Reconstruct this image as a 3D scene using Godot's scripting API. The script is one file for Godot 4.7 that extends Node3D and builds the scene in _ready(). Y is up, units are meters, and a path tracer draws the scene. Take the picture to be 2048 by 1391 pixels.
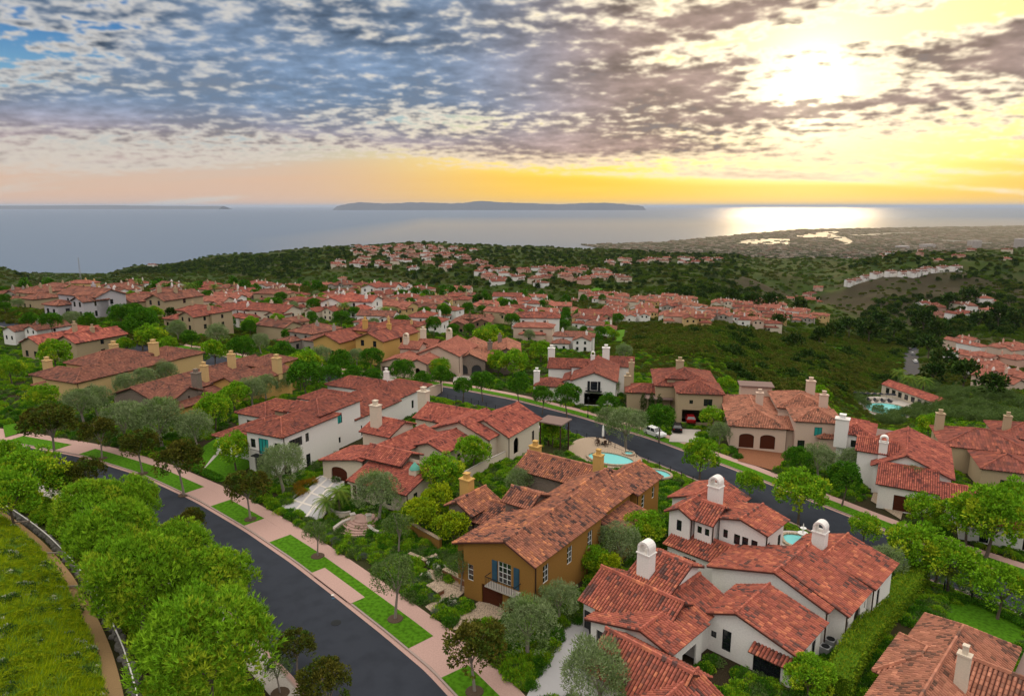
extends Node3D

# ------------------------------------------------------------------ camera, sky, sun, exposure
const EYE := Vector3(0, 38, 0)
const SUN_TURN := 0.386      # radians right of the view
const SUN_UP := 0.146
const EXPOSURE := 1.6

var clouds_big := FastNoiseLite.new()
var clouds_mid := FastNoiseLite.new()
var clouds_fine := FastNoiseLite.new()
var clouds_streak := FastNoiseLite.new()

func set_noise(n: FastNoiseLite, seed_: int, freq: float, octaves: int) -> void:
	n.seed = seed_
	n.noise_type = FastNoiseLite.TYPE_SIMPLEX_SMOOTH
	n.frequency = freq
	n.fractal_type = FastNoiseLite.FRACTAL_FBM
	n.fractal_octaves = octaves

func sky_light(dir: Vector3, sun: Vector3) -> Color:
	var up := maxf(dir.y, 0.0)
	var elev := rad_to_deg(asin(clampf(up, 0.0, 1.0)))
	var turn := rad_to_deg(atan2(dir.x, -dir.z))
	var away := rad_to_deg(acos(clampf(dir.dot(sun), -1.0, 1.0)))
	var p := Vector2(dir.x, dir.z) / (up + 0.14)
	var big := clouds_big.get_noise_2d(p.x * 0.5 + 7.0, p.y)
	var mid := clouds_mid.get_noise_2d(p.x * 0.75, p.y)
	var fine := clouds_fine.get_noise_2d(p.x, p.y * 1.2)
	var streak := clouds_streak.get_noise_2d(p.x * 0.25 - p.y * 0.1, p.y)
	# clear air: peach at the horizon, yellow under the sun, blue above
	var warm := exp(-pow(absf(turn - 18.0) / 27.0, 4.0))
	var close := exp(-pow((turn - 25.0) / 13.0, 2.0))
	var low := Color(0.74, 0.50, 0.36).lerp(Color(1.15, 0.66, 0.004), warm)
	var next := Color(0.60, 0.55, 0.48).lerp(Color(1.30, 0.95, 0.10), warm).lerp(Color(1.35, 1.05, 0.30), close)
	var air: Color = low.lerp(next, smoothstep(0.9, 4.4 - 1.4 * close, elev + streak * 1.4))
	var blue := Color(0.24, 0.47, 0.62).lerp(Color(0.05, 0.20, 0.46), smoothstep(6.0, 13.0, elev))
	air = air.lerp(blue, smoothstep(3.0, 7.5, elev) * (1.0 - exp(-pow(away / 25.0, 2.0))))
	air += Color(1.0, 0.92, 0.72) * (0.9 * exp(-away / 6.0) + 0.22 * exp(-pow(away / 15.0, 2.0)) * smoothstep(2.0, 6.0, elev))
	# how much cloud hangs where
	var calm := 1.0 - 0.7 * exp(-pow((turn - 28.0) / 16.0, 2.0))
	var fill := 0.46 + 0.5 * big * calm
	fill += 0.45 * lump(turn, elev, -5.0, 14.5, 17.0, 4.0) + 0.25 * lump(turn, elev, -34.0, 15.5, 14.0, 3.0)
	fill += 0.40 * lump(turn, elev, 11.0, 9.0, 6.0, 2.4) + 0.50 * lump(turn, elev, 4.0, 4.9, 19.0, 1.0) + 0.40 * lump(turn, elev, -32.0, 6.0, 13.0, 0.6)
	fill += 1.15 * lump(turn, elev - (turn - 20.0) * 0.19, 19.0, 14.3, 11.0, 0.6)
	fill += 0.70 * lump(turn, elev - (turn - 30.0) * 0.05, 36.0, 14.2, 9.0, 1.1)
	fill += 0.80 * lump(turn, elev - (turn - 33.0) * 0.06, 36.0, 9.6, 9.0, 1.2)
	fill += 0.40 * lump(turn, elev - (turn - 20.0) * 0.05, 19.0, 6.7, 9.0, 0.5)
	fill -= 0.95 * lump(turn, elev - (turn - 24.0) * 0.05, 28.0, 11.9, 14.0, 0.75) + 0.75 * lump(turn, elev, 23.0, 8.7, 5.0, 0.9)
	fill -= 0.60 * lump(turn, elev, 32.0, 4.6, 14.0, 1.5) + 0.42 * lump(turn, elev, -38.0, 9.3, 7.0, 1.8) + 0.22 * lump(turn, elev, -5.0, 7.8, 10.0, 1.6)
	fill -= 0.45 * lump(turn, elev, -24.0, 3.8, 18.0, 1.2)
	fill -= 0.72 * (1.0 - smoothstep(0.8, 3.4, elev))
	fill = minf(fill, 1.0)
	var near_fade := smoothstep(1.5, 6.0, elev)
	var density := fill + 0.34 * mid * near_fade + fine * 0.85 * (0.15 + 0.85 * near_fade) + (0.38 + 0.35 * (1.0 - near_fade)) * streak
	var cover := smoothstep(0.0, 0.34, density)
	var thick := smoothstep(0.20, 0.86, density)
	var near_sun := exp(-pow(away / 25.0, 2.0))
	var lowness := 1.0 - smoothstep(3.0, 8.0, elev)
	var thin := Color(0.62, 0.60, 0.57).lerp(Color(1.6, 1.36, 0.95), near_sun)
	thin = thin.lerp(Color(1.0, 0.66, 0.34), lowness * 0.5 * (0.3 + 0.7 * warm))
	var dark := Color(0.135, 0.195, 0.290).lerp(Color(0.30, 0.215, 0.19), smoothstep(0.2, 0.85, near_sun))
	dark = dark.lerp(Color(0.40, 0.27, 0.23), lowness * 0.8)
	dark = dark * (1.08 + 0.8 * mid - 0.7 * fine + 0.35 * big)
	var cloud: Color = thin.lerp(dark, thick)
	var c: Color = air.lerp(cloud, cover * 0.97)
	c += Color(1.0, 0.85, 0.55) * (1.8 * exp(-pow(away / 2.2, 2.0)) * (1.0 - 0.85 * thick * cover))
	# above the view the unseen sky is brightened to light the walls and ground
	c = c.lerp(Color(2.2, 2.05, 1.85) * (0.86 + 0.5 * mid + 0.4 * fine), 0.9 * smoothstep(16.5, 36.0, elev))
	c = c * (1.0 / EXPOSURE)
	c.r = maxf(c.r, 0.01)
	c.g = clampf(c.g, 0.01, 1.08 * maxf(c.r, c.b))
	c.b = maxf(c.b, 0.004)
	return c

func lump(turn: float, elev: float, t0: float, e0: float, wide: float, tall: float) -> float:
	return exp(-pow((turn - t0) / wide, 2.0) - pow((elev - e0) / tall, 2.0))

func make_sky() -> ImageTexture:
	set_noise(clouds_big, 11, 0.26, 3)
	set_noise(clouds_mid, 5, 1.25, 4)
	set_noise(clouds_fine, 23, 6.2, 4)
	clouds_fine.fractal_gain = 0.6
	set_noise(clouds_streak, 41, 1.0, 3)
	var sun := Vector3(sin(SUN_TURN) * cos(SUN_UP), sin(SUN_UP), -cos(SUN_TURN) * cos(SUN_UP))
	var coarse := Image.create(1024, 512, false, Image.FORMAT_RGBAF)
	paint_sky(coarse, Rect2i(0, 0, 1024, 257), 1024, 512, Vector2i.ZERO, sun)
	coarse.fill_rect(Rect2i(0, 256, 1024, 256), Color(0.40, 0.33, 0.24))
	var whole := coarse
	whole.resize(4096, 2048, Image.INTERPOLATE_CUBIC)
	whole.fill_rect(Rect2i(0, 1024, 4096, 1024), Color(0.40, 0.33, 0.24))
	var fine := Image.create(1240, 264, false, Image.FORMAT_RGBAF)      # the view lies across the picture's edge
	paint_sky(fine, Rect2i(0, 0, 1240, 264), 4096, 2048, Vector2i(-620, 760), sun)
	whole.blit_rect(fine, Rect2i(0, 0, 620, 264), Vector2i(4096 - 620, 760))
	whole.blit_rect(fine, Rect2i(620, 0, 620, 264), Vector2i(0, 760))
	return ImageTexture.create_from_image(whole)

func paint_sky(im: Image, r: Rect2i, w: int, h: int, offset: Vector2i, sun: Vector3) -> void:
	for y in r.size.y:
		var e := PI * (0.5 - (y + offset.y + 0.5) / h)
		var ce := cos(e)
		var se := sin(e)
		for x in r.size.x:
			var a := TAU * (x + offset.x + 0.5) / w
			im.set_pixel(x, y, sky_light(Vector3(sin(a) * ce, se, -cos(a) * ce), sun))

func set_up() -> void:
	var cam := Camera3D.new()
	cam.name = "camera"
	cam.position = EYE
	cam.rotation_degrees = Vector3(-11.576, 0, 0)
	cam.fov = 53.36
	cam.near = 0.5
	cam.far = 900000.0
	cam.current = true
	add_child(cam)
	var env := Environment.new()
	env.background_mode = Environment.BG_SKY
	var sky := Sky.new()
	var sm := PanoramaSkyMaterial.new()
	sm.panorama = make_sky()
	sky.sky_material = sm
	env.sky = sky
	env.tonemap_mode = Environment.TONE_MAPPER_LINEAR
	env.tonemap_exposure = EXPOSURE
	env.sdfgi_enabled = true
	env.ssao_enabled = true
	env.ssil_enabled = true
	env.volumetric_fog_enabled = true
	env.volumetric_fog_density = 0.0
	env.fog_enabled = true
	env.fog_mode = Environment.FOG_MODE_EXPONENTIAL
	env.fog_density = 0.00001
	env.fog_light_color = Color(0.84, 0.9, 1.0)
	var we := WorldEnvironment.new()
	we.name = "environment"
	we.environment = env
	add_child(we)
	var sun := DirectionalLight3D.new()
	sun.name = "sun"
	sun.light_energy = 0.16
	sun.light_angular_distance = 10.0
	sun.light_color = Color(1.0, 0.86, 0.66)
	sun.shadow_enabled = true
	sun.basis = Basis.looking_at(-Vector3(sin(SUN_TURN) * cos(SUN_UP), sin(SUN_UP), -cos(SUN_TURN) * cos(SUN_UP)))
	add_child(sun)

# ------------------------------------------------------------------ where things stand (metres)
const W1 := 4.75
const W2 := 4.7
const ROAD1 := [Vector3(-151.21, 0, -123.41), Vector3(-115.01, 0, -113.46), Vector3(-86.66, 0, -104.75), Vector3(-68.71, 0, -97.64), Vector3(-55.7, 0, -90.11), Vector3(-44.45, 0, -81.73), Vector3(-34.94, 0, -73.5), Vector3(-26.99, 0, -65.92), Vector3(-20.5, 0, -59.2), Vector3(-14.79, 0, -53.16), Vector3(-10.44, 0, -48.33), Vector3(-6.83, 0, -43.37), Vector3(-1.85, 0, -35.36), Vector3(3.7, 0, -25.61), Vector3(8.75, 0, -15.88)]
const ROAD2 := [Vector3(-236.45, 2, -254.82), Vector3(-184.06, 1.75, -229.9), Vector3(-140.75, 1, -208.27), Vector3(-105.02, -0.25, -189.44), Vector3(-73.06, -1.75, -174.46), Vector3(-48.95, -3, -166.37), Vector3(-31.5, -4, -162.22), Vector3(-15.99, -4.88, -157.14), Vector3(-2.5, -5.38, -149.3), Vector3(10.5, -5.5, -137.43), Vector3(23.57, -5.5, -122.4), Vector3(34.08, -5.5, -107.37), Vector3(41.57, -5.5, -94.69), Vector3(47.62, -5.5, -84.95), Vector3(53.22, -5.5, -77.63), Vector3(58.44, -5.5, -71.22), Vector3(63.8, -5.5, -64.52), Vector3(69.87, -5.5, -57.97)]
const LAND := [[-0.7491, [[120, 0.6], [200, 3], [350, -4], [700, -90], [1500, -87.9], [1900, -150], [2600, -205], [2800, -240]]], [-0.6394, [[120, 0.6], [200, 3], [380, -7], [700, -95], [1300, -135], [2200, -187.9], [2650, -212], [2850, -240]]], [-0.5296, [[120, 0.6], [220, 1], [430, -11], [750, -90], [1200, -94.8], [2000, -129.9], [2500, -205], [2800, -240]]], [-0.3833, [[120, 0.6], [250, -4], [500, -20], [800, -90], [1200, -87.8], [2000, -95.6], [2700, -205], [2950, -240]]], [-0.237, [[140, -3], [260, -4], [425, -18], [560, -25], [850, -90], [1150, -66.8], [1300, -66.5], [2000, -74.2], [3000, -200], [3300, -240]]], [-0.1273, [[140, -4], [260, -6], [425, -20], [560, -28], [850, -90], [1150, -69.3], [1300, -67.4], [2000, -64.3], [3000, -200], [3300, -240]]], [-0.0176, [[150, -5.5], [270, -10], [425, -23], [560, -32.1], [750, -95], [950, -70.5], [1150, -70.9], [1450, -78.5], [2000, -72.8], [3000, -200], [3300, -240]]], [0.1288, [[130, -5.5], [200, -8], [330, -22], [520, -40.8], [800, -59.2], [1100, -71.8], [1500, -79.3], [2100, -90.3], [2800, -180], [3300, -213], [4500, -225]]], [0.2751, [[120, -5.5], [165, -8], [235, -12.4], [340, -23.6], [470, -33.2], [800, -59.2], [1100, -67.8], [1600, -87.1], [2000, -98.4], [2600, -170], [3300, -214]]], [0.4214, [[110, -5.5], [150, -9], [240, -23.9], [340, -34.3], [480, -46.5], [650, -52.4], [900, -110], [1250, -95.8], [1800, -127.3], [2400, -139.4], [2900, -190], [3500, -214]]], [0.5677, [[100, -5.5], [140, -11], [270, -42.7], [340, -49.4], [410, -58.9], [540, -71.2], [720, -80.2], [880, -81.2], [1020, -71.1], [1080, -65.1], [1280, -61.2], [1600, -70], [2100, -130], [3000, -208], [3600, -216]]], [0.714, [[90, -5.5], [130, -9], [220, -25.5], [380, -53.8], [480, -59.8], [600, -65.8], [800, -70.3], [950, -70.5], [1250, -58.9], [1700, -70.7], [2300, -140], [3200, -212]]]]
const PLAIN := [[464.28, -4600.64], [1099.84, -5026.51], [1740.32, -5858.92], [2388.2, -6751.02], [3161.08, -7701.87], [3876.61, -8050.32], [5386.68, -8635.97], [7132.09, -9312.9], [10462.83, -9963.18], [3487.61, -3286.92], [1347.73, -2765.34], [1029.41, -3004.03], [633.77, -3910.53]]
const HARBOUR := [[[1488.47, -4684.94], [1753.51, -5242.13], [2018.51, -5529.36], [2161.79, -5402.53], [1855.09, -4653.99]], [[2452.82, -6049.57], [2989.45, -6804.9], [3261.22, -7147.7], [3267.21, -7006.54], [2878.6, -6263.63], [2667.26, -5572.95], [2382.56, -4812.94], [2252.82, -4684.94], [2479.38, -5321.13], [2551.9, -5707.93], [2367.01, -5754.38]], [[2995.36, -6208.72], [3600.29, -6676.75], [4046.84, -6938.02], [3905.08, -6676.75], [3474.73, -6399.43], [2938.49, -5947.89]], [[3255.14, -5321.13], [3358.83, -5018.47], [3349.54, -4748.09], [3205.44, -4812.94], [3156.37, -5127.88]]]
const ISLANDS := [[[-11591.68, 38, -46000], [-11411.13, 66.76, -46000], [-11229.42, 119.62, -46000], [-11049.63, 135.3, -46000], [-10867.62, 197.38, -46000], [-10622.16, 227.56, -46000], [-10377.55, 240.64, -46000], [-10131.15, 294.12, -46000], [-9887.27, 292.9, -46000], [-9685.25, 264, -46000], [-9481.82, 266.98, -46000], [-9279.32, 247.59, -46000], [-9076.75, 229.23, -46000], [-8791.98, 232.08, -46000], [-8508.59, 198.33, -46000], [-8223.17, 218.06, -46000], [-7938.65, 213.3, -46000], [-7612.48, 237.45, -46000], [-7287.48, 227.66, -46000], [-6960.46, 282.01, -46000], [-6634.88, 292.9, -46000], [-6310.52, 261.75, -46000], [-5984.55, 287.49, -46000], [-5659.82, 266.75, -46000], [-5334.68, 261.07, -46000], [-5009.59, 252.54, -46000], [-4684.78, 228.96, -46000], [-4359.29, 236.88, -46000], [-4034.68, 197.38, -46000], [-3790.28, 219.13, -46000], [-3545.81, 248.76, -46000], [-3302.09, 231.06, -46000], [-3057.68, 261.07, -46000], [-2829.65, 287.48, -46000], [-2601.46, 332.17, -46000], [-2373.62, 352.57, -46000], [-2145.82, 372.44, -46000], [-1926.37, 370.65, -46000], [-1707.04, 354.53, -46000], [-1487.59, 350.42, -46000], [-1268.25, 324.72, -46000], [-902.53, 295.91, -46000], [-536.7, 268.69, -46000], [-170.76, 279.93, -46000], [195.19, 245.15, -46000], [601.83, 240.6, -46000], [1008.54, 225.67, -46000], [1415.2, 228.4, -46000], [1822.12, 197.38, -46000], [2229.03, 178.36, -46000], [2635.75, 180.82, -46000], [3042.9, 151.76, -46000], [3449.49, 165.52, -46000], [3815.11, 194.38, -46000], [4181.12, 196.39, -46000], [4546.39, 235.13, -46000], [4912.51, 229.23, -46000], [5237.11, 260.25, -46000], [5563.14, 230.32, -46000], [5887.89, 252.52, -46000], [6212.95, 261.07, -46000], [6457.78, 231.17, -46000], [6701.83, 229.34, -46000], [6946.97, 192.4, -46000], [7190.85, 197.38, -46000], [7394.79, 179.83, -46000], [7599.62, 136.77, -46000], [7803.56, 121.68, -46000], [8007.7, 101.78, -46000], [8171.08, 84.71, -46000], [8333.62, 91.01, -46000], [8498.15, 44.41, -46000], [8661.2, 38, -46000]], [[-46031.73, 79.6, -60000], [-44759.05, 71.33, -60000], [-43483.85, 79.55, -60000], [-42210.71, 74.04, -60000], [-40935.96, 79.6, -60000], [-40191.57, 88.81, -60000], [-39448.29, 90.03, -60000], [-38704.79, 93.04, -60000], [-37961.28, 96.24, -60000], [-37217.4, 102.44, -60000], [-36472.82, 114.51, -60000], [-35730.69, 107.07, -60000], [-34985.94, 121.19, -60000], [-34243.75, 114.04, -60000], [-33501.49, 107.18, -60000], [-32760.86, 85.4, -60000], [-32017.47, 87.92, -60000], [-31274.45, 87.08, -60000], [-30533.19, 69.26, -60000], [-29790.55, 64.18, -60000], [-29047.5, 62.96, -60000], [-27985.84, 62.81, -60000], [-26925.92, 43.6, -60000], [-25863.41, 52.26, -60000], [-24802.2, 46.32, -60000]]]
const VERGES := [[-82.86, -108.81, -71.78, -105.91], [-67.55, -102.92, -42.25, -89.9], [-37.94, -84.16, -30.38, -80.18], [-26.91, -74.5, -6.86, -55.94], [-4.92, -50.64, -0.52, -45.01]]
const T_PINE := [[-22.26, 0.67, -44.79, 4.75], [-32.18, 0.95, -53.98, 4.39], [-26.97, 0.15, -56.78, 3.6], [-38.65, 0.72, -61.37, 4.28], [-32.93, 0.15, -62.38, 3.55], [-47.03, 0.22, -71.94, 3.76], [-43.73, 0.15, -74.18, 3.39]]
const T_SLOPE := [[-60.33, 0.26, -81.85, 3.7], [-69.74, 0.15, -90.18, 2.89], [-57.98, 0.15, -83.87, 2.32], [-56.5, 1.84, -72.92, 3.1]]
const T_BRONZE_FAR := [[-69.43, 0, -99.56, 3.75], [-62.77, 0.15, -100.38, 2.58], [-53.38, 0.15, -94.26, 2.68], [-44.04, 0, -86.98, 3.05], [-32.29, 0.15, -79.38, 2.56], [-2.98, 0.15, -48.43, 2.45]]
const T_BRONZE_NEAR := [[-17.77, 0, -50.63, 1.64], [-13.8, 0, -45.07, 2.07], [-55.86, 0, -85.15, 2.44], [-36.73, 0, -73.39, 1.71]]
const T_SAGE := [[-21.46, 0.15, -70.2, 1.53], [-10.93, 0.15, -58.34, 2.31], [-18.4, 0.15, -48.26, 1.18]]
const T_OLIVE_YARD := [[-61.6, 0.15, -105.33, 3.65], [-55.41, 0.29, -104.14, 3.85], [-49.49, 0.61, -103.35, 2.81], [-30.44, 0.36, -86.58, 3.14], [1.3, 0.24, -52.38, 2.57], [4.34, 0.7, -56.76, 1.9], [6.35, 0.29, -45.44, 2.82], [-16.08, 0.7, -77.59, 2.99], [0.91, 0.7, -84.75, 1.79], [11.28, 0.7, -66.72, 2.3], [22.54, 0.7, -49, 1.43], [40.02, -2.48, -68.06, 2.2]]
const T_GARDEN := [[-12.48, 0.43, -70.02, 1.8], [-5.12, 0.46, -62.53, 1.53]]
const T_LEMON := [[-10.69, 0.7, -74.05, 2.18], [-9.2, 0.7, -78.36, 2.12], [-6.62, 0.7, -71.45, 1.95], [9.65, 0.7, -64.13, 1.52]]
const T_BRIGHT_YARD := [[-9.16, 0.7, -84.26, 2.77], [-5.58, 0.7, -92.87, 2.54], [-40.05, 0.4, -94.76, 2.59], [6.97, -2.15, -112.37, 2.21], [14.35, 0.54, -69.7, 2.28], [22.7, 0.7, -46.47, 1.8], [8.45, 0.7, -64.7, 1.53]]
const T_BANK := [[39.98, -5.5, -89.76, 3.6], [35.75, -5.5, -97.76, 2.1], [46.04, -5.5, -83.48, 1.95], [30.49, -5.5, -105.87, 3.07], [44.25, -2.71, -69.92, 3.07], [46.85, -2.77, -67.57, 2.77], [59.68, -5.35, -79.97, 4.19], [59.23, -5.35, -83.33, 3.23], [66.55, -5.4, -85.07, 3.62], [48.74, -2.69, -62.58, 2.73], [55.74, -5.35, -87.1, 2.43]]
const T_BANK_GREY := [[20.68, -5.5, -119.67, 3.79], [18.57, -5.5, -128.35, 2.51]]
const T_ROAD2 := [[-52.56, -2.64, -152.63, 2.55], [-47.28, -2.56, -150.09, 2.45], [-39.89, -2.48, -147.42, 2.52], [-34.66, -2.48, -146.06, 2.39], [-30.66, -2.67, -147.73, 2.2], [-19.37, -2.7, -145.38, 2.16], [-10.4, -2.77, -140.82, 2.1], [6.45, -5.46, -141.4, 2.33], [-25.55, -4.39, -157.14, 2.8], [-16.46, -4.88, -155.89, 2.43], [-6.63, -5.24, -150.81, 2.7], [1.54, -5.4, -147.54, 2.75], [11.54, -5.5, -138.97, 2.86], [19.76, -5.35, -136.54, 2.25], [27.58, -5.5, -123.71, 2.8], [45.52, -5.35, -104.52, 2.19], [48.67, -5.35, -95.28, 2.56]]
const T_ROW_OLIVE := [[22.41, -6.27, -154.81, 2.54], [38.25, -5.39, -121.53, 2.07], [49.36, -5.39, -105.04, 2.8], [54.94, -5.67, -105.68, 2.5], [60.42, -5.53, -97.66, 2.62], [34.45, -8.99, -207.35, 2.68], [-40.5, -3.2, -175.55, 2.34]]
const T_ROW_BRIGHT := [[39.27, -5.76, -130.02, 2.45], [53.71, -8.95, -167.1, 2.49], [-7.41, -7.96, -209.98, 4.63], [-14.96, -5.63, -183.87, 2.72], [-17.9, -4.46, -167.62, 2.49], [0.39, -6.28, -173.46, 3.85], [-3.69, -6.55, -177.86, 3.29], [8.53, -7.78, -199.18, 3.31], [28.68, -7.46, -173.79, 2.26], [82.18, -15.4, -178.35, 3.07], [67.77, -9.45, -141.39, 2.13], [82.49, -8.85, -124.19, 2.83], [88.59, -10.91, -140.39, 2.65]]
const T_LEFT_DEEP := [[-133.68, 0.44, -197.95, 2.9], [-123.67, 0.4, -199.27, 2.63], [-113.1, 0.06, -195.78, 2.15], [-100.4, -0.52, -184.26, 4.18], [-117.66, 0.48, -205.55, 3.38], [-144.61, 0.06, -244.09, 2.49], [-144, 1.36, -228.66, 2], [-86.47, -1.09, -182.55, 2.42], [-67.68, -2.08, -169.31, 3.12], [-56.94, -2.6, -167.97, 2.85], [-39.05, 0.45, -127.44, 3.41], [-40.77, -3.53, -159.99, 2.96], [-34.81, -3.75, -167.46, 2.85], [-142.61, 0.56, -202.22, 2.51]]
const T_LEFT_BRIGHT := [[-96.06, -0.76, -180.5, 3.72], [-74.52, -1.8, -169.06, 3.25], [-47.95, -2.82, -156.28, 3.82], [-106.15, -0.32, -157.01, 3.6], [-84.83, 0.7, -120.69, 2.62], [-50.51, 0.7, -121.44, 2.82], [-49.87, 0.7, -111.18, 3.01], [-90.15, -1.04, -177.55, 2.62], [-105.84, 0.7, -141.99, 2.64], [-102.69, -1.24, -180.04, 2.39]]
const T_LEFT_OLIVE := [[-135.49, 0.89, -210.36, 2.69], [-96.11, -0.31, -195.8, 2.73], [-82.16, -0.99, -189.89, 3.21], [-68.85, -1.64, -185.52, 2.6], [-78.53, -2.25, -167.45, 2.79], [-48.79, -2.75, -173.27, 2.69], [-76.22, 0.7, -132.09, 2.36], [-74.41, 0.57, -136.2, 2.53], [-74.5, -0.48, -144.46, 2.68], [-78.35, -2.52, -159.5, 2.37], [-74.1, 0.52, -114.75, 3.27], [-74.09, 0.7, -118.87, 2.76], [-48.92, 0.7, -125.48, 2.81], [-48.76, 0.18, -132.35, 2.57], [-48.43, -1.1, -140.06, 2.4]]
const T_RIGHT_DARK := [[330.54, -72.64, -613.92, 8.98], [329.43, -73.28, -586.6, 7.74], [281.04, -66.39, -534.98, 7.85], [368.51, -73.45, -609.86, 10.26], [338.67, -68.13, -539.24, 8.7], [281.63, -62.27, -457.13, 7.41], [241.39, -54.12, -376.56, 6.97], [209.21, -44.78, -310.8, 6.47], [207.28, -48.41, -329.76, 5.64], [159.92, -26.06, -224.31, 4.68], [394.35, -65.8, -575.93, 8.43], [423.51, -65.65, -594.04, 9.55], [419.37, -64.7, -569.85, 8.34], [258.92, -59.23, -522.81, 6.89], [217.6, -50.81, -459.1, 6.06], [193.82, -44.96, -559.89, 6.92], [222.21, -49.24, -592.12, 6.89], [193.63, -47.11, -611.53, 6.66], [240.06, -50.03, -572.22, 6.25], [181.3, -42.14, -400.55, 5], [146.55, -35.04, -351.85, 4.4], [186.71, -45.01, -476.18, 4.53], [153.34, -37.97, -435.78, 4.14], [488.3, -75.56, -766.46, 9.48], [523.7, -72.87, -787.27, 9.72]]
const T_FAR_LEFT := [[-207.36, -8.2, -366.56, 3.98], [-115.55, -0.05, -231.77, 2.18], [-147.29, -5.21, -302.14, 2.4], [-204.94, -10.51, -402.15, 3.49], [-188.14, -15.32, -429.86, 3.11], [-19.47, -22.24, -418.36, 3.65], [-32.11, -22.66, -446.58, 3.57]]
const PALMS := [[-22.77, 0.34, -79.45, 2.2, 1], [-21.29, 0.53, -79.76, 3.2, 1], [49.49, -5.44, -73.74, 3.4, 1.3], [46.96, -2.83, -67.8, 2.6, 1], [-166.73, -9.68, -355.98, 8, 2.4], [-163.82, -12.79, -379.21, 8, 1.6], [-199.72, -8.81, -369.66, 8, 1.6], [-62.79, -3.99, -257, 6, 1.6], [-46.67, -4.84, -250.82, 6, 1.5], [31.58, -17.13, -274.66, 5, 1.6], [187.46, -48.47, -325.79, 8, 2.2], [178.8, -45.71, -302.2, 8, 2.2], [177.89, -43.3, -289.45, 8, 2.2], [53.34, -6.66, -122.82, 2.4, 1], [55.89, -6.92, -122.18, 2.4, 1]]
const REGION := {"N1": [[-252.59, -339.92], [-576.92, -1147.39], [-330.61, -1077.62], [-89.59, -997.21], [-9.68, -555.66], [83.89, -740.07], [90.36, -574.2], [65.65, -435.5], [-5.68, -323.59], [-34.8, -330.98], [-109.97, -355.99], [-167.48, -317.84], [-198.78, -266.33]], "N0": [[-228.8, -307.32], [-128.17, -415.78], [73.53, -465.62], [41.99, -276.58], [-23.17, -218.31], [-64.31, -205.8], [-104.79, -196.7], [-167.45, -223.53]], "N2": [[83.89, -740.07], [148.69, -668.13], [134.01, -429.89], [98.55, -357.44], [67.09, -434.51]], "N3": [[150.86, -509.65], [229.11, -634.39], [243.27, -539.69], [173.63, -441.05], [134.22, -410.65]], "H1": [[-343.52, -1389.11], [-81.97, -1541.78], [-21.95, -1269.04], [-101.99, -1139.88], [-304.36, -1159.47]], "H2": [[-444.95, -1917.22], [-218.05, -1857.23], [-79.29, -1727.45], [-131.32, -1474.05], [-323.62, -1482.15]], "H3": [[-54.87, -1188.85], [163.3, -1287.51], [162.15, -949.41], [17.44, -925.54], [-45.3, -977.41]], "H4": [[186.01, -1469.15], [547.42, -1787.81], [466.8, -1522.1], [180.37, -1346.45]], "H5": [[-1826.79, -3075.06], [-937.95, -1876.25], [-855.26, -1709.11], [-1711.04, -2912.66]], "H6": [[1744.39, -3593.74], [1129.09, -1548.35], [849.02, -1150.86], [662.19, -1266.6]], "H7": [[326.14, -516.85], [353.35, -467.54], [198.51, -259.36], [226.74, -324.82]], "H8": [[498.43, -818.36], [550.23, -782.52], [457.05, -640.14], [444.63, -710.47]], "H9": [[214.65, -786.67], [528.66, -1185.22], [291.37, -649.24], [342.42, -948.71]], "BRUSH": [[46.98, -275.98], [82.87, -369.55], [136.99, -409.77], [194.04, -387.77], [187.43, -332.45], [124.67, -249.88], [91.58, -212.55], [66.59, -210.37], [45.88, -224.72]], "BRUSH2": [[232.43, -515.04], [356.33, -625.39], [200.46, -346.9], [171.6, -321.37], [159.13, -374.89]], "GROVE": [[136.08, -269.13], [215.34, -359.06], [173.05, -225.59], [123.96, -160.14], [120.12, -181.67]], "WOOD1": [[-372.16, -1216.6], [-16.61, -955.74], [134.2, -818.9], [396.6, -1152.35], [1224.43, -3582.4], [243.42, -1928.07], [-166.43, -1874.6], [-561.25, -1845.33]], "WOOD2": [[-1000.62, -1354.4], [-1106.76, -1857.63], [-347.71, -1135], [-561.25, -1845.33], [-994.71, -1907.07]], "WOOD3": [[110.71, -673.59], [284.16, -992.44], [483.38, -1080.56], [185, -532.46], [158.08, -666.74]], "WOOD4": [[483.05, -914.87], [602.18, -808.6], [387.81, -514.67], [329.83, -522.85], [274.96, -554.38]], "WOOD5": [[1059.82, -2179.31], [943.58, -1281.82], [636.4, -855.79], [589.84, -867.76], [666.02, -1366.58]], "VALLEY": [[461.36, -1343.41], [619.5, -1270.21], [554.63, -823.57], [375.23, -706.53], [278.03, -618.8]]}
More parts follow.
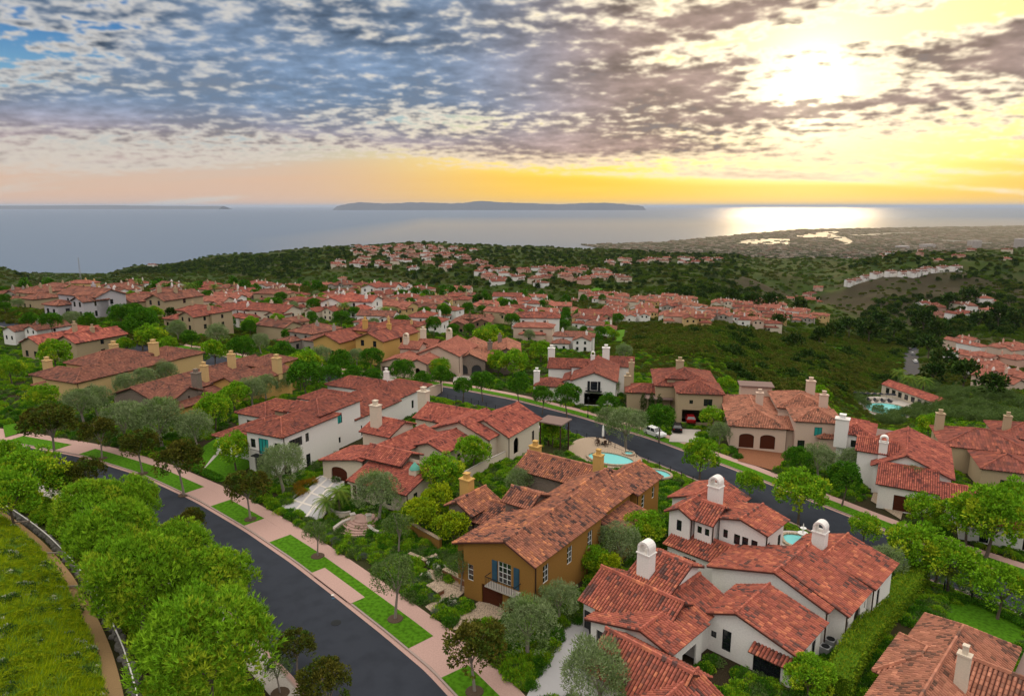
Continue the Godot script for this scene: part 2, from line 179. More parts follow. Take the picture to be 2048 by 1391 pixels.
const MID := [[-144.21, -1.25, -200.07, 13.99, "white", "brown", 4, 66], [-122.44, -2.46, -179.93, 19.98, "tan", "red", 4, 66], [-146.61, 1.31, -230.83, 23.62, "lilac", "brown", 2, 62], [-185.94, -0.53, -261.81, 19.09, "tan", "brown", 3, 60], [-129.01, 0.03, -238.85, 24.44, "tan", "brown", 4, 66], [-102.46, -0.18, -214.18, 17.29, "tan", "rust", 0, 62], [-102.03, -3.46, -244.82, 17.03, "white", "rust", 1, 58], [-86.85, -3.85, -239.79, 18.46, "cream", "rust", 2, 66], [-58.81, -2.98, -193.28, 17.13, "grey", "brown", 3, 60], [-43.93, -3.18, -183.13, 23.05, "gold", "rust", 4, 64], [-122.65, -11.65, -347.84, 19.01, "tan", "brown", 5, 80], [-98.6, -8.2, -307.82, 14.6, "tan", "rust", 0, 60], [-64.18, -4.17, -262.83, 20.18, "white", "red", 1, 75], [-48.41, -4.4, -240.9, 14.13, "white", "brown", 2, 80], [-32.06, -5.86, -244.01, 15.22, "white", "rust", 3, 75], [-28.7, -8.12, -282.28, 12.39, "white", "rust", 5, 60], [-15.52, -8.32, -251.46, 15.7, "brown", "brown", 4, 85], [-40.93, -15.64, -357.34, 18.25, "yellow", "brown", 5, 85], [9.17, -12.02, -271.5, 19.94, "white", "rust", 5, 85], [21.16, -11.69, -236.91, 14.87, "white", "brown", 0, 80], [-85.12, -19.04, -435.36, 22.15, "white", "rust", 1, 80], [-3.44, -23.32, -429.59, 18.78, "white", "rust", 2, 80], [-33.98, -20.41, -409.16, 17.89, "tan", "rust", 3, 80], [-15.94, -19.16, -369.92, 16.21, "tan", "coral", 4, 80], [-5.68, -14.87, -323.59, 14.2, "cream", "coral", 0, 80], [46.51, -27.32, -382.43, 19.61, "tan", "rust", 2, 80], [40.97, -21.29, -316.71, 15.36, "white", "brown", 3, 80], [-72.34, -4.08, -257.51, 11.3, "cream", "rust", 4, 60], [-61.79, -16.86, -378.47, 16.55, "white", "rust", 0, 70], [26.4, -28.17, -420.15, 19.65, "tan", "coral", 1, 80], [7.93, -24.18, -418.36, 18.31, "white", "rust", 3, 80], [-204.15, -7.34, -353.95, 15.43, "cream", "brown", 1, 60], [-189.05, -9.5, -375.11, 16.34, "white", "brown", 2, 60], [-179.8, -12.81, -396.67, 18.44, "tan", "rust", 3, 60], [-160.6, -14.44, -391.54, 17.09, "white", "rust", 4, 60], [-219.13, -4.75, -326.29, 16.6, "tan", "brown", 5, 60], [-99.82, -4.55, -260.41, 10.67, "white", "rust", 3, 62]]
const SPOT := {"cdrive": [[-26.57, 0.7, -93.28], [-23.26, 0.7, -90.16], [-22.19, 0.7, -86.23], [-23.48, 0.21, -78.63], [-29.58, 0.15, -82.32], [-27.57, 0.61, -86.44]],
	"adrive": [[4.86, 0.7, -57.09], [6.92, 0.7, -56.7], [6.78, 0.7, -52.26], [6.52, 0.44, -47.13], [1.02, 0.15, -47.49], [2.23, 0.21, -50.67], [3.82, 0.62, -53.73]],
	"bdrive": [[-3.19, 0.48, -60.63], [-0.57, 0.63, -59.45], [-1.11, 0.4, -57.54], [-5.41, 0.15, -56.46], [-4.84, 0.19, -59.23]],
	"mdrive": [[42.07, -5.57, -121.98], [51.3, -6.57, -123.11], [47.03, -5.45, -113.23], [43.75, -5.35, -109.08], [39.22, -5.35, -113.7]],
	"ldrive": [[31.92, -5.45, -131.59], [37.68, -5.75, -131.88], [34.83, -5.36, -123.02], [29.44, -5.35, -123.56]],
	"jdrive": [[-14.99, -4.8, -173.83], [-9.58, -6.04, -178.88], [-9.2, -4.86, -166.81], [-14.59, -4.65, -165.99]],
	"idrive": [[-33.34, -3.62, -173.33], [-29.42, -3.95, -176.95], [-28.51, -4.13, -163.48], [-33.92, -3.89, -160.18]],
	"ndrive": [[57.95, -5.67, -103.51], [60.62, -5.55, -99.35], [54.82, -5.35, -90.67], [53.87, -5.37, -97.11]],
	"dlawn": [[-49.09, 0.48, -102.05], [-48.34, 0.7, -109.29], [-41.09, 0.7, -101.47], [-38.23, 0.62, -95.41], [-40.66, 0.15, -90.95], [-46.94, 0.15, -96.02]],
	"flawn": [[-89.88, 0.15, -116.86], [-86.01, 0.42, -118.35], [-82.64, 0.15, -114.62], [-84.62, 0.15, -110.14]],
	"oval_lawn": [[44.23, -2.59, -64.85], [47.47, -2.7, -65.68], [49.66, -2.79, -64.27], [50.63, -2.69, -60.7], [48.17, -2.45, -57.4], [44.74, -2.14, -57.55], [42.68, -2.11, -59.83]],
	"alawn": [[39.33, -2.53, -69.84], [42.27, -2.7, -71.18], [42.18, -2.63, -68.47], [37.94, -2.06, -65.11]],
	"terrace": [[9.42, -2, -111.73], [11.53, -2, -116.12], [15.18, -2, -117.2], [18.45, -2, -112.48], [21.07, -2, -107.17], [20.81, -2, -104.03], [16.77, -2, -101.47], [11.55, -2, -103.59], [9.47, -2, -107.17]],
	"pool1": [[12.13, -2, -107.64], [14.16, -2, -108.81], [16.58, -2, -108.34], [18.75, -2, -106.48], [19.78, -2, -104.47], [18.72, -2, -102.95], [15.78, -2, -102.74], [13.58, -2, -104.03], [12.43, -2, -105.8]],
	"pool1b": [[20.8, -2, -101.47], [23.57, -2, -100.64], [24.51, -2, -98.04], [21.91, -2, -97.07], [20.79, -2, -99.02]],
	"spa": [[18.3, -2, -108.81], [19.46, -2, -109.29], [20.29, -2, -108.34], [19.68, -2, -107.17], [18.49, -2, -107.4]],
	"terrace2": [[33.41, -2.2, -81.5], [37.82, -2.2, -80.68], [36.74, -2.2, -76.03], [33.37, -2.2, -75.06], [31.84, -2.2, -77.27]],
	"pool2": [[33.76, -2.2, -80.41], [36.81, -2.2, -79.6], [36.07, -2.2, -77.27], [34.03, -2.2, -76.4], [33, -2.2, -77.78]],
	"terracec": [[2.66, -1.6, -125.94], [4.79, -1.6, -124.69], [5.26, -1.6, -119.93], [3.23, -1.6, -118.79], [1.93, -1.6, -121.67]],
	"boundary": [[-16.54, -4.83, -158.16], [-23.72, -0.66, -129.41], [-25.86, 0.66, -118.76], [-28.5, 0.7, -101.47], [-31.45, 0.7, -95.21]],
	"boundary2": [[-0.91, 0.23, -99.07], [-4.22, 0.7, -93.29], [-6.47, 0.7, -89.63]],
	"curve1": [[-23.83, 0.54, -82.35], [-23.11, 0.45, -80.78], [-22.01, 0.44, -79.66], [-20.8, 0.5, -78.99], [-19.89, 0.59, -79.07]],
	"curve2": [[-20.87, 0.17, -75.53], [-20.25, 0.31, -76.68], [-19.37, 0.46, -77.29]],
	"curve3": [[-16.88, 0.54, -75.69], [-15.99, 0.51, -74.48], [-14.85, 0.58, -73.98]],
	"bwall1": [[-12.28, 0.7, -75.37], [-10.23, 0.7, -73.12], [-7.99, 0.7, -70.77]],
	"bwall2": [[-11.11, 0.5, -69.25], [-9.29, 0.54, -67.78], [-8.2, 0.68, -68.58]],
	"bwall3": [[-6.92, 0.54, -65.32], [-4.29, 0.57, -62.8], [-3.35, 0.7, -64.08]],
	"bwall4": [[-8.15, 0.23, -63.37], [-7.14, 0.23, -62.27]],
	"bpath": [[-9.86, 0.3, -65.95], [-8.52, 0.5, -66.59], [-7.16, 0.5, -65.1], [-4.66, 0.48, -62.3], [-6, 0.2, -60.57], [-7.37, 0.15, -58.97], [-8.37, 0.15, -60.22], [-7.19, 0.2, -61.88]],
	"stairs": [[-17.82, 0.61, -77.38], [-18.66, 0.2, -73.86]],
	"pillars": [[-19.09, 0.47, -77.14], [-17.06, 0.61, -76.59]],
	"dpath": [[-45.77, 0.66, -101.57], [-44.92, 0.7, -104.89], [-45.16, 0.19, -96.51], [-45.17, 0.15, -93.7]],
	"hedge_long": [[24.97, 0.7, -46.8], [27.82, 0.58, -50.48], [35.59, -1.2, -59.83], [44.97, -2.75, -69.7]],
	"hedge_oval": [[45.49, -2.68, -66.31], [48.03, -2.73, -65.73], [49.58, -2.71, -63.42], [50.75, -2.69, -60.21]],
	"hedge_d": [[-46.54, 0.15, -95.62], [-41.02, 0.15, -91.49]],
	"hedge_ab": [[6.46, 0.7, -64.75], [8.86, 0.7, -67.8], [12.07, 0.62, -71.27], [16.97, -0.43, -78.99]],
	"roses": [[51.99, -5.5, -71.72], [52.66, -5.5, -71], [53.25, -5.5, -70.19], [53.61, -5.5, -69.5], [54.05, -5.44, -68.15], [54.31, -5.31, -67.02], [51.57, -2.95, -62.76], [-8.46, 0.59, -67.47], [-7.55, 0.59, -66.45], [-8.95, 0.3, -64.97], [-6.45, 0.16, -60.21], [-5.75, 0.21, -60.54], [-24.37, 0.7, -89.63]],
	"lavender": [[-9.62, 0.18, -64.2], [-9, 0.17, -63.28], [-8.39, 0.16, -62.38], [-7.65, 0.16, -61.5], [-6.63, 0.15, -59.63], [-5.69, 0.17, -59.76], [-8.8, 0.21, -63.69], [-8.09, 0.2, -62.78], [-18.33, 0.15, -72.16], [-17.39, 0.15, -71.01], [-16.36, 0.15, -69.56], [-22.72, 0.15, -75.83], [-21.5, 0.15, -74.57], [-20.32, 0.15, -73.35], [-7.05, 0.15, -59.14], [-4.99, 0.24, -60.08]],
	"amber": [[-28.85, 0.65, -88.02], [-28.01, 0.7, -88.42], [-27.32, 0.7, -89.1], [-28.63, 0.54, -86.6], [-27.72, 0.54, -85.79], [-27.78, 0.58, -121.44], [-26.19, 0.41, -122.6], [-25.02, -0.07, -126.1], [-23.5, -0.49, -128.17]],
	"path": [[-68.64, 1.53, -81.98], [-61.33, 1.62, -77.16], [-53.62, 1.71, -71.15], [-46.9, 1.81, -65.08], [-41.17, 2.01, -59.17], [-35.37, 2.27, -52.59], [-31.18, 2.58, -47.2], [-27.55, 2.97, -41.97]],
	"clubpool": [[137.72, -38, -261.19], [146.27, -38, -263.31], [151.47, -38, -258.43], [150.83, -38, -250.45], [142.9, -38, -242.92], [138.45, -38, -246.63], [134.53, -38, -251.74]],
	"clubdeck": [[137.12, -38.2, -267.6], [151.45, -38.2, -275.09], [159.42, -38.2, -257.06], [153.75, -38.2, -241.13], [138.44, -38.2, -236.42], [129.82, -38.2, -249.82]],
	"clubhouse": [[153.3, -37.5, -278.8], [159.82, -37.5, -243.76]],
	"bigroad": [[214.47, -53.35, -368.74], [261.23, -62.54, -450.13], [308.55, -70.56, -530.93], [335.75, -71.91, -568.92], [333.92, -70.91, -557.22], [306.34, -68.18, -509.92], [260.54, -60.14, -432.07], [222.04, -52.68, -364.9]],
	"parklawn": [[183.95, -43.6, -391.88], [214.07, -51.74, -435.71], [216.37, -54.03, -423.51], [189.8, -46.87, -385.22]],
	"roadlawn": [[209.92, -54.62, -378.56], [228.36, -58.6, -411.51], [272.79, -65.99, -478.55], [267.35, -64.21, -463.92], [221.78, -55.71, -383]],
	"lawnstrip": [[43.14, -19.19, -291.47], [51.42, -22.55, -336.87], [56.82, -23.08, -342.68], [47.64, -19.18, -291.44]],
	"lawnstrip2": [[74.72, -23.41, -341.65], [90.96, -27.98, -393.12], [94.18, -27.82, -392.16], [78.51, -23.33, -338.42]],
	"lawnstrip3": [[83.18, -61.98, -812.89], [110.14, -62.96, -889.28], [115.8, -61.42, -859.17], [86.94, -59.18, -767.39]]}

# ------------------------------------------------------------------ mesh helpers
class Shape:
	var v := PackedVector3Array()
	var c := PackedColorArray()
	var u := PackedVector2Array()
	var tint := Color.WHITE
	var mapped := false
	func tri(a: Vector3, b: Vector3, d: Vector3) -> void:
		v.append(a); v.append(b); v.append(d)
		c.append(tint); c.append(tint); c.append(tint)
	func quad(a: Vector3, b: Vector3, d: Vector3, e: Vector3) -> void:
		v.append(a); v.append(b); v.append(d); v.append(a); v.append(d); v.append(e)
		for i in 6: c.append(tint)
	func box(at: Vector3, size: Vector3, turn := 0.0) -> void:
		var b := Basis(Vector3.UP, turn)
		solid(at, b.x * size.x * 0.5, b.y * size.y * 0.5, b.z * size.z * 0.5)
	func solid(at: Vector3, x: Vector3, y: Vector3, z: Vector3) -> void:
		var p := [at - x - y - z, at + x - y - z, at + x - y + z, at - x - y + z, at - x + y - z, at + x + y - z, at + x + y + z, at - x + y + z]
		quad(p[4], p[5], p[6], p[7]); quad(p[3], p[2], p[1], p[0])
		quad(p[7], p[6], p[2], p[3]); quad(p[5], p[4], p[0], p[1])
		quad(p[6], p[5], p[1], p[2]); quad(p[4], p[7], p[3], p[0])
	func beam(a: Vector3, b: Vector3, w: float, h: float) -> void:
		var d := (b - a).normalized()
		var side := d.cross(Vector3.UP)
		side = side.normalized() if side.length() > 0.01 else Vector3.RIGHT
		solid((a + b) * 0.5, side * w * 0.5, side.cross(d).normalized() * h * 0.5, d * (b - a).length() * 0.5)
	func tube(pts: Array, radii: Array, sides := 7) -> void:
		var rings := []
		for i in pts.size():
			var d: Vector3 = (pts[mini(i + 1, pts.size() - 1)] - pts[maxi(i - 1, 0)]).normalized()
			var s := d.cross(Vector3.FORWARD)
			s = s.normalized() if s.length() > 0.05 else d.cross(Vector3.RIGHT).normalized()
			var t := s.cross(d)
			var ring := []
			for k in sides:
				var a := TAU * k / sides
				ring.append(pts[i] + (s * cos(a) + t * sin(a)) * radii[i])
			rings.append(ring)
		for i in pts.size() - 1:
			for k in sides:
				var k2 := (k + 1) % sides
				quad(rings[i][k], rings[i][k2], rings[i + 1][k2], rings[i + 1][k])
		for k in sides:
			tri(pts[-1], rings[-1][k], rings[-1][(k + 1) % sides])
	func lathe(at: Vector3, outline: Array, sides := 12) -> void:   # outline: Vector2(radius, height)
		for i in outline.size() - 1:
			for k in sides:
				var a := TAU * k / sides
				var b := TAU * (k + 1) / sides
				var p: Vector2 = outline[i]
				var q: Vector2 = outline[i + 1]
				quad(at + Vector3(cos(a) * p.x, p.y, sin(a) * p.x), at + Vector3(cos(b) * p.x, p.y, sin(b) * p.x), at + Vector3(cos(b) * q.x, q.y, sin(b) * q.x), at + Vector3(cos(a) * q.x, q.y, sin(a) * q.x))
	func sheet(points: PackedVector2Array, y: float) -> void:
		var idx := Geometry2D.triangulate_polygon(points)
		for i in range(0, idx.size(), 3):
			tri(Vector3(points[idx[i]].x, y, points[idx[i]].y), Vector3(points[idx[i + 1]].x, y, points[idx[i + 1]].y), Vector3(points[idx[i + 2]].x, y, points[idx[i + 2]].y))
	func slab(points: PackedVector2Array, y0: float, y1: float) -> void:
		sheet(points, y1)
		for i in points.size():
			var a := points[i]
			var b := points[(i + 1) % points.size()]
			quad(Vector3(a.x, y0, a.y), Vector3(b.x, y0, b.y), Vector3(b.x, y1, b.y), Vector3(a.x, y1, a.y))
	func mesh() -> ArrayMesh:
		var arr := []
		arr.resize(Mesh.ARRAY_MAX)
		arr[Mesh.ARRAY_VERTEX] = v
		arr[Mesh.ARRAY_COLOR] = c
		if mapped: arr[Mesh.ARRAY_TEX_UV] = u
		var m := ArrayMesh.new()
		m.add_surface_from_arrays(Mesh.PRIMITIVE_TRIANGLES, arr)
		return m

var taken := {}
func numbered(called: String) -> String:
	if not taken.has(called):
		taken[called] = 0
		return called
	taken[called] += 1
	return "%s_%03d" % [called, taken[called]]

func tag(o: Node3D, label: String, category: String, group := "") -> Node3D:
	o.set_meta("label", label)
	o.set_meta("category", category)
	if group: o.set_meta("group", group)
	return o

func thing(called: String, label: String, category: String, at := Vector3.ZERO, turn := 0.0, group := "") -> Node3D:
	var o := Node3D.new()
	o.name = numbered(called)
	o.position = at
	o.rotation.y = turn
	add_child(o)
	return tag(o, label, category, group)

func part(called: String, shape: Variant, m: Material, parent: Node) -> MeshInstance3D:
	var o := MeshInstance3D.new()
	o.name = called
	o.mesh = shape if shape is Mesh else shape.mesh()
	o.material_override = m
	parent.add_child(o, true)
	return o

func single(called: String, shape: Variant, m: Material, label: String, category: String, at := Vector3.ZERO, group := "") -> MeshInstance3D:
	var o := part(numbered(called), shape, m, self)
	o.position = at
	tag(o, label, category, group)
	return o

func setting(called: String, shape: Variant, m: Material) -> MeshInstance3D:
	var o := part(numbered(called), shape, m, self)
	o.set_meta("kind", "structure")
	return o

func copy(o: Node3D, at: Vector3, turn: float, label := "", group := "") -> Node3D:
	var r: Node3D = o.duplicate()
	r.name = numbered(o.name.rstrip("0123456789").trim_suffix("_"))
	add_child(r)
	r.position = at
	r.rotation.y = turn
	if label: r.set_meta("label", label)
	if group: r.set_meta("group", group)
	return r

# ------------------------------------------------------------------ materials
var M := {}
func mat(key: String, color: Color, rough := 0.85, tinted := false) -> StandardMaterial3D:
	var m := StandardMaterial3D.new()
	m.resource_name = key
	m.albedo_color = color.linear_to_srgb()
	m.roughness = rough
	m.metallic_specular = 0.16
	m.vertex_color_use_as_albedo = tinted
	M[key] = m
	return m

func noise_image(size: int, seed_: int, freq: float, lo: float, hi: float, octaves := 4) -> ImageTexture:
	var n := FastNoiseLite.new()
	set_noise(n, seed_, freq, octaves)
	var src := n.get_seamless_image(size, size)
	src.convert(Image.FORMAT_RGB8)
	var data := src.get_data()
	for i in range(0, data.size()):
		data[i] = int(clampf(lerpf(lo, hi, data[i] / 255.0), 0.0, 1.0) * 255.0)
	return ImageTexture.create_from_image(Image.create_from_data(size, size, false, Image.FORMAT_RGB8, data))

func grain(key: String, tex: Texture2D, per_metre: float, bump := 0.0) -> void:
	var m: StandardMaterial3D = M[key]
	m.albedo_texture = tex
	m.uv1_triplanar = true
	m.uv1_world_triplanar = true
	m.uv1_scale = Vector3.ONE * per_metre
	if bump > 0.0:
		m.heightmap_enabled = true
		m.heightmap_texture = tex
		m.heightmap_scale = bump

func make_materials() -> void:
	var cloudy := noise_image(512, 3, 0.02, 0.55, 1.25)
	var speckle := noise_image(512, 8, 0.16, 0.45, 1.3, 3)
	var soft := noise_image(512, 15, 0.05, 0.92, 1.03, 5)
	mat("ground", Color.WHITE, 0.95, true); grain("ground", speckle, 0.11)
	mat("asphalt", Color(0.036, 0.041, 0.053), 0.8); grain("asphalt", noise_image(512, 31, 0.012, 0.9, 1.07, 5), 0.06)
	mat("pink_concrete", Color(0.46, 0.30, 0.26), 0.85); grain("pink_concrete", soft, 0.2)
	mat("pale_concrete", Color(0.44, 0.40, 0.36), 0.85); grain("pale_concrete", soft, 0.2)
	mat("kerb", Color(0.36, 0.28, 0.25), 0.85); grain("kerb", soft, 0.5)
	mat("lawn", Color(0.07, 0.19, 0.008), 0.95); grain("lawn", noise_image(512, 66, 0.03, 0.7, 1.18, 6), 0.12)
	mat("blades", Color.WHITE, 0.9, true)
	mat("soil", Color(0.12, 0.085, 0.06), 0.95); grain("soil", speckle, 0.6)
	mat("white_band", Color(0.62, 0.57, 0.52), 0.85)
	mat("grey_paver", Color(0.42, 0.41, 0.42), 0.85)
	mat("tiles", Color.WHITE, 0.8, true)
	mat("ridge", Color.WHITE, 0.85, true)
	mat("slab", Color(0.085, 0.036, 0.028), 0.9)
	mat("far_roof", Color.WHITE, 0.9, true); grain("far_roof", speckle, 0.35)
	for w in [["white", Color(0.80, 0.77, 0.74)], ["cream", Color(0.66, 0.57, 0.46)], ["ochre", Color(0.30, 0.155, 0.042)], ["yellow", Color(0.60, 0.42, 0.20)], ["tan", Color(0.44, 0.34, 0.22)], ["grey", Color(0.36, 0.32, 0.28)], ["stone", Color(0.30, 0.24, 0.20)], ["brown", Color(0.20, 0.13, 0.085)], ["lilac", Color(0.50, 0.47, 0.50)], ["pink", Color(0.62, 0.38, 0.30)], ["peach", Color(0.62, 0.47, 0.38)], ["gold", Color(0.58, 0.36, 0.12)]]:
		mat(w[0], w[1], 0.9); grain(w[0], soft, 0.23)
	grain("stone", speckle, 0.9, 4.0)
	mat("glass", Color(0.012, 0.016, 0.02), 0.08)
	M.glass.metallic_specular = 0.7
	mat("teal_glass", Color(0.03, 0.30, 0.27), 0.1)
	mat("dark_frame", Color(0.02, 0.022, 0.024), 0.5)
	mat("white_frame", Color(0.7, 0.7, 0.68), 0.5)
	mat("blue_shutter", Color(0.035, 0.085, 0.13), 0.6)
	mat("brown_shutter", Color(0.06, 0.035, 0.025), 0.6)
	mat("wood_door", Color(0.075, 0.022, 0.012), 0.55)
	mat("charcoal_door", Color(0.045, 0.046, 0.05), 0.5)
	mat("iron", Color(0.02, 0.022, 0.024), 0.5)
	mat("copper", Color(0.12, 0.36, 0.29), 0.6)
	mat("flat_roof", Color(0.20, 0.14, 0.125), 0.9)
	mat("bark", Color(0.13, 0.10, 0.08), 0.9)
	mat("pale_bark", Color(0.26, 0.22, 0.19), 0.9)
	mat("leaf", Color.WHITE, 0.75, true)
	M.leaf.metallic_specular = 0.08
	M.leaf.backlight_enabled = true
	M.leaf.backlight = Color(0.3, 0.3, 0.3)
	mat("sea", Color(0.050, 0.095, 0.165), 0.4)
	M.sea.metallic_specular = 0.5
	mat("harbour", Color(0.02, 0.04, 0.05), 0.5)
	M.harbour.metallic_specular = 0.5
	mat("pool_tile", Color(0.04, 0.42, 0.44), 0.4)
	mat("pool_water", Color(0.16, 0.50, 0.50), 0.05)
	mat("flag", Color(0.44, 0.34, 0.25), 0.85); grain("flag", cloudy, 0.5)
	mat("brick", Color(0.30, 0.13, 0.07), 0.85); grain("brick", speckle, 0.8)
	mat("white_paint", Color(0.78, 0.78, 0.78), 0.35)
	mat("red_paint", Color(0.25, 0.01, 0.01), 0.3)
	mat("black_paint", Color(0.012, 0.012, 0.014), 0.25)
	mat("rubber", Color(0.012, 0.012, 0.012), 0.9)
	mat("metal", Color(0.32, 0.33, 0.34), 0.4)
	mat("bin", Color(0.018, 0.02, 0.028), 0.5)
	mat("canvas", Color(0.72, 0.71, 0.70), 0.9)
	mat("dirt_path", Color(0.40, 0.26, 0.13), 0.95); grain("dirt_path", speckle, 0.4)
	mat("pipe", Color(0.66, 0.65, 0.62), 0.6)
	mat("rock", Color(0.20, 0.19, 0.17), 0.9); grain("rock", speckle, 0.9, 5.0)
	mat("island", Color(0.10, 0.11, 0.13), 0.95)

# ------------------------------------------------------------------ the land
const S_SEA := -215.0
func prof(l: Array, d: float) -> float:
	if d <= l[0][0]: return l[0][1]
	for i in l.size() - 1:
		if d <= l[i + 1][0]:
			var t: float = (log(d) - log(l[i][0])) / (log(l[i + 1][0]) - log(l[i][0]))
			t = t * t * (3.0 - 2.0 * t) * 0.5 + t * 0.5
			return l[i][1] + (l[i + 1][1] - l[i][1]) * t
	return l[-1][1]

func far_land(x: float, z: float) -> float:
	var d := maxf(-z, 20.0)
	var k := x / d
	if k <= LAND[0][0]: return prof(LAND[0][1], d)
	for i in LAND.size() - 1:
		if k <= LAND[i + 1][0]:
			var t: float = (k - LAND[i][0]) / (LAND[i + 1][0] - LAND[i][0])
			t = t * t * (3.0 - 2.0 * t)
			return lerpf(prof(LAND[i][1], d), prof(LAND[i + 1][1], d), t)
	return prof(LAND[-1][1], d)

func on_road(pts: Array, x: float, z: float) -> Vector3:     # (distance, side, place along)
	var best := Vector3(1e9, 1, 0)
	for i in pts.size() - 1:
		var a: Vector3 = pts[i]
		var b: Vector3 = pts[i + 1]
		var dx := b.x - a.x
		var dz := b.z - a.z
		var t := clampf(((x - a.x) * dx + (z - a.z) * dz) / (dx * dx + dz * dz), 0.0, 1.0)
		var qx := x - a.x - dx * t
		var qz := z - a.z - dz * t
		var d := sqrt(qx * qx + qz * qz)
		if d < best.x:
			best = Vector3(d, 1.0 if dx * qz - dz * qx > 0.0 else -1.0, i + t)
	return best

func road_height(pts: Array, i: float) -> float:
	var j := mini(int(i), pts.size() - 2)
	return lerpf(pts[j].y, pts[j + 1].y, i - j)

func ground(x: float, z: float) -> float:
	var r2 := on_road(ROAD2, x, z)
	var hr := road_height(ROAD2, r2.z)
	if r2.y < 0.0:
		if r2.x <= W2: return hr
		var f := far_land(x, z)
		return lerpf(hr + 0.15, f, smoothstep(8.0, 26.0, r2.x))
	var r1 := on_road(ROAD1, x, z)
	var y := 0.0
	if r1.x >= W1:
		y = 0.15 + 0.55 * smoothstep(10.5, 16.0, r1.x) if r1.y < 0.0 else 0.15 + 4.0 * smoothstep(8.0, 22.0, r1.x) + 3.0 * smoothstep(22.0, 60.0, r1.x)
	y -= 3.4 * (1.0 - smoothstep(12.0, 40.0, r2.x))
	return lerpf(hr, y, smoothstep(W2, 12.0, r2.x))

var patch := FastNoiseLite.new()
func land_color(x: float, y: float, z: float) -> Color:
	var n := patch.get_noise_2d(x, z)
	var n2 := patch.get_noise_2d(x * 4.0 + 90.0, z * 4.0)
	var d := -z
	var green := Color(0.028, 0.055, 0.012).lerp(Color(0.065, 0.095, 0.016), clampf(0.5 + n2 * 1.1, 0.0, 1.0))
	var dry := Color(0.080, 0.066, 0.030)
	var c := green.lerp(dry, smoothstep(0.05, 0.4, n + n2 * 0.35) * 0.6)
	var slope_soil := smoothstep(-0.1, 0.1, n2 * 0.5 + minf(x - 330.0, 760.0 - x) / 260.0) * smoothstep(-0.1, 0.1, n * 0.6 + minf(d - 690.0, 1110.0 - d) / 160.0)
	c = c.lerp(Color(0.056, 0.042, 0.030), 0.8 * clampf(slope_soil, 0.0, 1.0))     # bare brown canyon side
	if y > -9.0 and d < 190.0: c = Color(0.045, 0.055, 0.018).lerp(Color(0.055, 0.040, 0.025), clampf(0.5 + n2, 0.0, 1.0))
	if d < 120.0:
		var r1 := on_road(ROAD1, x, z)
		if r1.y > 0.0 and r1.x > 17.0: c = Color(0.10, 0.19, 0.02).lerp(Color(0.24, 0.28, 0.015), smoothstep(-0.25, 0.3, n2))
	return c

func make_land() -> void:
	set_noise(patch, 77, 0.012, 4)
	set_noise(rough, 9, 0.006, 4)
	var cols := 210
	var rows := 250
	var pts := []
	var tints := []
	for j in rows + 1:
		var d := 10.0 * pow(420.0, float(j) / rows)
		for i in cols + 1:
			var k := -1.25 + 2.5 * i / cols
			var x := k * d
			var y := land(x, -d)
			var r1 := on_road(ROAD1, x, -d).x if d < 190.0 else 99.0
			var r2 := on_road(ROAD2, x, -d).x if d < 320.0 else 99.0
			if r1 < W1 + 1.2 or r2 < W2 + 1.2: y -= 0.3
			pts.append(Vector3(x, y, -d))
			tints.append(land_color(x, y, -d))
	var st := Shape.new()
	var w := cols + 1
	var index := PackedInt32Array()
	for j in rows:
		for i in cols:
			var a := j * w + i
			index.append_array([a, a + w, a + 1, a + 1, a + w, a + w + 1])
	var arr := []
	arr.resize(Mesh.ARRAY_MAX)
	arr[Mesh.ARRAY_VERTEX] = PackedVector3Array(pts)
	arr[Mesh.ARRAY_COLOR] = PackedColorArray(tints)
	arr[Mesh.ARRAY_INDEX] = index
	var m := ArrayMesh.new()
	m.add_surface_from_arrays(Mesh.PRIMITIVE_TRIANGLES, arr)
	var t := SurfaceTool.new()
	t.create_from(m, 0)
	t.generate_normals()
	setting("terrain", t.commit(), M.ground)
	# sea to the horizon
	var s := Shape.new()
	s.quad(Vector3(-400000, S_SEA, 2000), Vector3(400000, S_SEA, 2000), Vector3(400000, S_SEA, -400000), Vector3(-400000, S_SEA, -400000))
	setting("sea", s, M.sea)
	s = Shape.new()
	s.tint = Color(0.052, 0.055, 0.045)
	s.slab(flat_points(PLAIN), S_SEA - 3, S_SEA + 3)
	setting("coastal_plain", s, M.ground)
	for i in HARBOUR.size():
		s = Shape.new()
		s.sheet(jagged(flat_points(HARBOUR[i]), 26.0), S_SEA + 3.4 + i * 0.05)
		setting("harbour_water", s, M.harbour)
	# islands on the horizon
	for isl in ISLANDS:
		s = Shape.new()
		var prev := []
		for p in isl:
			var now := [Vector3(p[0], S_SEA, p[2] + 500.0), Vector3(p[0], p[1], p[2] - 700.0), Vector3(p[0], S_SEA, p[2] - 2500.0)]
			if prev:
				s.quad(prev[0], now[0], now[1], prev[1])
				s.quad(prev[1], now[1], now[2], prev[2])
			prev = now
		setting("distant_island_hills", s, M.island)

func jagged(pts: PackedVector2Array, much: float) -> PackedVector2Array:
	var r := RandomNumberGenerator.new()
	r.seed = int(pts[0].x)
	var out := PackedVector2Array()
	for i in pts.size():
		var a := pts[i]
		var b := pts[(i + 1) % pts.size()]
		var n := clampi(int(a.distance_to(b) / 70.0), 1, 24)
		for k in n:
			var p := a.lerp(b, float(k) / n)
			if k > 0: p += Vector2(r.randf_range(-1, 1), r.randf_range(-1, 1)) * much
			out.append(p)
	return out if Geometry2D.triangulate_polygon(out).size() > 0 else pts

func flat_points(a: Array) -> PackedVector2Array:
	var out := PackedVector2Array()
	for p in a: out.append(Vector2(p[0], p[1]))
	return out

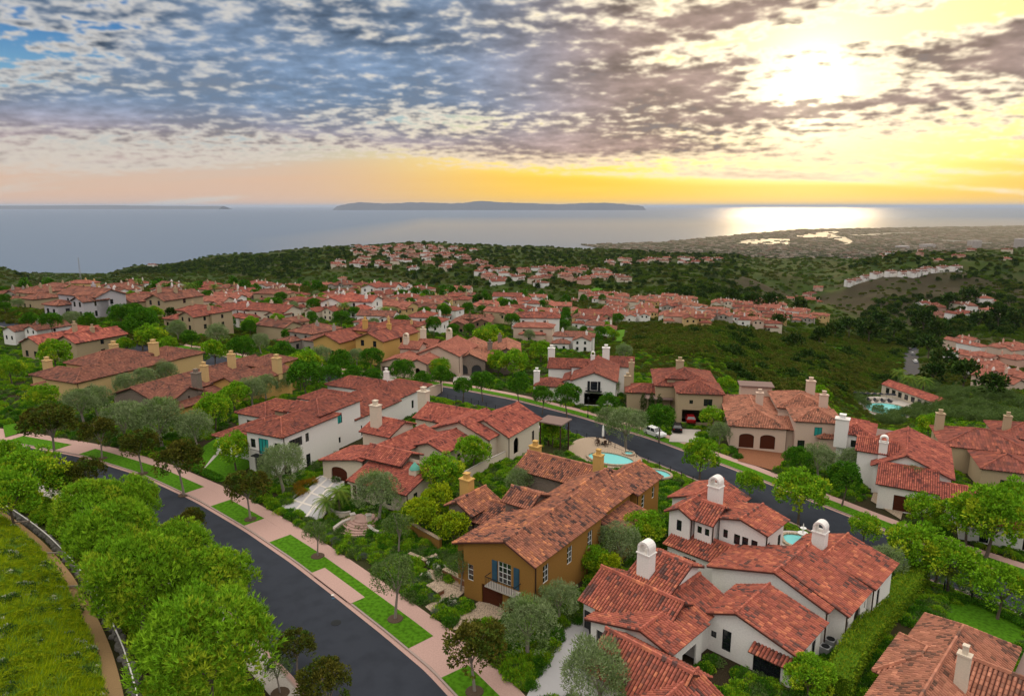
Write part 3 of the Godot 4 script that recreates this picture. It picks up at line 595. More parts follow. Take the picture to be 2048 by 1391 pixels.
# ------------------------------------------------------------------ roads
func along(pts: Array, i: float) -> Vector3:
	var j := clampi(int(i), 0, pts.size() - 2)
	return pts[j].lerp(pts[j + 1], i - j)

func side_of(pts: Array, i: float) -> Vector3:      # unit vector across, towards the houses beyond
	var d := along(pts, minf(i + 0.35, pts.size() - 1.001)) - along(pts, maxf(i - 0.35, 0.0))
	return Vector3(d.z, 0, -d.x).normalized()

func strip(st: Shape, pts: Array, i0: float, i1: float, o0: float, o1: float, y: float, thick := 0.0) -> void:
	var n := maxi(2, int((i1 - i0) * 5.0))
	var last := []
	for k in n + 1:
		var i := lerpf(i0, i1, float(k) / n)
		var c := along(pts, i)
		var s := side_of(pts, i)
		var now := [c + s * o0 + Vector3.UP * y, c + s * o1 + Vector3.UP * y]
		if last:
			st.quad(last[0], now[0], now[1], last[1])
			if thick > 0.0:
				var dn := Vector3.DOWN * thick
				st.quad(last[0] + dn, now[0] + dn, now[0], last[0])
				st.quad(last[1], now[1], now[1] + dn, last[1] + dn)
		if thick > 0.0 and (k == 0 or k == n):
			var dn := Vector3.DOWN * thick
			st.quad(now[0], now[1], now[1] + dn, now[0] + dn)
		last = now

func place_on(pts: Array, x: float, z: float) -> float:
	return on_road(pts, x, z).z

func make_roads() -> void:
	var s := Shape.new()
	strip(s, ROAD1, 0.0, ROAD1.size() - 1.001, -W1 + 0.5, W1 - 0.5, 0.0)
	setting("road", s, M.asphalt)
	s = Shape.new()
	strip(s, ROAD2, 0.0, ROAD2.size() - 1.001, -W2 + 0.45, W2 - 0.45, 0.02)
	setting("road", s, M.asphalt)
	for r in [[ROAD1, W1], [ROAD2, W2]]:
		for sgn in [-1.0, 1.0]:
			s = Shape.new()
			strip(s, r[0], 0.0, r[0].size() - 1.001, sgn * (r[1] - 0.52), sgn * (r[1] - 0.1), 0.024)
			setting("gutter", s, M.pink_concrete)
			s = Shape.new()
			strip(s, r[0], 0.0, r[0].size() - 1.001, sgn * (r[1] - 0.1), sgn * (r[1] + 0.08), 0.15, 0.25)
			setting("kerb", s, M.kerb)
	# pavement with joints: one slab each three metres
	s = Shape.new()
	strip(s, ROAD1, 0.0, ROAD1.size() - 1.001, W1 + 2.7, W1 + 4.4, 0.17, 0.3)
	setting("pavement", s, M.pink_concrete)
	s = Shape.new()
	strip(s, ROAD2, 0.0, ROAD2.size() - 1.001, W2 + 2.2, W2 + 3.8, 0.19, 0.4)
	setting("pavement", s, M.pink_concrete)
	var last := 0.0
	for d in VERGES:                       # grass verges between drive aprons
		var i0 := place_on(ROAD1, d[0], d[1])
		var i1 := place_on(ROAD1, d[2], d[3])
		if i0 > last + 0.05:
			s = Shape.new()
			strip(s, ROAD1, last, i0, W1 + 0.08, W1 + 2.7, 0.165, 0.3)
			setting("driveway_apron", s, M.pink_concrete)
		s = Shape.new()
		strip(s, ROAD1, i0, i1, W1 + 0.08, W1 + 2.7, 0.19, 0.3)
		setting("grass_verge", s, M.lawn)
		last = i1
	s = Shape.new()
	strip(s, ROAD1, last, ROAD1.size() - 1.001, W1 + 0.08, W1 + 2.7, 0.165, 0.3)
	setting("driveway_apron", s, M.pink_concrete)
	s = Shape.new()
	strip(s, ROAD2, 3.0, ROAD2.size() - 1.001, W2 + 0.08, W2 + 2.2, 0.2, 0.3)
	setting("grass_verge", s, M.lawn)
	# camera side of the near road
	s = Shape.new()
	strip(s, ROAD1, 0.0, ROAD1.size() - 1.001, -W1 - 0.08, -W1 - 1.9, 0.17, 0.3)
	setting("pavement", s, M.pale_concrete)

# ------------------------------------------------------------------ houses
var footprints := []
var rng := RandomNumberGenerator.new()
const TONES := {
	"red": [Color(0.34, 0.092, 0.064), Color(0.15, 0.05, 0.045), Color(0.50, 0.15, 0.09)],
	"mixed": [Color(0.35, 0.098, 0.064), Color(0.115, 0.062, 0.055), Color(0.52, 0.17, 0.085)],
	"rust": [Color(0.25, 0.078, 0.055), Color(0.13, 0.052, 0.045), Color(0.37, 0.11, 0.065)],
	"ochre_mix": [Color(0.31, 0.120, 0.074), Color(0.085, 0.052, 0.048), Color(0.52, 0.20, 0.085)],
	"brown": [Color(0.23, 0.092, 0.064), Color(0.11, 0.06, 0.05), Color(0.32, 0.13, 0.08)],
	"buff": [Color(0.36, 0.145, 0.090), Color(0.14, 0.075, 0.055), Color(0.48, 0.20, 0.12)],
	"coral": [Color(0.36, 0.125, 0.085), Color(0.22, 0.085, 0.065), Color(0.44, 0.17, 0.11)],
}
var tone_noise := FastNoiseLite.new()

func tile_tone(tone: Array, p: Vector3) -> Color:
	var n := tone_noise.get_noise_3d(p.x, p.y, p.z) * 0.55 + rng.randf_range(-0.5, 0.5)
	var c: Color = tone[0]
	if n > 0.22: c = c.lerp(tone[1], clampf((n - 0.22) * 3.2, 0.0, 1.0))
	elif n < -0.30: c = c.lerp(tone[2], clampf((-n - 0.30) * 3.5, 0.0, 1.0))
	var grey := c.r * 0.4 + c.g * 0.4 + c.b * 0.2
	return c.lerp(Color(grey, grey, grey), 0.08) * rng.randf_range(0.84, 1.22)

# a roof plane: eave a-b, upper edge c-d (c above a, d above b)
func roof_plane(tiles: Shape, slab: Shape, a: Vector3, b: Vector3, c: Vector3, d: Vector3, tone: Array, level: int) -> void:
	var len := (b - a).length()
	if len < 0.3: return
	var along_ := (b - a) / len
	var up := (c - a) - along_ * (c - a).dot(along_)
	if up.length() < 0.2: up = (d - a) - along_ * (d - a).dot(along_)
	var rise := up.length()
	if rise < 0.25: return
	up /= rise
	var nrm := along_.cross(up)
	if nrm.y < 0.0: nrm = -nrm
	var sc := clampf((c - a).dot(along_), 0.0, len)
	var sd := clampf((d - a).dot(along_), 0.0, len)
	var lo := nrm * -0.14
	slab.quad(a, b, d, c)
	slab.quad(a + lo, b + lo, d + lo, c + lo)
	slab.quad(a, b, b + lo, a + lo)
	slab.quad(a, c, c + lo, a + lo)
	slab.quad(b, d, d + lo, b + lo)
	if level >= 2:
		var nx := maxi(1, int(len / 1.3))
		var ny := maxi(1, int(rise / 1.0))
		for i in nx:
			for j in ny:
				var t0 := float(j) / ny
				var t1 := float(j + 1) / ny
				var f0 := float(i) / nx
				var f1 := float(i + 1) / nx
				var q := []
				for ft in [[f0, t0], [f1, t0], [f1, t1], [f0, t1]]:
					var s0: float = lerpf(0.0, sc, ft[1])
					var s1: float = lerpf(len, sd, ft[1])
					q.append(a + along_ * lerpf(s0, s1, ft[0]) + up * rise * ft[1] + nrm * 0.03)
				tiles.tint = tile_tone(tone, q[0])
				tiles.quad(q[0], q[1], q[2], q[3])
		return
	var step := 0.29 if level == 0 else 0.44
	var course := 0.41 if level == 0 else 0.85
	var n := maxi(1, int(round(len / step)))
	step = len / n
	for i in n:
		var s := (i + 0.5) * step
		var most := rise
		if s < sc: most = rise * s / sc
		elif s > sd: most = rise * (len - s) / maxf(len - sd, 0.01)
		var m := maxi(1, int(ceil(most / course)))
		var shift := rng.randf_range(-0.06, 0.06)
		for j in m:
			var t0 := j * course + (shift if j > 0 else -0.05)
			var t1 := minf((j + 1) * course + shift, most)
			if t1 - t0 < 0.08: continue
			var p0 := a + along_ * (s + rng.randf_range(-0.012, 0.012)) + up * t0
			var p1 := a + along_ * s + up * t1
			tiles.tint = tile_tone(tone, p0)
			var hi0 := nrm * (0.125 + rng.randf_range(-0.006, 0.010))
			var hi1 := nrm * 0.085
			if level == 0:
				var w0 := along_ * step * 0.39
				var w1 := along_ * step * 0.19
				var sk := nrm * 0.012
				var q0 := p0 - w0 + sk
				var q1 := p0 - w1 + hi0
				var q2 := p0 + w1 + hi0
				var q3 := p0 + w0 + sk
				var r0 := p1 - w0 + sk
				var r1 := p1 - w1 + hi1
				var r2 := p1 + w1 + hi1
				var r3 := p1 + w0 + sk
				tiles.quad(q0, q1, r1, r0)
				tiles.quad(q1, q2, r2, r1)
				tiles.quad(q2, q3, r3, r2)
				tiles.quad(q0, q1, q2, q3)
			else:
				var w := along_ * step * 0.46
				tiles.quad(p0 - w, p0 + hi0, p1 + hi1, p1 - w)
				tiles.quad(p0 + hi0, p0 + w, p1 + w, p1 + hi1)

func ridge_row(st: Shape, a: Vector3, b: Vector3, tone: Array, level: int, size := 0.15) -> void:
	var len := (b - a).length()
	if len < 0.4: return
	var n := maxi(1, int(len / (0.42 if level == 0 else 0.9)))
	var d := (b - a) / n
	var side := d.normalized().cross(Vector3.UP)
	side = side.normalized() * size
	for i in n:
		var p := a + d * i + Vector3.UP * rng.randf_range(0.0, 0.02)
		var q := a + d * (i + 1.04)
		st.tint = tile_tone(tone, p) * 1.12
		var h0 := Vector3.UP * (size + 0.09)
		var h1 := Vector3.UP * (size + 0.06)
		st.quad(p - side, p - side * 0.5 + h0, q - side * 0.45 + h1, q - side * 0.9)
		st.quad(p - side * 0.5 + h0, p + side * 0.5 + h0, q + side * 0.45 + h1, q - side * 0.45 + h1)
		st.quad(p + side * 0.5 + h0, p + side, q + side * 0.9, q + side * 0.45 + h1)
		st.quad(p - side, p - side * 0.5 + h0, p + side * 0.5 + h0, p + side)

func wall_face(st: Shape, o: Vector3, ax: Vector3, len: float, y0: float, y1: float, holes: Array, deep: Vector3) -> void:
	var xs := [0.0, len]
	var ys := [y0, y1]
	for h in holes:
		xs.append(clampf(h[0] - h[1] * 0.5, 0.0, len)); xs.append(clampf(h[0] + h[1] * 0.5, 0.0, len))
		ys.append(clampf(h[2], y0, y1)); ys.append(clampf(h[2] + h[3], y0, y1))
	xs.sort(); ys.sort()
	for i in xs.size() - 1:
		if xs[i + 1] - xs[i] < 0.001: continue
		for j in ys.size() - 1:
			if ys[j + 1] - ys[j] < 0.001: continue
			var cx: float = (xs[i] + xs[i + 1]) * 0.5
			var cy: float = (ys[j] + ys[j + 1]) * 0.5
			var open := false
			for h in holes:
				if absf(cx - h[0]) < h[1] * 0.5 and cy > h[2] and cy < h[2] + h[3]: open = true
			if not open:
				st.quad(o + ax * xs[i] + Vector3.UP * ys[j], o + ax * xs[i + 1] + Vector3.UP * ys[j], o + ax * xs[i + 1] + Vector3.UP * ys[j + 1], o + ax * xs[i] + Vector3.UP * ys[j + 1])
	for h in holes:
		var a: Vector3 = o + ax * (h[0] - h[1] * 0.5) + Vector3.UP * h[2]
		var b: Vector3 = o + ax * (h[0] + h[1] * 0.5) + Vector3.UP * h[2]
		var hh: Vector3 = Vector3.UP * h[3]
		st.quad(a, b, b + deep, a + deep)
		st.quad(a + hh, b + hh, b + hh + deep, a + hh + deep)
		st.quad(a, a + hh, a + hh + deep, a + deep)
		st.quad(b, b + hh, b + hh + deep, b + deep)
		if h.size() > 4 and h[4] > 0.0:      # arch: fill the corners above the curve
			var top: float = h[2] + h[3]
			for sgn in [-1.0, 1.0]:
				var corner: Vector3 = o + ax * (h[0] + sgn * h[1] * 0.5) + Vector3.UP * top
				var prev := Vector3.ZERO
				for k in 7:
					var ang := PI * 0.5 * k / 6.0
					var p: Vector3 = o + ax * (h[0] + sgn * cos(ang) * h[1] * 0.5) + Vector3.UP * (top - h[4] + sin(ang) * h[4])
					if k > 0:
						st.tri(corner, prev, p)
						st.quad(prev, p, p + deep, prev + deep)
					prev = p

func opening(house: Node3D, o: Vector3, ax: Vector3, deep: Vector3, w: float, h: float, style: String) -> void:
	# o: middle of the sill line on the wall face
	var inn := deep.normalized()
	var st := Shape.new()
	var pane := Shape.new()
	var up := Vector3.UP
	if style.begins_with("garage"):
		var c := o + inn * 0.16
		st.solid(c + up * h * 0.5 + inn * 0.03, ax * w * 0.5, up * h * 0.5, inn * 0.03)
		for k in 4:
			st.solid(c + up * h * (k + 0.5) / 4.0 - inn * 0.012, ax * (w * 0.5 - 0.06), up * (h / 8.0 - 0.035), inn * 0.012)
		part("garage_door", st, M.wood_door if style == "garage_wood" else M.charcoal_door, house)
		return
	if style == "void": return        # an open archway: one looks into the hollow wing
	if style == "plain":
		pane.solid(o + inn * 0.07 + up * h * 0.5, ax * w * 0.5, up * h * 0.5, inn * 0.02)
		part("window", pane, M.glass, house)
		return
	var fm: Material = M.white_frame if style == "white" else M.dark_frame
	var c := o + inn * 0.1
	var fw := 0.055
	st.solid(c + up * fw * 0.5, ax * w * 0.5, up * fw * 0.5, inn * 0.04)
	st.solid(c + up * (h - fw * 0.5), ax * w * 0.5, up * fw * 0.5, inn * 0.04)
	for sgn in [-1.0, 1.0]:
		st.solid(c + ax * sgn * (w * 0.5 - fw * 0.5) + up * h * 0.5, ax * fw * 0.5, up * (h * 0.5 - fw), inn * 0.04)
	var bars := maxi(1, int(round(w / 0.55))) - 1
	for k in bars:
		st.solid(c + ax * (-w * 0.5 + w * (k + 1.0) / (bars + 1)) + up * h * 0.5, ax * 0.022, up * (h * 0.5 - fw), inn * 0.03)
	var rows := maxi(1, int(round(h / 0.6))) - 1
	if style == "teal": rows = 0
	for k in rows:
		st.solid(c + up * h * (k + 1.0) / (rows + 1), ax * (w * 0.5 - fw), up * 0.018, inn * 0.026)
	var f := part("door" if h > 2.0 and style != "teal" else "window", st, fm, house)
	pane.solid(c + inn * 0.02 + up * h * 0.5, ax * (w * 0.5 - 0.02), up * (h * 0.5 - 0.02), inn * 0.008)
	part("pane", pane, M.teal_glass if style == "teal" else M.glass, f)

const OVER := 0.42
# one wing of a house: walls with openings and a tiled roof
func wing(house: Node3D, w: Array, wins: Array, wall: Material, tone: Array, level: int, y0 := -2.5) -> void:
	var k: String = w[0]
	var x0: float = w[1]
	var x1: float = w[2]
	var z0: float = w[3]
	var z1: float = w[4]
	var ov := minf(OVER, minf(x1 - x0, z1 - z0) * 0.15)
	var l := x0 + ov
	var r := x1 - ov
	var b := z0 + ov
	var f := z1 - ov
	var e := [0.0, 0.0, 0.0, 0.0]      # wall heights at front, back, left, right
	var st := Shape.new()
	var tiles := Shape.new()
	var slab := Shape.new()
	var caps := Shape.new()
	if k == "g":
		var e1: float = w[5]
		var yr: float = w[6]
		var e2: float = w[7]
		var xr: float = clampf(w[8], x0 + 0.01, x1 - 0.01)
		var A := Vector3(x0, e1, z0)
		var B := Vector3(x0, e1, z1)
		var C := Vector3(xr, yr, z0)
		var D := Vector3(xr, yr, z1)
		var E := Vector3(x1, e2, z0)
		var G := Vector3(x1, e2, z1)
		roof_plane(tiles, slab, B, A, D, C, tone, level)
		roof_plane(tiles, slab, E, G, C, D, tone, level)
		ridge_row(caps, D, C, tone, level)
		var hl: float = e1 + (yr - e1) * ov / maxf(xr - x0, 0.1) - 0.15
		var hr: float = e2 + (yr - e2) * ov / maxf(x1 - xr, 0.1) - 0.15
		var lowest := minf(hl, hr)
		e = [lowest, lowest, hl, hr]
		for zz in [f, b]:
			var q := [Vector3(l, lowest, zz), Vector3(l, hl, zz), Vector3(xr, yr - 0.15, zz), Vector3(r, hr, zz), Vector3(r, lowest, zz)]
			st.tri(q[0], q[1], q[2]); st.tri(q[0], q[2], q[4]); st.tri(q[2], q[3], q[4])
	elif k == "G":
		var e1: float = w[5]
		var yr: float = w[6]
		var e2: float = w[7]
		var zr: float = clampf(w[8], z0 + 0.01, z1 - 0.01)
		var A := Vector3(x0, e1, z1)
		var B := Vector3(x1, e1, z1)
		var C := Vector3(x0, yr, zr)
		var D := Vector3(x1, yr, zr)
		roof_plane(tiles, slab, A, B, C, D, tone, level)
		roof_plane(tiles, slab, Vector3(x1, e2, z0), Vector3(x0, e2, z0), D, C, tone, level)
		ridge_row(caps, C, D, tone, level)
		var hf: float = e1 + (yr - e1) * ov / maxf(z1 - zr, 0.1) - 0.15
		var hb: float = e2 + (yr - e2) * ov / maxf(zr - z0, 0.1) - 0.15
		var lowest := minf(hf, hb)
		e = [hf, hb, lowest, lowest]
		for xx in [l, r]:
			var q := [Vector3(xx, lowest, f), Vector3(xx, hf, f), Vector3(xx, yr - 0.15, zr), Vector3(xx, hb, b), Vector3(xx, lowest, b)]
			st.tri(q[0], q[1], q[2]); st.tri(q[0], q[2], q[4]); st.tri(q[2], q[3], q[4])
	elif k == "h":
		var y: float = w[5]
		var half := minf(x1 - x0, z1 - z0) * 0.5
		var yr: float = y + half * w[6]
		var c0 := Vector3((x0 + x1) * 0.5, yr, z0 + half)
		var c1 := Vector3((x0 + x1) * 0.5, yr, z1 - half)
		if x1 - x0 > z1 - z0:
			c0 = Vector3(x0 + half, yr, (z0 + z1) * 0.5)
			c1 = Vector3(x1 - half, yr, (z0 + z1) * 0.5)
		var BL := Vector3(x0, y, z0)
		var BR := Vector3(x1, y, z0)
		var FL := Vector3(x0, y, z1)
		var FR := Vector3(x1, y, z1)
		if x1 - x0 > z1 - z0:
			roof_plane(tiles, slab, FL, FR, c0, c1, tone, level)
			roof_plane(tiles, slab, BR, BL, c1, c0, tone, level)
			roof_plane(tiles, slab, BL, FL, c0, c0, tone, level)
			roof_plane(tiles, slab, FR, BR, c1, c1, tone, level)
			ridge_row(caps, FL, c0, tone, level); ridge_row(caps, BL, c0, tone, level)
			ridge_row(caps, FR, c1, tone, level); ridge_row(caps, BR, c1, tone, level)
		else:
			roof_plane(tiles, slab, FL, FR, c1, c1, tone, level)
			roof_plane(tiles, slab, BR, BL, c0, c0, tone, level)
			roof_plane(tiles, slab, BL, FL, c0, c1, tone, level)
			roof_plane(tiles, slab, FR, BR, c1, c0, tone, level)
			ridge_row(caps, FL, c1, tone, level); ridge_row(caps, FR, c1, tone, level)
			ridge_row(caps, BL, c0, tone, level); ridge_row(caps, BR, c0, tone, level)
		ridge_row(caps, c0, c1, tone, level)
		var hh: float = y + ov * w[6] - 0.15
		e = [hh, hh, hh, hh]
	else:
		var y: float = w[5]
		slab.box(Vector3((x0 + x1) * 0.5, y, (z0 + z1) * 0.5), Vector3(x1 - x0, 0.2, z1 - z0))
		e = [y - 0.1, y - 0.1, y - 0.1, y - 0.1]
		if w.size() > 6:      # an open canopy on posts
			for p in [Vector2(l, f), Vector2(r, f), Vector2(l, b), Vector2(r, b)]:
				var post := Shape.new()
				post.box(Vector3(p.x, (y + y0) * 0.5, p.y), Vector3(0.18, y - y0 - 0.2, 0.18))
				part("post", post, M.brown_shutter, house)
			part("canopy", slab, M.flat_roof, house)
			return
	var faces := {"f": [Vector3(l, 0, f), Vector3.RIGHT, r - l, e[0], Vector3(0, 0, -1)], "b": [Vector3(r, 0, b), Vector3.LEFT, r - l, e[1], Vector3(0, 0, 1)], "l": [Vector3(l, 0, b), Vector3.BACK, f - b, e[2], Vector3(1, 0, 0)], "r": [Vector3(r, 0, f), Vector3.FORWARD, f - b, e[3], Vector3(-1, 0, 0)]}
	for key in faces:
		var fc: Array = faces[key]
		var holes := []
		for q in wins:
			if q[0] != key: continue
			var arch := 0.0
			var style: String = q[5]
			if style.ends_with("arch"): arch = q[3] * (0.5 if style != "garage_wood_arch" else 0.22)
			var hh: float = minf(q[4], fc[3] - q[2] - 0.12)
			if hh < 0.3: continue
			holes.append([q[1] * fc[2], q[3], q[2], hh, arch])
			opening(house, fc[0] + fc[1] * q[1] * fc[2] + Vector3.UP * q[2], fc[1], fc[4], q[3], hh, style.trim_suffix("_arch"))
		wall_face(st, fc[0], fc[1], fc[2], y0, fc[3], holes, fc[4] * (0.14 if level < 2 else 0.1))
	part("wall", st, wall, house)
	if level == 0 and k != "f" and e[3] > 2.8:
		var dp := Shape.new()
		dp.box(Vector3(r + 0.06, e[3] * 0.5, f - 0.25), Vector3(0.09, e[3], 0.09))
		part("downpipe", dp, M.brown_shutter, house)
	if k == "f":
		part("flat_roof", slab, M.flat_roof, house)
		return
	var roof := part("roof", slab, M.slab, house)
	if tiles.v.size():
		var t := part("roof_tiles", tiles, M.tiles if level < 2 else M.far_roof, roof)
		t.set_meta("kind", "stuff")
	if caps.v.size():
		part("ridge_tiles", caps, M.ridge, roof).set_meta("kind", "stuff")

func chimney(house: Node3D, at: Vector3, y1: float, size: float, wall: Material, style: String) -> void:
	var st := Shape.new()
	var h := y1 - at.y
	if style == "arch":                 # tapered stack under a rounded belfry cap
		st.solid(Vector3(at.x, at.y + h * 0.5 - 0.5, at.z), Vector3(size * 0.5, 0, 0), Vector3(0, h * 0.5 - 0.5, 0), Vector3(0, 0, size * 0.42))
		var base := at + Vector3.UP * (h - 1.0)
		st.box(base + Vector3.UP * 0.05, Vector3(size * 1.12, 0.1, size))
		for sgn in [-1.0, 1.0]:
			st.box(base + Vector3(sgn * size * 0.4, 0.35, 0), Vector3(size * 0.18, 0.6, size * 0.84))
		var prev := []
		for k in 9:
			var a := PI * k / 8.0
			var o := Vector3(cos(a) * size * 0.5, 0.55 + sin(a) * size * 0.5, 0)
			var i := o * 0.68 + Vector3(0, 0.176, 0)
			var zz := Vector3(0, 0, size * 0.42)
			var now := [base + o + zz, base + o - zz, base + i + zz, base + i - zz]
			if prev:
				st.quad(prev[0], now[0], now[1], prev[1]); st.quad(prev[2], now[2], now[3], prev[3])
				st.quad(prev[0], now[0], now[2], prev[2]); st.quad(prev[1], now[1], now[3], prev[3])
			prev = now
		part("chimney", st, wall, house)
		return
	st.box(at + Vector3.UP * h * 0.5, Vector3(size, h, size * 0.75))
	st.box(at + Vector3.UP * (h + 0.06), Vector3(size * 1.14, 0.14, size * 0.88))
	var c := part("chimney", st, wall, house)
	var pot := Shape.new()
	pot.box(at + Vector3.UP * (h + 0.42), Vector3(size * 0.42, 0.6, size * 0.42))
	pot.box(at + Vector3.UP * (h + 0.76), Vector3(size * 0.52, 0.1, size * 0.52))
	part("chimney_pot", pot, wall, c)

func make_house(called: String, label: String, group: String, at: Vector3, turn: float, wall: String, tone: String, wings: Array, chims: Array, level: int, y0 := -2.5) -> Node3D:
	rng.seed = hash(called + label)
	var h := thing(called, label, "house", at, deg_to_rad(turn), group)
	for w in wings:
		footprints.append([Vector2(at.x, at.z), deg_to_rad(turn), w[1] - 0.3, w[2] + 0.3, w[3] - 0.3, w[4] + 0.3])
		var wins: Array = w[-1] if w[-1] is Array else []
		var spec: Array = w.slice(0, w.size() - 1) if w[-1] is Array else w
		var wm: Material = M[wall]
		if spec[-1] is String and spec.size() > 2:
			wm = M[spec[-1]]
			spec = spec.slice(0, spec.size() - 1)
		wing(h, spec, wins, wm, TONES[tone], level, y0)
	for c in chims:
		chimney(h, Vector3(c[0], c[1], c[2]), c[3], c[4], M[c[5] if c.size() > 5 else wall], c[6] if c.size() > 6 else "box")
	return h

# ------------------------------------------------------------------ plants (unit crowns of radius 1, shared between copies)
func leaf(st: Shape, p: Vector3, dir: Vector3, len: float, wid: float, r: RandomNumberGenerator) -> void:
	var side := dir.cross(Vector3(r.randf_range(-1, 1), r.randf_range(-1, 1), r.randf_range(-1, 1)))
	side = side.normalized() * wid
	st.tri(p - side, p + side, p + dir * len)
	if wid > len * 0.35:
		st.tri(p - side, p + dir * len, p - side * 0.7 + dir * len * 0.9)

func ball_point(r: RandomNumberGenerator) -> Vector3:
	var y := r.randf_range(-1.0, 1.0)
	var a := r.randf() * TAU
	var k := sqrt(1.0 - y * y)
	return Vector3(k * cos(a), y, k * sin(a))

# lobes: how many clumps; leaves: per clump; shape: crown half-height; style of the leaf
func crown(seed_: int, lobes: int, leaves: int, tall: float, lobe_size: float, len: float, wid: float, tone: Array, lift: float, spray := 1, under := -0.55) -> ArrayMesh:
	var r := RandomNumberGenerator.new()
	r.seed = seed_
	var st := Shape.new()
	for i in lobes:
		var d := ball_point(r)
		if d.y < under: d.y = -d.y * 0.6
		d = d.normalized()
		var out := 1.0 - lobe_size * 0.8
		var mid := Vector3(d.x * out, d.y * out * tall, d.z * out) * (r.randf_range(0.72, 1.12) if i % 4 else r.randf_range(0.3, 0.7))
		var size := lobe_size * r.randf_range(0.55, 1.4)
		var shade: Color = tone[0].lerp(tone[1], r.randf())
		if r.randf() < 0.25: shade = shade.lerp(tone[2], r.randf_range(0.3, 1.0))
		for k in leaves:
			var n := ball_point(r)
			if n.dot(d) < -0.35 or n.y < -0.7: n = -n
			var p := mid + Vector3(n.x, n.y * minf(1.0, tall + 0.2), n.z) * size * pow(r.randf_range(0.35, 1.0), 0.45)
			var dir := (n * 0.8 + Vector3.UP * lift + ball_point(r) * 0.55).normalized()
			st.tint = shade * r.randf_range(0.72, 1.28)
			for q in spray:
				var dd := dir if spray == 1 else (dir + ball_point(r) * 0.6).normalized()
				leaf(st, p, dd, len * r.randf_range(0.7, 1.3), wid, r)
	return st.mesh()

func trunk_mesh(seed_: int, height: float, r0: float, limbs: int, spread: float) -> ArrayMesh:
	var r := RandomNumberGenerator.new()
	r.seed = seed_
	var st := Shape.new()
	var bend := Vector3(r.randf_range(-0.08, 0.08), 0, r.randf_range(-0.08, 0.08)) * height
	var fork := Vector3(0, height * 0.62, 0) + bend
	st.tube([Vector3(0, -0.25, 0), Vector3(0, 0.05, 0), bend * 0.4 + Vector3.UP * height * 0.3, fork], [r0 * 1.5, r0 * 1.15, r0 * 0.9, r0 * 0.75])
	for i in limbs:
		var a := TAU * i / limbs + r.randf_range(-0.4, 0.4)
		var tip := fork + Vector3(cos(a) * spread, height * r.randf_range(0.45, 0.75), sin(a) * spread)
		st.tube([fork - Vector3.UP * 0.05, fork.lerp(tip, 0.5) + Vector3.UP * height * 0.04, tip], [r0 * 0.6, r0 * 0.4, r0 * 0.12], 5)
	return st.mesh()

var KIND := {}
const GREEN := {
	"pine": [Color(0.150, 0.319, 0.018), Color(0.234, 0.416, 0.023), Color(0.351, 0.442, 0.029)],
	"deep": [Color(0.041, 0.132, 0.011), Color(0.069, 0.190, 0.014), Color(0.115, 0.241, 0.018)],
	"bright": [Color(0.119, 0.281, 0.015), Color(0.188, 0.362, 0.018), Color(0.338, 0.413, 0.022)],
	"olive": [Color(0.165, 0.226, 0.094), Color(0.237, 0.297, 0.143), Color(0.132, 0.220, 0.050)],
	"bronze": [Color(0.060, 0.082, 0.013), Color(0.105, 0.096, 0.017), Color(0.060, 0.115, 0.018)],
	"box": [Color(0.090, 0.180, 0.013), Color(0.180, 0.264, 0.016), Color(0.252, 0.288, 0.018)],
	"sage": [Color(0.085, 0.145, 0.040), Color(0.135, 0.195, 0.060), Color(0.07, 0.125, 0.022)],
	"lemon": [Color(0.218, 0.322, 0.011), Color(0.322, 0.380, 0.015), Color(0.115, 0.230, 0.015)],
	"brush": [Color(0.060, 0.100, 0.014), Color(0.110, 0.130, 0.020), Color(0.15, 0.12, 0.03)],
	"moss": [Color(0.050, 0.105, 0.012), Color(0.085, 0.150, 0.014), Color(0.14, 0.17, 0.02)],
	"dark": [Color(0.024, 0.055, 0.012), Color(0.042, 0.078, 0.014), Color(0.06, 0.08, 0.018)],
}
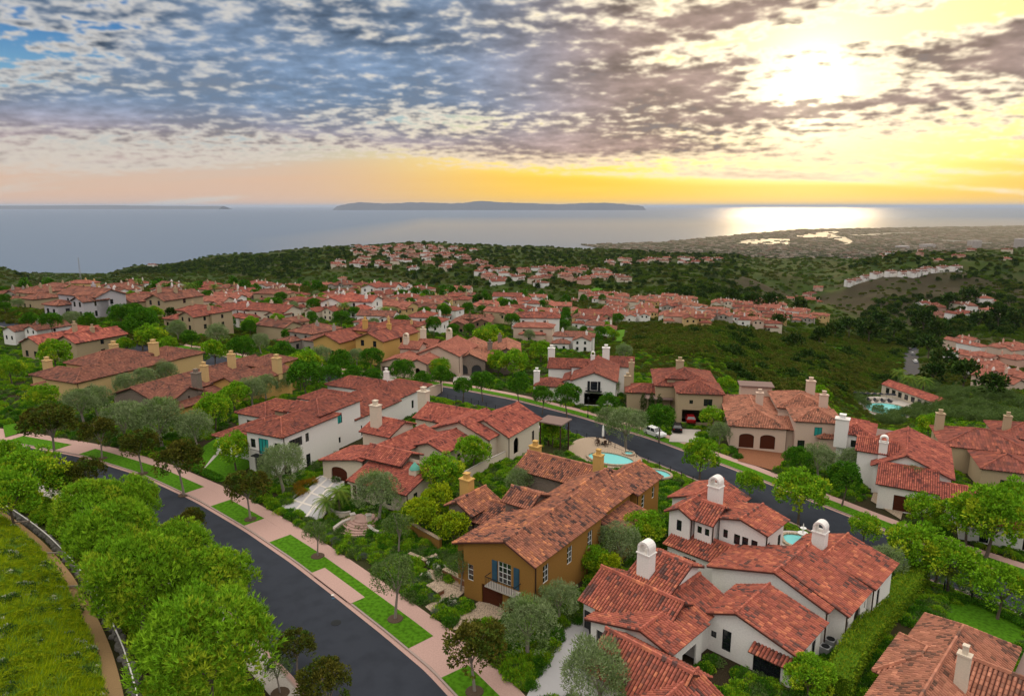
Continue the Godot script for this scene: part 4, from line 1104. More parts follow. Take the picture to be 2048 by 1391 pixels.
func make_kinds() -> void:
	for i in 3:
		KIND["pine%d" % i] = crown(100 + i, 175, 36, 0.88, 0.21, 0.09, 0.012, GREEN.pine, 1.1, 5)
		KIND["olive%d" % i] = crown(140 + i, 90, 105, 0.9, 0.27, 0.085, 0.014, GREEN.olive, 0.35)
	for i in 2:
		KIND["deep%d" % i] = crown(110 + i, 95, 70, 0.88, 0.24, 0.075, 0.032, GREEN.deep, 0.25)
		KIND["bright%d" % i] = crown(120 + i, 80, 72, 0.9, 0.25, 0.085, 0.034, GREEN.bright, 0.3)
		KIND["bronze%d" % i] = crown(130 + i, 72, 66, 0.72, 0.24, 0.082, 0.034, GREEN.bronze, 0.2)
		KIND["sage%d" % i] = crown(150 + i, 70, 48, 0.78, 0.26, 0.075, 0.022, GREEN.sage, 0.2)
		KIND["lemon%d" % i] = crown(160 + i, 64, 60, 0.9, 0.30, 0.10, 0.04, GREEN.lemon, 0.3)
		KIND["shrub%d" % i] = crown(170 + i, 26, 42, 0.7, 0.38, 0.16, 0.055, GREEN.bright, 0.3, 1, -0.1)
		KIND["brush%d" % i] = crown(180 + i, 24, 34, 0.62, 0.34, 0.15, 0.055, GREEN.brush if i == 0 else GREEN.moss, 0.3, 1, -0.1)
		KIND["far_dark%d" % i] = crown(190 + i, 26, 20, 0.95, 0.36, 0.26, 0.10, GREEN.dark, 0.2)
		KIND["far_green%d" % i] = crown(195 + i, 30, 30, 0.9, 0.34, 0.20, 0.08, GREEN.deep, 0.2)
	KIND["ground1"] = crown(171, 20, 36, 0.6, 0.4, 0.17, 0.06, GREEN.deep, 0.3, 1, -0.1)
	KIND["ground2"] = crown(172, 20, 36, 0.6, 0.4, 0.17, 0.05, GREEN.sage, 0.3, 1, -0.1)
	KIND["ball0"] = crown(200, 120, 46, 0.95, 0.2, 0.07, 0.03, GREEN.deep, 0.2, 1, -0.9)
	KIND["cypress0"] = crown(205, 130, 34, 4.2, 0.30, 0.16, 0.04, GREEN.dark, 1.2, 1, -0.95)
	KIND["lavender0"] = crown(206, 20, 40, 0.55, 0.4, 0.2, 0.02, [Color(0.12, 0.14, 0.12), Color(0.17, 0.18, 0.17), Color(0.10, 0.13, 0.08)], 0.8, 1, -0.05)
	KIND["rose0"] = crown(207, 20, 40, 0.7, 0.4, 0.15, 0.06, [Color(0.05, 0.11, 0.02), Color(0.07, 0.14, 0.03), Color(0.75, 0.73, 0.62)], 0.3, 1, -0.05)
	KIND["amber0"] = crown(208, 16, 36, 0.7, 0.35, 0.4, 0.02, [Color(0.25, 0.14, 0.015), Color(0.32, 0.19, 0.02), Color(0.14, 0.14, 0.02)], 1.2, 1, -0.05)

const LOOKS := {   # crown kind -> node name, category, trunk material, crown middle above ground (in radii), trunk width (in radii)
	"pine": ["pine_tree", "tree", "bark", 1.25, 0.045], "deep": ["round_tree", "tree", "bark", 1.75, 0.05], "bright": ["leafy_tree", "tree", "bark", 1.3, 0.05],
	"olive": ["olive_tree", "tree", "pale_bark", 1.25, 0.07], "bronze": ["street_tree", "tree", "pale_bark", 1.7, 0.05], "sage": ["street_tree", "tree", "pale_bark", 1.95, 0.06],
	"lemon": ["citrus_tree", "tree", "bark", 1.15, 0.05], "shrub": ["shrub", "shrub", "bark", 0.55, 0.04], "brush": ["shrub", "shrub", "bark", 0.45, 0.04],
	"far_dark": ["dark_tree", "tree", "bark", 1.15, 0.06], "far_green": ["garden_tree", "tree", "bark", 1.15, 0.06], "ball": ["clipped_tree", "tree", "bark", 1.0, 0.05], "cypress": ["cypress_tree", "tree", "bark", 4.2, 0.12],
	"lavender": ["lavender_bush", "shrub", "bark", 0.35, 0.03], "rose": ["rose_bush", "shrub", "bark", 0.5, 0.03], "amber": ["ornamental_grass", "plant", "bark", 0.4, 0.03],
}
var trunks := {}
func tree(kind: String, x: float, y: float, z: float, radius: float, label: String, group: String, i: int) -> Node3D:
	var look: Array = LOOKS[kind]
	var t := thing(look[0], label, look[1], Vector3(x, y, z), fmod(i * 2.399, TAU), group)
	var variants := 3 if KIND.has(kind + "2") else 2 if KIND.has(kind + "1") else 1
	var c := part("crown" if look[1] == "tree" else "foliage", KIND[kind + str(i % variants)], M.leaf, t)
	var squash := 0.92 + 0.16 * fmod(i * 0.618, 1.0)
	c.scale = Vector3(radius, radius * squash, radius * (2.0 - squash) * 0.98)
	c.position.y = radius * look[3]
	var key := kind + str(i % 2)
	if not trunks.has(key):
		trunks[key] = trunk_mesh(hash(key), look[3], look[4], 5, 0.5) if kind != "cypress" else trunk_mesh(3, 4.0, 0.12, 2, 0.1)
	part("trunk" if look[1] == "tree" else "stem", trunks[key], M[look[2]], t).scale = Vector3.ONE * radius
	return t

func palm(x: float, y: float, z: float, height: float, label: String, group: String, big := 1.0) -> Node3D:
	var t := thing("palm_tree", label, "tree", Vector3(x, y, z), x, group)
	if not KIND.has("palm"):
		var r := RandomNumberGenerator.new()
		r.seed = 4
		var st := Shape.new()
		for k in 30:
			var a := TAU * k * 0.382
			var rise := lerpf(1.2, -0.25, k / 29.0)
			var d := Vector3(cos(a), 0, sin(a))
			var prev := Vector3.ZERO
			st.tint = Color(0.07, 0.15, 0.02).lerp(Color(0.14, 0.19, 0.03), r.randf())
			for q in 9:
				var f := (q + 1) / 9.0
				var p := d * f * 1.9 + Vector3.UP * (rise * f * 1.5 - f * f * 1.5)
				var side := d.cross(Vector3.UP) * 0.42 * sin(PI * minf(0.96, f * 0.85 + 0.12))
				for sgn in [-1.0, 1.0]:
					for h in 2:
						var b := prev.lerp(p, h * 0.5)
						st.tri(b, b + (p - prev) * 0.45, b + side * sgn + (p - prev) * 0.8 - Vector3.UP * 0.12)
				prev = p
		KIND["palm"] = st.mesh()
		var tr := Shape.new()
		tr.tube([Vector3(0, -0.2, 0), Vector3(0.03, 0.4, 0), Vector3(0.0, 0.8, 0.02), Vector3(0, 1.02, 0)], [0.07, 0.05, 0.05, 0.07], 8)
		KIND["palm_trunk"] = tr.mesh()
	var c := part("fronds", KIND["palm"], M.leaf, t)
	c.position.y = height
	c.scale = Vector3.ONE * big
	part("trunk", KIND["palm_trunk"], M.bark, t).scale = Vector3(height * 0.9, height, height * 0.9)
	return t

func hedge(called: String, label: String, pts: Array, wide: float, tall: float, tone: Array, group := "", dense := 190.0) -> void:
	var r := RandomNumberGenerator.new()
	r.seed = hash(label)
	var st := Shape.new()
	for i in pts.size() - 1:
		var a: Vector3 = pts[i]
		var b: Vector3 = pts[i + 1]
		var d := b - a
		var len := d.length()
		var s := Vector3(d.z, 0, -d.x).normalized()
		st.tint = tone[0]
		st.beam(a + Vector3.UP * (tall * 0.5 - 0.15), b + Vector3.UP * (tall * 0.5 - 0.15), wide * 0.82, tall * 0.9)
		for k in int(wide * tall * dense * 0.9):
			var q := a if k % 2 else b
			st.tint = tone[0].lerp(tone[1], r.randf()) * r.randf_range(0.8, 1.25)
			leaf(st, q + s * r.randf_range(-0.5, 0.5) * wide + Vector3.UP * r.randf() * tall + ball_point(r) * 0.1, (d / len * (-1.0 if k % 2 else 1.0) + ball_point(r) * 0.8).normalized(), 0.17 * r.randf_range(0.7, 1.3), 0.055, r)
		for k in int(len * dense):
			var across := r.randf_range(-0.5, 0.5)
			var h := r.randf()
			if r.randf() < 0.5: h = 1.0
			else: across = 0.5 * signf(across)
			var n := (s * across * 2.0 * (1.0 if h < 1.0 else 0.4) + Vector3.UP * (1.0 if h >= 1.0 else 0.25)).normalized()
			var p := a + d * r.randf() + s * across * wide + Vector3.UP * h * tall + ball_point(r) * 0.07
			st.tint = tone[0].lerp(tone[1], r.randf()) * r.randf_range(0.8, 1.25)
			if r.randf() < 0.15: st.tint = tone[2]
			leaf(st, p, (n + ball_point(r) * 0.7).normalized(), 0.17 * r.randf_range(0.7, 1.3), 0.055, r)
	single(called, st, M.leaf, label, "hedge", Vector3.ZERO, group)

func scatter(called: String, kind: String, spots: Array, group_label: String) -> void:     # spots: [x, y, z, radius]; masses that nobody could count
	var mm := MultiMesh.new()
	mm.transform_format = MultiMesh.TRANSFORM_3D
	mm.mesh = KIND[kind]
	mm.instance_count = spots.size()
	for i in spots.size():
		var p: Array = spots[i]
		mm.set_instance_transform(i, Transform3D(Basis(Vector3.UP, i * 2.4).scaled(Vector3(p[3], p[3] * (0.75 + 0.5 * fmod(i * 0.618, 1.0)), p[3])), Vector3(p[0], p[1], p[2])))
	var o := MultiMeshInstance3D.new()
	o.name = numbered(called)
	o.multimesh = mm
	o.material_override = M.leaf
	o.set_meta("kind", "stuff")
	tag(o, group_label, "vegetation")
	add_child(o)

# ------------------------------------------------------------------ the houses one can tell apart
func win(side: String, at: Array, sill: float, w: float, h: float, style := "dark") -> Array:
	var out := []
	for a in at: out.append([side, a, sill, w, h, style])
	return out

func near_houses() -> void:
	var g := "houses between the two streets"
	# white house with many gables
	make_house("house", "white stucco house of many stepped red gables beside the long clipped hedge", g, Vector3(21.17, 0, -55.62), -44.5, "white", "mixed", [
		["g", -1.9, 6.3, -1.2, 5.2, 4.05, 5.3, 3.9, 1.1, win("f", [0.08], 2.0, 0.5, 0.6) + win("f", [0.24], 1.3, 0.8, 1.9) + win("f", [0.72], 0.7, 2.3, 2.1) + win("r", [0.3, 0.75], 1.2, 0.8, 1.7)],
		["g", -5.4, 6.0, -8.5, -1.9, 4.2, 6.1, 4.3, 1.1, []],
		["g", -2.0, 7.3, -9.5, -3.0, 4.3, 6.2, 4.0, 1.3, win("r", [0.55], 0.3, 1.7, 2.9, "void_arch") + win("r", [0.15, 0.9], 2.2, 0.3, 0.7)],
		["g", -1.2, 7.6, -15.4, -8.8, 4.2, 5.6, 4.2, 2.8, win("r", [0.35], 1.2, 0.8, 1.9)],
		["G", -8.7, -3.9, 1.3, 7.0, 5.6, 7.0, 6.0, 3.6, []],
		["G", -11.2, -2.5, 3.6, 10.5, 3.6, 5.5, 3.7, 7.1, win("f", [0.16], 0.2, 2.6, 2.5, "garage")],
		["g", -9.2, -0.6, 6.1, 12.0, 3.3, 4.8, 4.0, -3.6, win("f", [0.36], 0.2, 4.4, 2.4, "garage") + win("r", [0.6], 0.2, 2.2, 2.5, "void")],
		["g", -5.0, -1.0, 1.5, 7.2, 4.6, 5.3, 3.9, -4.2, []],
		["g", -7.7, -2.0, -12.5, -7.4, 6.6, 7.3, 6.5, -4.9, win("f", [0.14], 4.6, 0.5, 0.9) + win("f", [0.4, 0.58, 0.78], 4.3, 0.65, 1.1) + win("r", [0.2, 0.8], 3.6, 0.7, 1.6)],
		["g", -12.7, -9.4, -11.5, -5.8, 6.2, 7.1, 6.3, -11.0, win("f", [0.5], 4.4, 0.6, 1.2)],
		["G", -9.9, -7.2, -11.5, -6.3, 6.1, 7.4, 6.2, -8.6, win("f", [0.3, 0.75], 4.7, 0.5, 0.75)],
		["g", -15.5, -8.5, -17.5, -11.0, 5.3, 6.6, 5.3, -12.0, []],
		["G", -12.0, -1.8, -7.5, -4.6, 3.2, 4.1, 4.1, -7.4, win("f", [0.25], 0.3, 0.9, 2.2) + win("f", [0.33], 0.3, 0.5, 2.2)],
		["G", -5.2, 2.6, 11.4, 17.3, 3.4, 5.4, 3.5, 14.4, []],
		["g", -1.0, 5.5, 13.0, 19.0, 3.2, 4.9, 3.2, 2.2, []],
	], [[-7.1, 4.2, 6.0, 9.0, 1.25, "white", "arch"], [-9.6, 5, -11.0, 9.4, 1.3, "white", "arch"], [1.6, 4, -11.0, 8.0, 1.2, "white", "arch"]], 0, -4.5)
	var h := get_node("house")
	var s := Shape.new()                # tiled hood over the front doors
	var ti := Shape.new()
	roof_plane(ti, s, Vector3(2.6, 2.9, 5.75), Vector3(5.9, 2.9, 5.75), Vector3(2.6, 3.35, 4.75), Vector3(5.9, 3.35, 4.75), TONES.mixed, 0)
	var hood := part("door_hood", s, M.slab, h)
	part("roof_tiles", ti, M.tiles, hood).set_meta("kind", "stuff")
	# ochre house
	var b := make_house("house", "ochre stucco house with blue shutters and mottled brown tile roof", g, Vector3(2.55, 0, -65.95), -35.5, "ochre", "ochre_mix", [
		["g", -3.9, 5.1, -5.5, 8.0, 6.2, 7.9, 6.4, 1.7, win("f", [0.42], 0.25, 2.5, 2.3, "garage_wood") + win("f", [0.8], 0.25, 2.4, 2.3, "garage_wood") + win("f", [0.60], 3.35, 1.5, 2.2, "white") + win("r", [0.16, 0.5, 0.82], 3.7, 0.95, 1.8, "white") + win("f", [0.1], 2.4, 0.7, 1.7, "white")],
		["g", -5.5, -2.4, -3.0, 7.0, 5.2, 6.3, 6.2, -2.5, []],
		["g", -3.7, 4.35, -14.0, -5.2, 5.6, 7.6, 5.9, 0.5, win("r", [0.25], 3.4, 0.9, 1.8, "white") + win("r", [0.25], 0.8, 0.9, 1.4, "white")],
		["g", 2.0, 6.6, -13.0, -6.0, 5.4, 5.3, 4.3, 2.6, []],
		["g", 0.0, 5.0, -20.6, -13.4, 6.0, 6.9, 5.6, 1.8, win("r", [0.3], 3.2, 0.8, 1.6, "white") + win("r", [0.75], 3.4, 0.7, 1.4, "white")],
		["G", -13.8, -1.0, -22.5, -15.1, 4.0, 5.5, 4.0, -18.6, "stone", []],
		["g", -13.0, -8.9, -6.0, -0.4, 4.5, 5.4, 4.2, -11.2, "stone", win("f", [0.6], 1.0, 0.8, 1.4)],
		["G", -9.6, -3.6, -4.6, -0.8, 3.4, 4.6, 4.6, -4.5, "stone", []],
		["G", -5.3, -1.4, -5.4, -0.8, 6.9, 7.9, 6.9, -2.9, "stone", win("f", [0.5], 5.9, 0.4, 0.5)],
	], [[-13.0, 2.5, -4.6, 6.3, 1.4, "gold"], [-13.2, 2.5, -19.6, 6.0, 1.35, "gold"], [-1.7, 5, -16.2, 8.2, 1.1, "gold"]], 0, -4.5)
	for sx in [[-1.25, 1], [1.25, -1]]:
		var sh := Shape.new()
		sh.box(Vector3(1.55 + sx[0], 4.4, 7.62), Vector3(0.62, 2.15, 0.05))
		for q in 2: sh.box(Vector3(1.55 + sx[0], 3.9 + q * 1.0, 7.66), Vector3(0.5, 0.8, 0.03))
		part("shutter", sh, M.blue_shutter, b).set_meta("label", "dusty blue louvred shutter")
	s = Shape.new()
	s.box(Vector3(1.55, 3.12, 8.05), Vector3(3.5, 0.14, 1.0))
	var bal := part("balcony", s, M.pale_concrete, b)
	for i in 19:
		s = Shape.new()
		s.box(Vector3(-0.15 + i * 0.189, 3.62, 8.5), Vector3(0.03, 0.88, 0.03))
		part("baluster", s, M.iron, bal)
	s = Shape.new()
	s.box(Vector3(1.55, 4.08, 8.5), Vector3(3.5, 0.05, 0.05))
	for q in [-0.17, 3.27]: s.box(Vector3(q, 4.08, 8.05), Vector3(0.05, 0.05, 0.9))
	part("handrail", s, M.iron, bal)
	# cream house with the stone block
	var c := make_house("house", "cream stucco house with stone gable block and arched garage", g, Vector3(-14.88, 0, -105.2), -29.5, "cream", "red", [
		["G", 3.3, 10.5, 12.6, 17.5, 4.9, 6.0, 5.0, 15.2, "stone", []],
		["G", 4.6, 14.4, 15.0, 21.6, 3.3, 4.9, 4.7, 15.1, win("f", [0.18], 1.2, 0.9, 1.5, "white") + win("f", [0.7], 1.2, 0.9, 1.5) + win("r", [0.35], 1.0, 0.8, 1.7)],
		["g", -3.8, 4.2, 11.0, 18.0, 3.3, 4.6, 4.6, 3.0, win("f", [0.42], 0.3, 2.9, 2.5, "garage_wood_arch")],
		["G", -3.1, 2.7, 3.9, 10.4, 5.4, 6.7, 5.7, 6.6, []],
		["g", 2.2, 6.0, 2.0, 13.0, 4.9, 5.0, 4.0, 2.8, []],
		["g", 4.6, 11.2, 0.6, 8.6, 3.9, 5.0, 3.9, 8.1, win("r", [0.5], 1.0, 0.8, 1.6)],
		["g", 3.1, 14.1, -6.5, 1.6, 4.3, 6.3, 4.3, 8.8, []],
		["g", 7.0, 16.0, -12.0, -1.0, 4.3, 6.3, 4.2, 11.5, win("r", [0.25], 0.8, 1.5, 2.5, "void_arch") + win("r", [0.8], 1.2, 0.8, 1.6)],
		["G", -3.6, 6.5, -11.6, -3.0, 3.8, 5.3, 3.9, -7.3, []],
		["f", 1.0, 5.5, -3.2, 2.0, 3.4], ["f", 14.5, 19.0, -17.0, -13.0, 3.2, 1.0],
	], [[-1.2, 4.5, 8.6, 9.2, 1.4, "cream"], [-5.6, 1.0, -9.0, 6.6, 1.7, "cream"]], 0, -4.5)
	for q in [-1, 1]:
		s = Shape.new()
		s.box(Vector3(6.5 + q * 0.78, 1.95, 21.22), Vector3(0.5, 1.5, 0.06))
		part("shutter", s, M.brown_shutter, c)
	s = Shape.new()
	s.box(Vector3(12.6, 4.2, 17.4), Vector3(1.1, 1.6, 1.1))
	var tw := part("turret", s, M.cream, c)
	s = Shape.new()
	s.lathe(Vector3(12.6, 5.0, 17.4), [Vector2(0.75, 0), Vector2(0.55, 0.35), Vector2(0.2, 0.75), Vector2(0.0, 0.95)], 8)
	part("turret_cap", s, M.copper, tw).set_meta("label", "green copper cap on the little turret")
	# white two-storey house with hipped roofs
	var d := make_house("house", "white two-storey house with hipped rust roofs and teal windows", g, Vector3(-35.48, 0, -111.84), -26.0, "white", "rust", [
		["h", 4.9, 12.4, 4.5, 17.0, 6.6, 0.36, win("f", [0.16, 0.84], 4.2, 0.9, 1.3) + win("f", [0.46], 3.4, 1.9, 2.4, "teal") + win("f", [0.4], 0.2, 3.0, 2.5, "garage") + win("r", [0.22], 4.3, 2.6, 1.3) + win("r", [0.42], 4.4, 0.7, 1.3) + win("r", [0.42], 0.4, 0.9, 2.1) + win("r", [0.06], 0.3, 1.4, 1.9, "void_arch")],
		["h", 4.4, 11.6, -2.0, 8.5, 7.2, 0.36, win("r", [0.42], 4.7, 2.2, 1.6, "teal") + win("r", [0.35], 1.6, 2.4, 0.9) + win("r", [0.06], 4.9, 0.7, 1.2)],
		["g", 2.0, 11.4, -13.0, 0.0, 4.6, 6.4, 4.2, 5.5, win("r", [0.12], 1.0, 0.6, 1.7) + win("r", [0.5], 1.2, 2.2, 1.6, "teal")],
		["h", 2.0, 10.8, -24.0, -11.5, 4.4, 0.36, win("r", [0.5, 0.75], 1.4, 0.7, 1.5)],
		["h", -4.5, 6.5, 2.0, 14.5, 3.7, 0.34, win("f", [0.2], 0.8, 1.6, 1.8)],
		["h", -9.5, -2.5, -4.0, 5.5, 4.2, 0.36, win("f", [0.4], 2.4, 1.2, 0.8)],
		["h", -2.2, 4.4, -1.5, 4.5, 5.4, 0.36, "tan", win("f", [0.35], 4.1, 0.8, 0.7)],
		["h", -6.0, 5.0, -12.0, -5.5, 4.4, 0.36, []], ["h", -8.0, 5.5, -22.0, -15.0, 4.4, 0.36, []],
		["f", -2.0, 4.5, -8.0, -1.0, 4.6],
	], [[3.0, 4, -20, 7.0, 0.9, "white"]], 0, -4.5)
	s = Shape.new()
	s.box(Vector3(8.3, 3.32, 17.1), Vector3(3.0, 0.14, 1.0))
	var bd := part("balcony", s, M.dark_frame, d)
	for i in 15:
		s = Shape.new()
		s.box(Vector3(6.85 + i * 0.207, 3.85, 17.56), Vector3(0.03, 0.95, 0.03))
		part("baluster", s, M.iron, bd)
	s = Shape.new()
	s.box(Vector3(8.3, 4.33, 17.56), Vector3(3.0, 0.05, 0.05))
	part("handrail", s, M.iron, bd)
	make_house("house", "long low house with stone gable end and four gold chimneys", g, Vector3(-67.54, 0, -125.52), -24.0, "gold", "brown", [
		["g", -7.2, 4.2, -28.0, 3.3, 3.4, 5.3, 3.4, -1.5, "stone", []],
		["G", 2.0, 8.4, -5.0, 2.4, 3.8, 5.4, 3.8, -1.3, "stone", win("r", [0.5], 3.2, 0.4, 0.5)],
		["g", 5.4, 12.8, -24.0, -8.6, 4.1, 5.6, 4.1, 9.2, win("r", [0.3, 0.7], 1.2, 0.9, 1.5)],
		["g", 6.0, 10.5, -9.5, 4.0, 3.6, 3.5, 2.6, 6.2, []], ["h", -1.0, 7.0, -32.0, -22.0, 4.4, 0.36, []],
		["f", 1.0, 8.0, -22.0, -10.0, 3.6],
	], [[0.6, 3.5, -19, 7.4, 1.4, "yellow"], [2.6, 3.5, -10, 7.0, 1.3, "yellow"], [7.4, 3.5, -3.8, 7.4, 1.5, "stone"], [12.0, 3, -20, 7.4, 1.6, "yellow"]], 0, -3.0)
	make_house("house", "pale yellow house with low hipped brown roofs and square chimneys", g, Vector3(-92.12, 0, -135.17), -24.0, "yellow", "brown", [
		["h", 1.8, 11.5, -19.0, 3.4, 5.0, 0.34, win("f", [0.25], 2.2, 1.2, 1.6) + win("f", [0.85], 2.4, 0.8, 0.7) + win("r", [0.12, 0.42], 2.2, 1.3, 1.6) + win("r", [0.7], 2.6, 1.4, 1.5)],
		["h", -9.6, 2.4, -8.5, -0.8, 3.6, 0.34, win("f", [0.5], 0.8, 1.4, 1.8)], ["h", -3.0, 3.0, -2.0, 3.0, 3.0, 0.3, win("f", [0.5], 0.6, 1.1, 1.7)],
		["h", -6.2, 4.2, -20.2, -6.0, 5.4, 0.36, win("f", [0.5], 4.0, 0.8, 0.8)], ["h", -3.3, 8.5, -30.0, -19.0, 4.3, 0.34, []],
	], [[-9.0, 2.5, -4.5, 6.0, 1.6], [-3.6, 4, -16, 7.8, 1.6], [3.4, 4, -20.5, 7.9, 1.8]], 0, -3.0)
	make_house("house", "tiled roof house behind the oval lawn and white roses", g, Vector3(35.7, -1.0, -52.08), -45.0, "cream", "buff", [
		["h", -1.5, 5.4, -2.1, 22.0, 4.0, 0.6, []], ["h", -2.2, 3.0, 2.4, 9.0, 3.9, 0.5, []], ["G", 2.5, 11.0, 2.2, 9.5, 4.2, 6.2, 4.2, 5.8, []], ["f", 5.6, 13.0, -3.0, 2.0, 3.6, 1.0],
	], [[3.4, 4, 8.4, 7.8, 0.8]], 0, -3.0)
	# beyond the second street
	g = "houses beyond the second street"
	make_house("house", "tan house with two arched garage doors and red paver drive", g, Vector3(39.5, -5.4, -120.7), -12.0, "peach", "buff", [
		["h", 0.0, 10.5, -21.0, 0.0, 4.2, 0.34, win("f", [0.3, 0.68], 0.1, 2.6, 2.7, "garage_wood_arch")],
		["h", 11.0, 19.5, -8.0, 0.6, 6.0, 0.34, win("f", [0.5], 3.4, 1.3, 1.6, "teal") + win("f", [0.15], 0.1, 1.2, 2.3)],
		["h", 9.6, 19.5, -21.0, -9.0, 5.6, 0.34, []], ["G", 9.0, 12.5, -7.0, -1.0, 3.8, 4.8, 4.6, -6.9, []], ["h", 15.0, 21.0, -10.0, 1.5, 3.4, 0.34, []],
		["f", 4.0, 11.0, -26.0, -21.5, 6.4],
	], [[6.6, 4, -11, 7.8, 1.3], [17.2, 5, -18, 9.0, 1.6], [17.8, 5, -9.0, 8.6, 1.4]], 0, -4.0)
	make_house("house", "tan two-storey house with carport and dark cypresses beside it", g, Vector3(24.5, -5.4, -137.0), -8.0, "tan", "rust", [
		["h", 9.0, 18.6, -9.0, 0.0, 6.2, 0.34, win("f", [0.3], 4.0, 0.7, 0.8) + win("f", [0.68], 3.6, 1.7, 1.5) + win("f", [0.4], 0.1, 5.2, 2.6, "void")],
		["h", 5.0, 18.6, -22.0, -7.0, 5.8, 0.34, []], ["h", -1.0, 9.0, -16.0, -9.0, 3.6, 0.32, []], ["h", 7.4, 12.0, -12.0, -8.0, 7.2, 0.34, win("f", [0.5], 6.0, 0.6, 0.6)],
		["f", 3.0, 9.0, -10.0, -6.0, 3.1, 1.0],
	], [[11.0, 5, -15.5, 9.6, 1.6], [-0.5, 2, -14, 6.0, 1.4], [0.5, 2, -20, 7.8, 1.2]], 0, -4.0)
	var k := make_house("house", "white gabled house with black shuttered balcony over its garage", g, Vector3(8.0, -5.4, -149.5), -10.0, "white", "rust", [
		["g", 5.0, 15.4, -18.0, 0.0, 5.6, 7.6, 5.6, 10.2, win("f", [0.5], 0.1, 4.2, 2.7, "void") + win("f", [0.5], 3.5, 1.5, 2.1) + win("r", [0.4, 0.7], 3.4, 0.8, 1.4)],
		["G", -2.0, 9.0, -22.0, -13.5, 5.0, 6.6, 5.0, -17.5, []], ["G", 12.0, 19.0, -25.0, -17.0, 5.2, 6.8, 5.2, -21.0, []],
		["h", -3.5, 3.5, -9.0, -2.0, 3.4, 0.36, []], ["G", 4.0, 8.0, -14.0, -9.0, 6.6, 7.6, 6.6, -11.5, []], ["g", 2.5, 6.0, -13.0, -5.0, 4.0, 4.6, 4.0, 4.2, []],
	], [[9.0, 6, -15, 9.2, 1.0, "white", "arch"], [-1.5, 4, -19, 8.8, 1.6, "white"], [12.0, 6, -18, 9.6, 1.7, "white"], [-3.2, 2, -5.0, 6.2, 1.3, "white"]], 0, -4.0)
	for sx in [-1.15, 1.15]:
		s = Shape.new()
		s.box(Vector3(10.2 + sx, 4.5, -0.36), Vector3(0.55, 2.1, 0.06))
		part("shutter", s, M.dark_frame, k)
	s = Shape.new()
	s.box(Vector3(10.2, 3.38, 0.05), Vector3(3.6, 0.12, 0.9))
	s.box(Vector3(10.2, 4.2, 0.46), Vector3(3.6, 0.05, 0.05))
	for i in 18: s.box(Vector3(8.5 + i * 0.2, 3.8, 0.46), Vector3(0.03, 0.8, 0.03))
	part("balcony", s, M.iron, k)
	make_house("house", "brown stone house with twin dark garage arches", g, Vector3(-15.5, -4.9, -174.4), 0.0, "stone", "buff", [
		["g", 0.0, 9.0, -24.0, 0.0, 3.6, 5.6, 3.6, 4.5, win("f", [0.28, 0.72], 0.1, 2.6, 2.5, "garage_arch")],
		["g", 10.0, 18.0, -24.0, -8.0, 3.8, 5.4, 3.8, 14.0, []], ["G", 6.0, 13.0, -15.0, -7.5, 3.8, 5.0, 3.8, -11.0, []],
	], [[9.5, 3.5, -10, 6.6, 1.3], [12.0, 3.5, -20, 6.6, 1.2]], 0, -3.0)
	make_house("house", "cream house with arched entry and white car in the drive", g, Vector3(-33.5, -3.8, -170.0), -16.0, "peach", "coral", [
		["g", 0.0, 9.0, -9.0, 0.5, 3.2, 4.8, 3.6, 4.8, win("f", [0.2], 0.1, 2.6, 2.3, "void")], ["G", 1.5, 7.5, -14.0, -8.0, 5.4, 6.8, 5.6, -11.0, []],
		["g", 8.0, 13.5, -8.0, 1.0, 3.8, 4.9, 3.8, 10.8, win("f", [0.5], 0.3, 1.2, 2.3, "void_arch")], ["g", 7.0, 19.0, -22.0, -7.0, 4.4, 6.8, 4.4, 13.0, []],
		["G", 3.0, 9.0, -22.0, -15.0, 4.6, 6.0, 4.6, -18.5, []],
	], [[3.0, 5, -10, 9.0, 1.3, "cream", "arch"], [12.0, 4, -18, 9.4, 1.4, "cream", "arch"], [4, 4, -19, 8.6, 1.4, "cream"]], 0, -3.0)
	make_house("house", "white house with stepped red gables above the club pool", g, Vector3(50.5, -5.4, -98.5), -30.0, "white", "red", [
		["g", 3.0, 14.0, -20.0, -4.0, 4.4, 6.8, 4.2, 7.6, win("r", [0.4, 0.7], 1.0, 0.8, 1.4)], ["G", 4.0, 12.0, -6.0, 2.0, 3.8, 5.2, 4.4, -4.0, win("f", [0.5], 0.1, 3.0, 2.4, "garage_wood")],
		["G", 0.5, 6.5, -12.0, -6.0, 5.8, 7.2, 5.8, -9.0, win("f", [0.7], 4.2, 0.6, 1.0)], ["h", -3.0, 3.0, -20.0, -12.0, 6.4, 0.34, win("f", [0.5], 4.2, 0.9, 1.2)],
		["G", 12.0, 22.0, -4.0, 2.5, 3.4, 4.6, 3.6, -1.0, []], ["G", 14.0, 24.0, 1.5, 7.5, 3.0, 4.2, 3.4, 3.0, win("f", [0.3], 0.2, 1.0, 2.0) + win("f", [0.8], 0.2, 0.9, 2.0, "void")],
		["h", -5.0, 1.5, -29.0, -22.0, 4.2, 0.34, []], ["f", 1.0, 8.0, -28.0, -21.5, 3.4],
	], [[-2.0, 4, -12.5, 8.8, 2.0, "white"], [4.4, 4, -6.6, 8.6, 1.2, "white", "arch"]], 0, -4.0)
	make_house("house", "brown roofed house beyond the white one at the canyon edge", g, Vector3(74.0, -7.4, -112.0), -22.0, "tan", "rust", [
		["h", 0.0, 14.0, -16.0, -4.0, 4.2, 0.34, []], ["h", 10.0, 24.0, -22.0, -12.0, 4.6, 0.34, []], ["h", 4.0, 13.0, -4.0, 5.0, 3.8, 0.34, win("f", [0.4], 0.4, 1.2, 1.8)],
	], [[1.0, 3, -13, 7.6, 1.4], [12, 3, -15, 7.8, 1.2]], 1, -6.0)
	house_parts_done = true
var house_parts_done := false

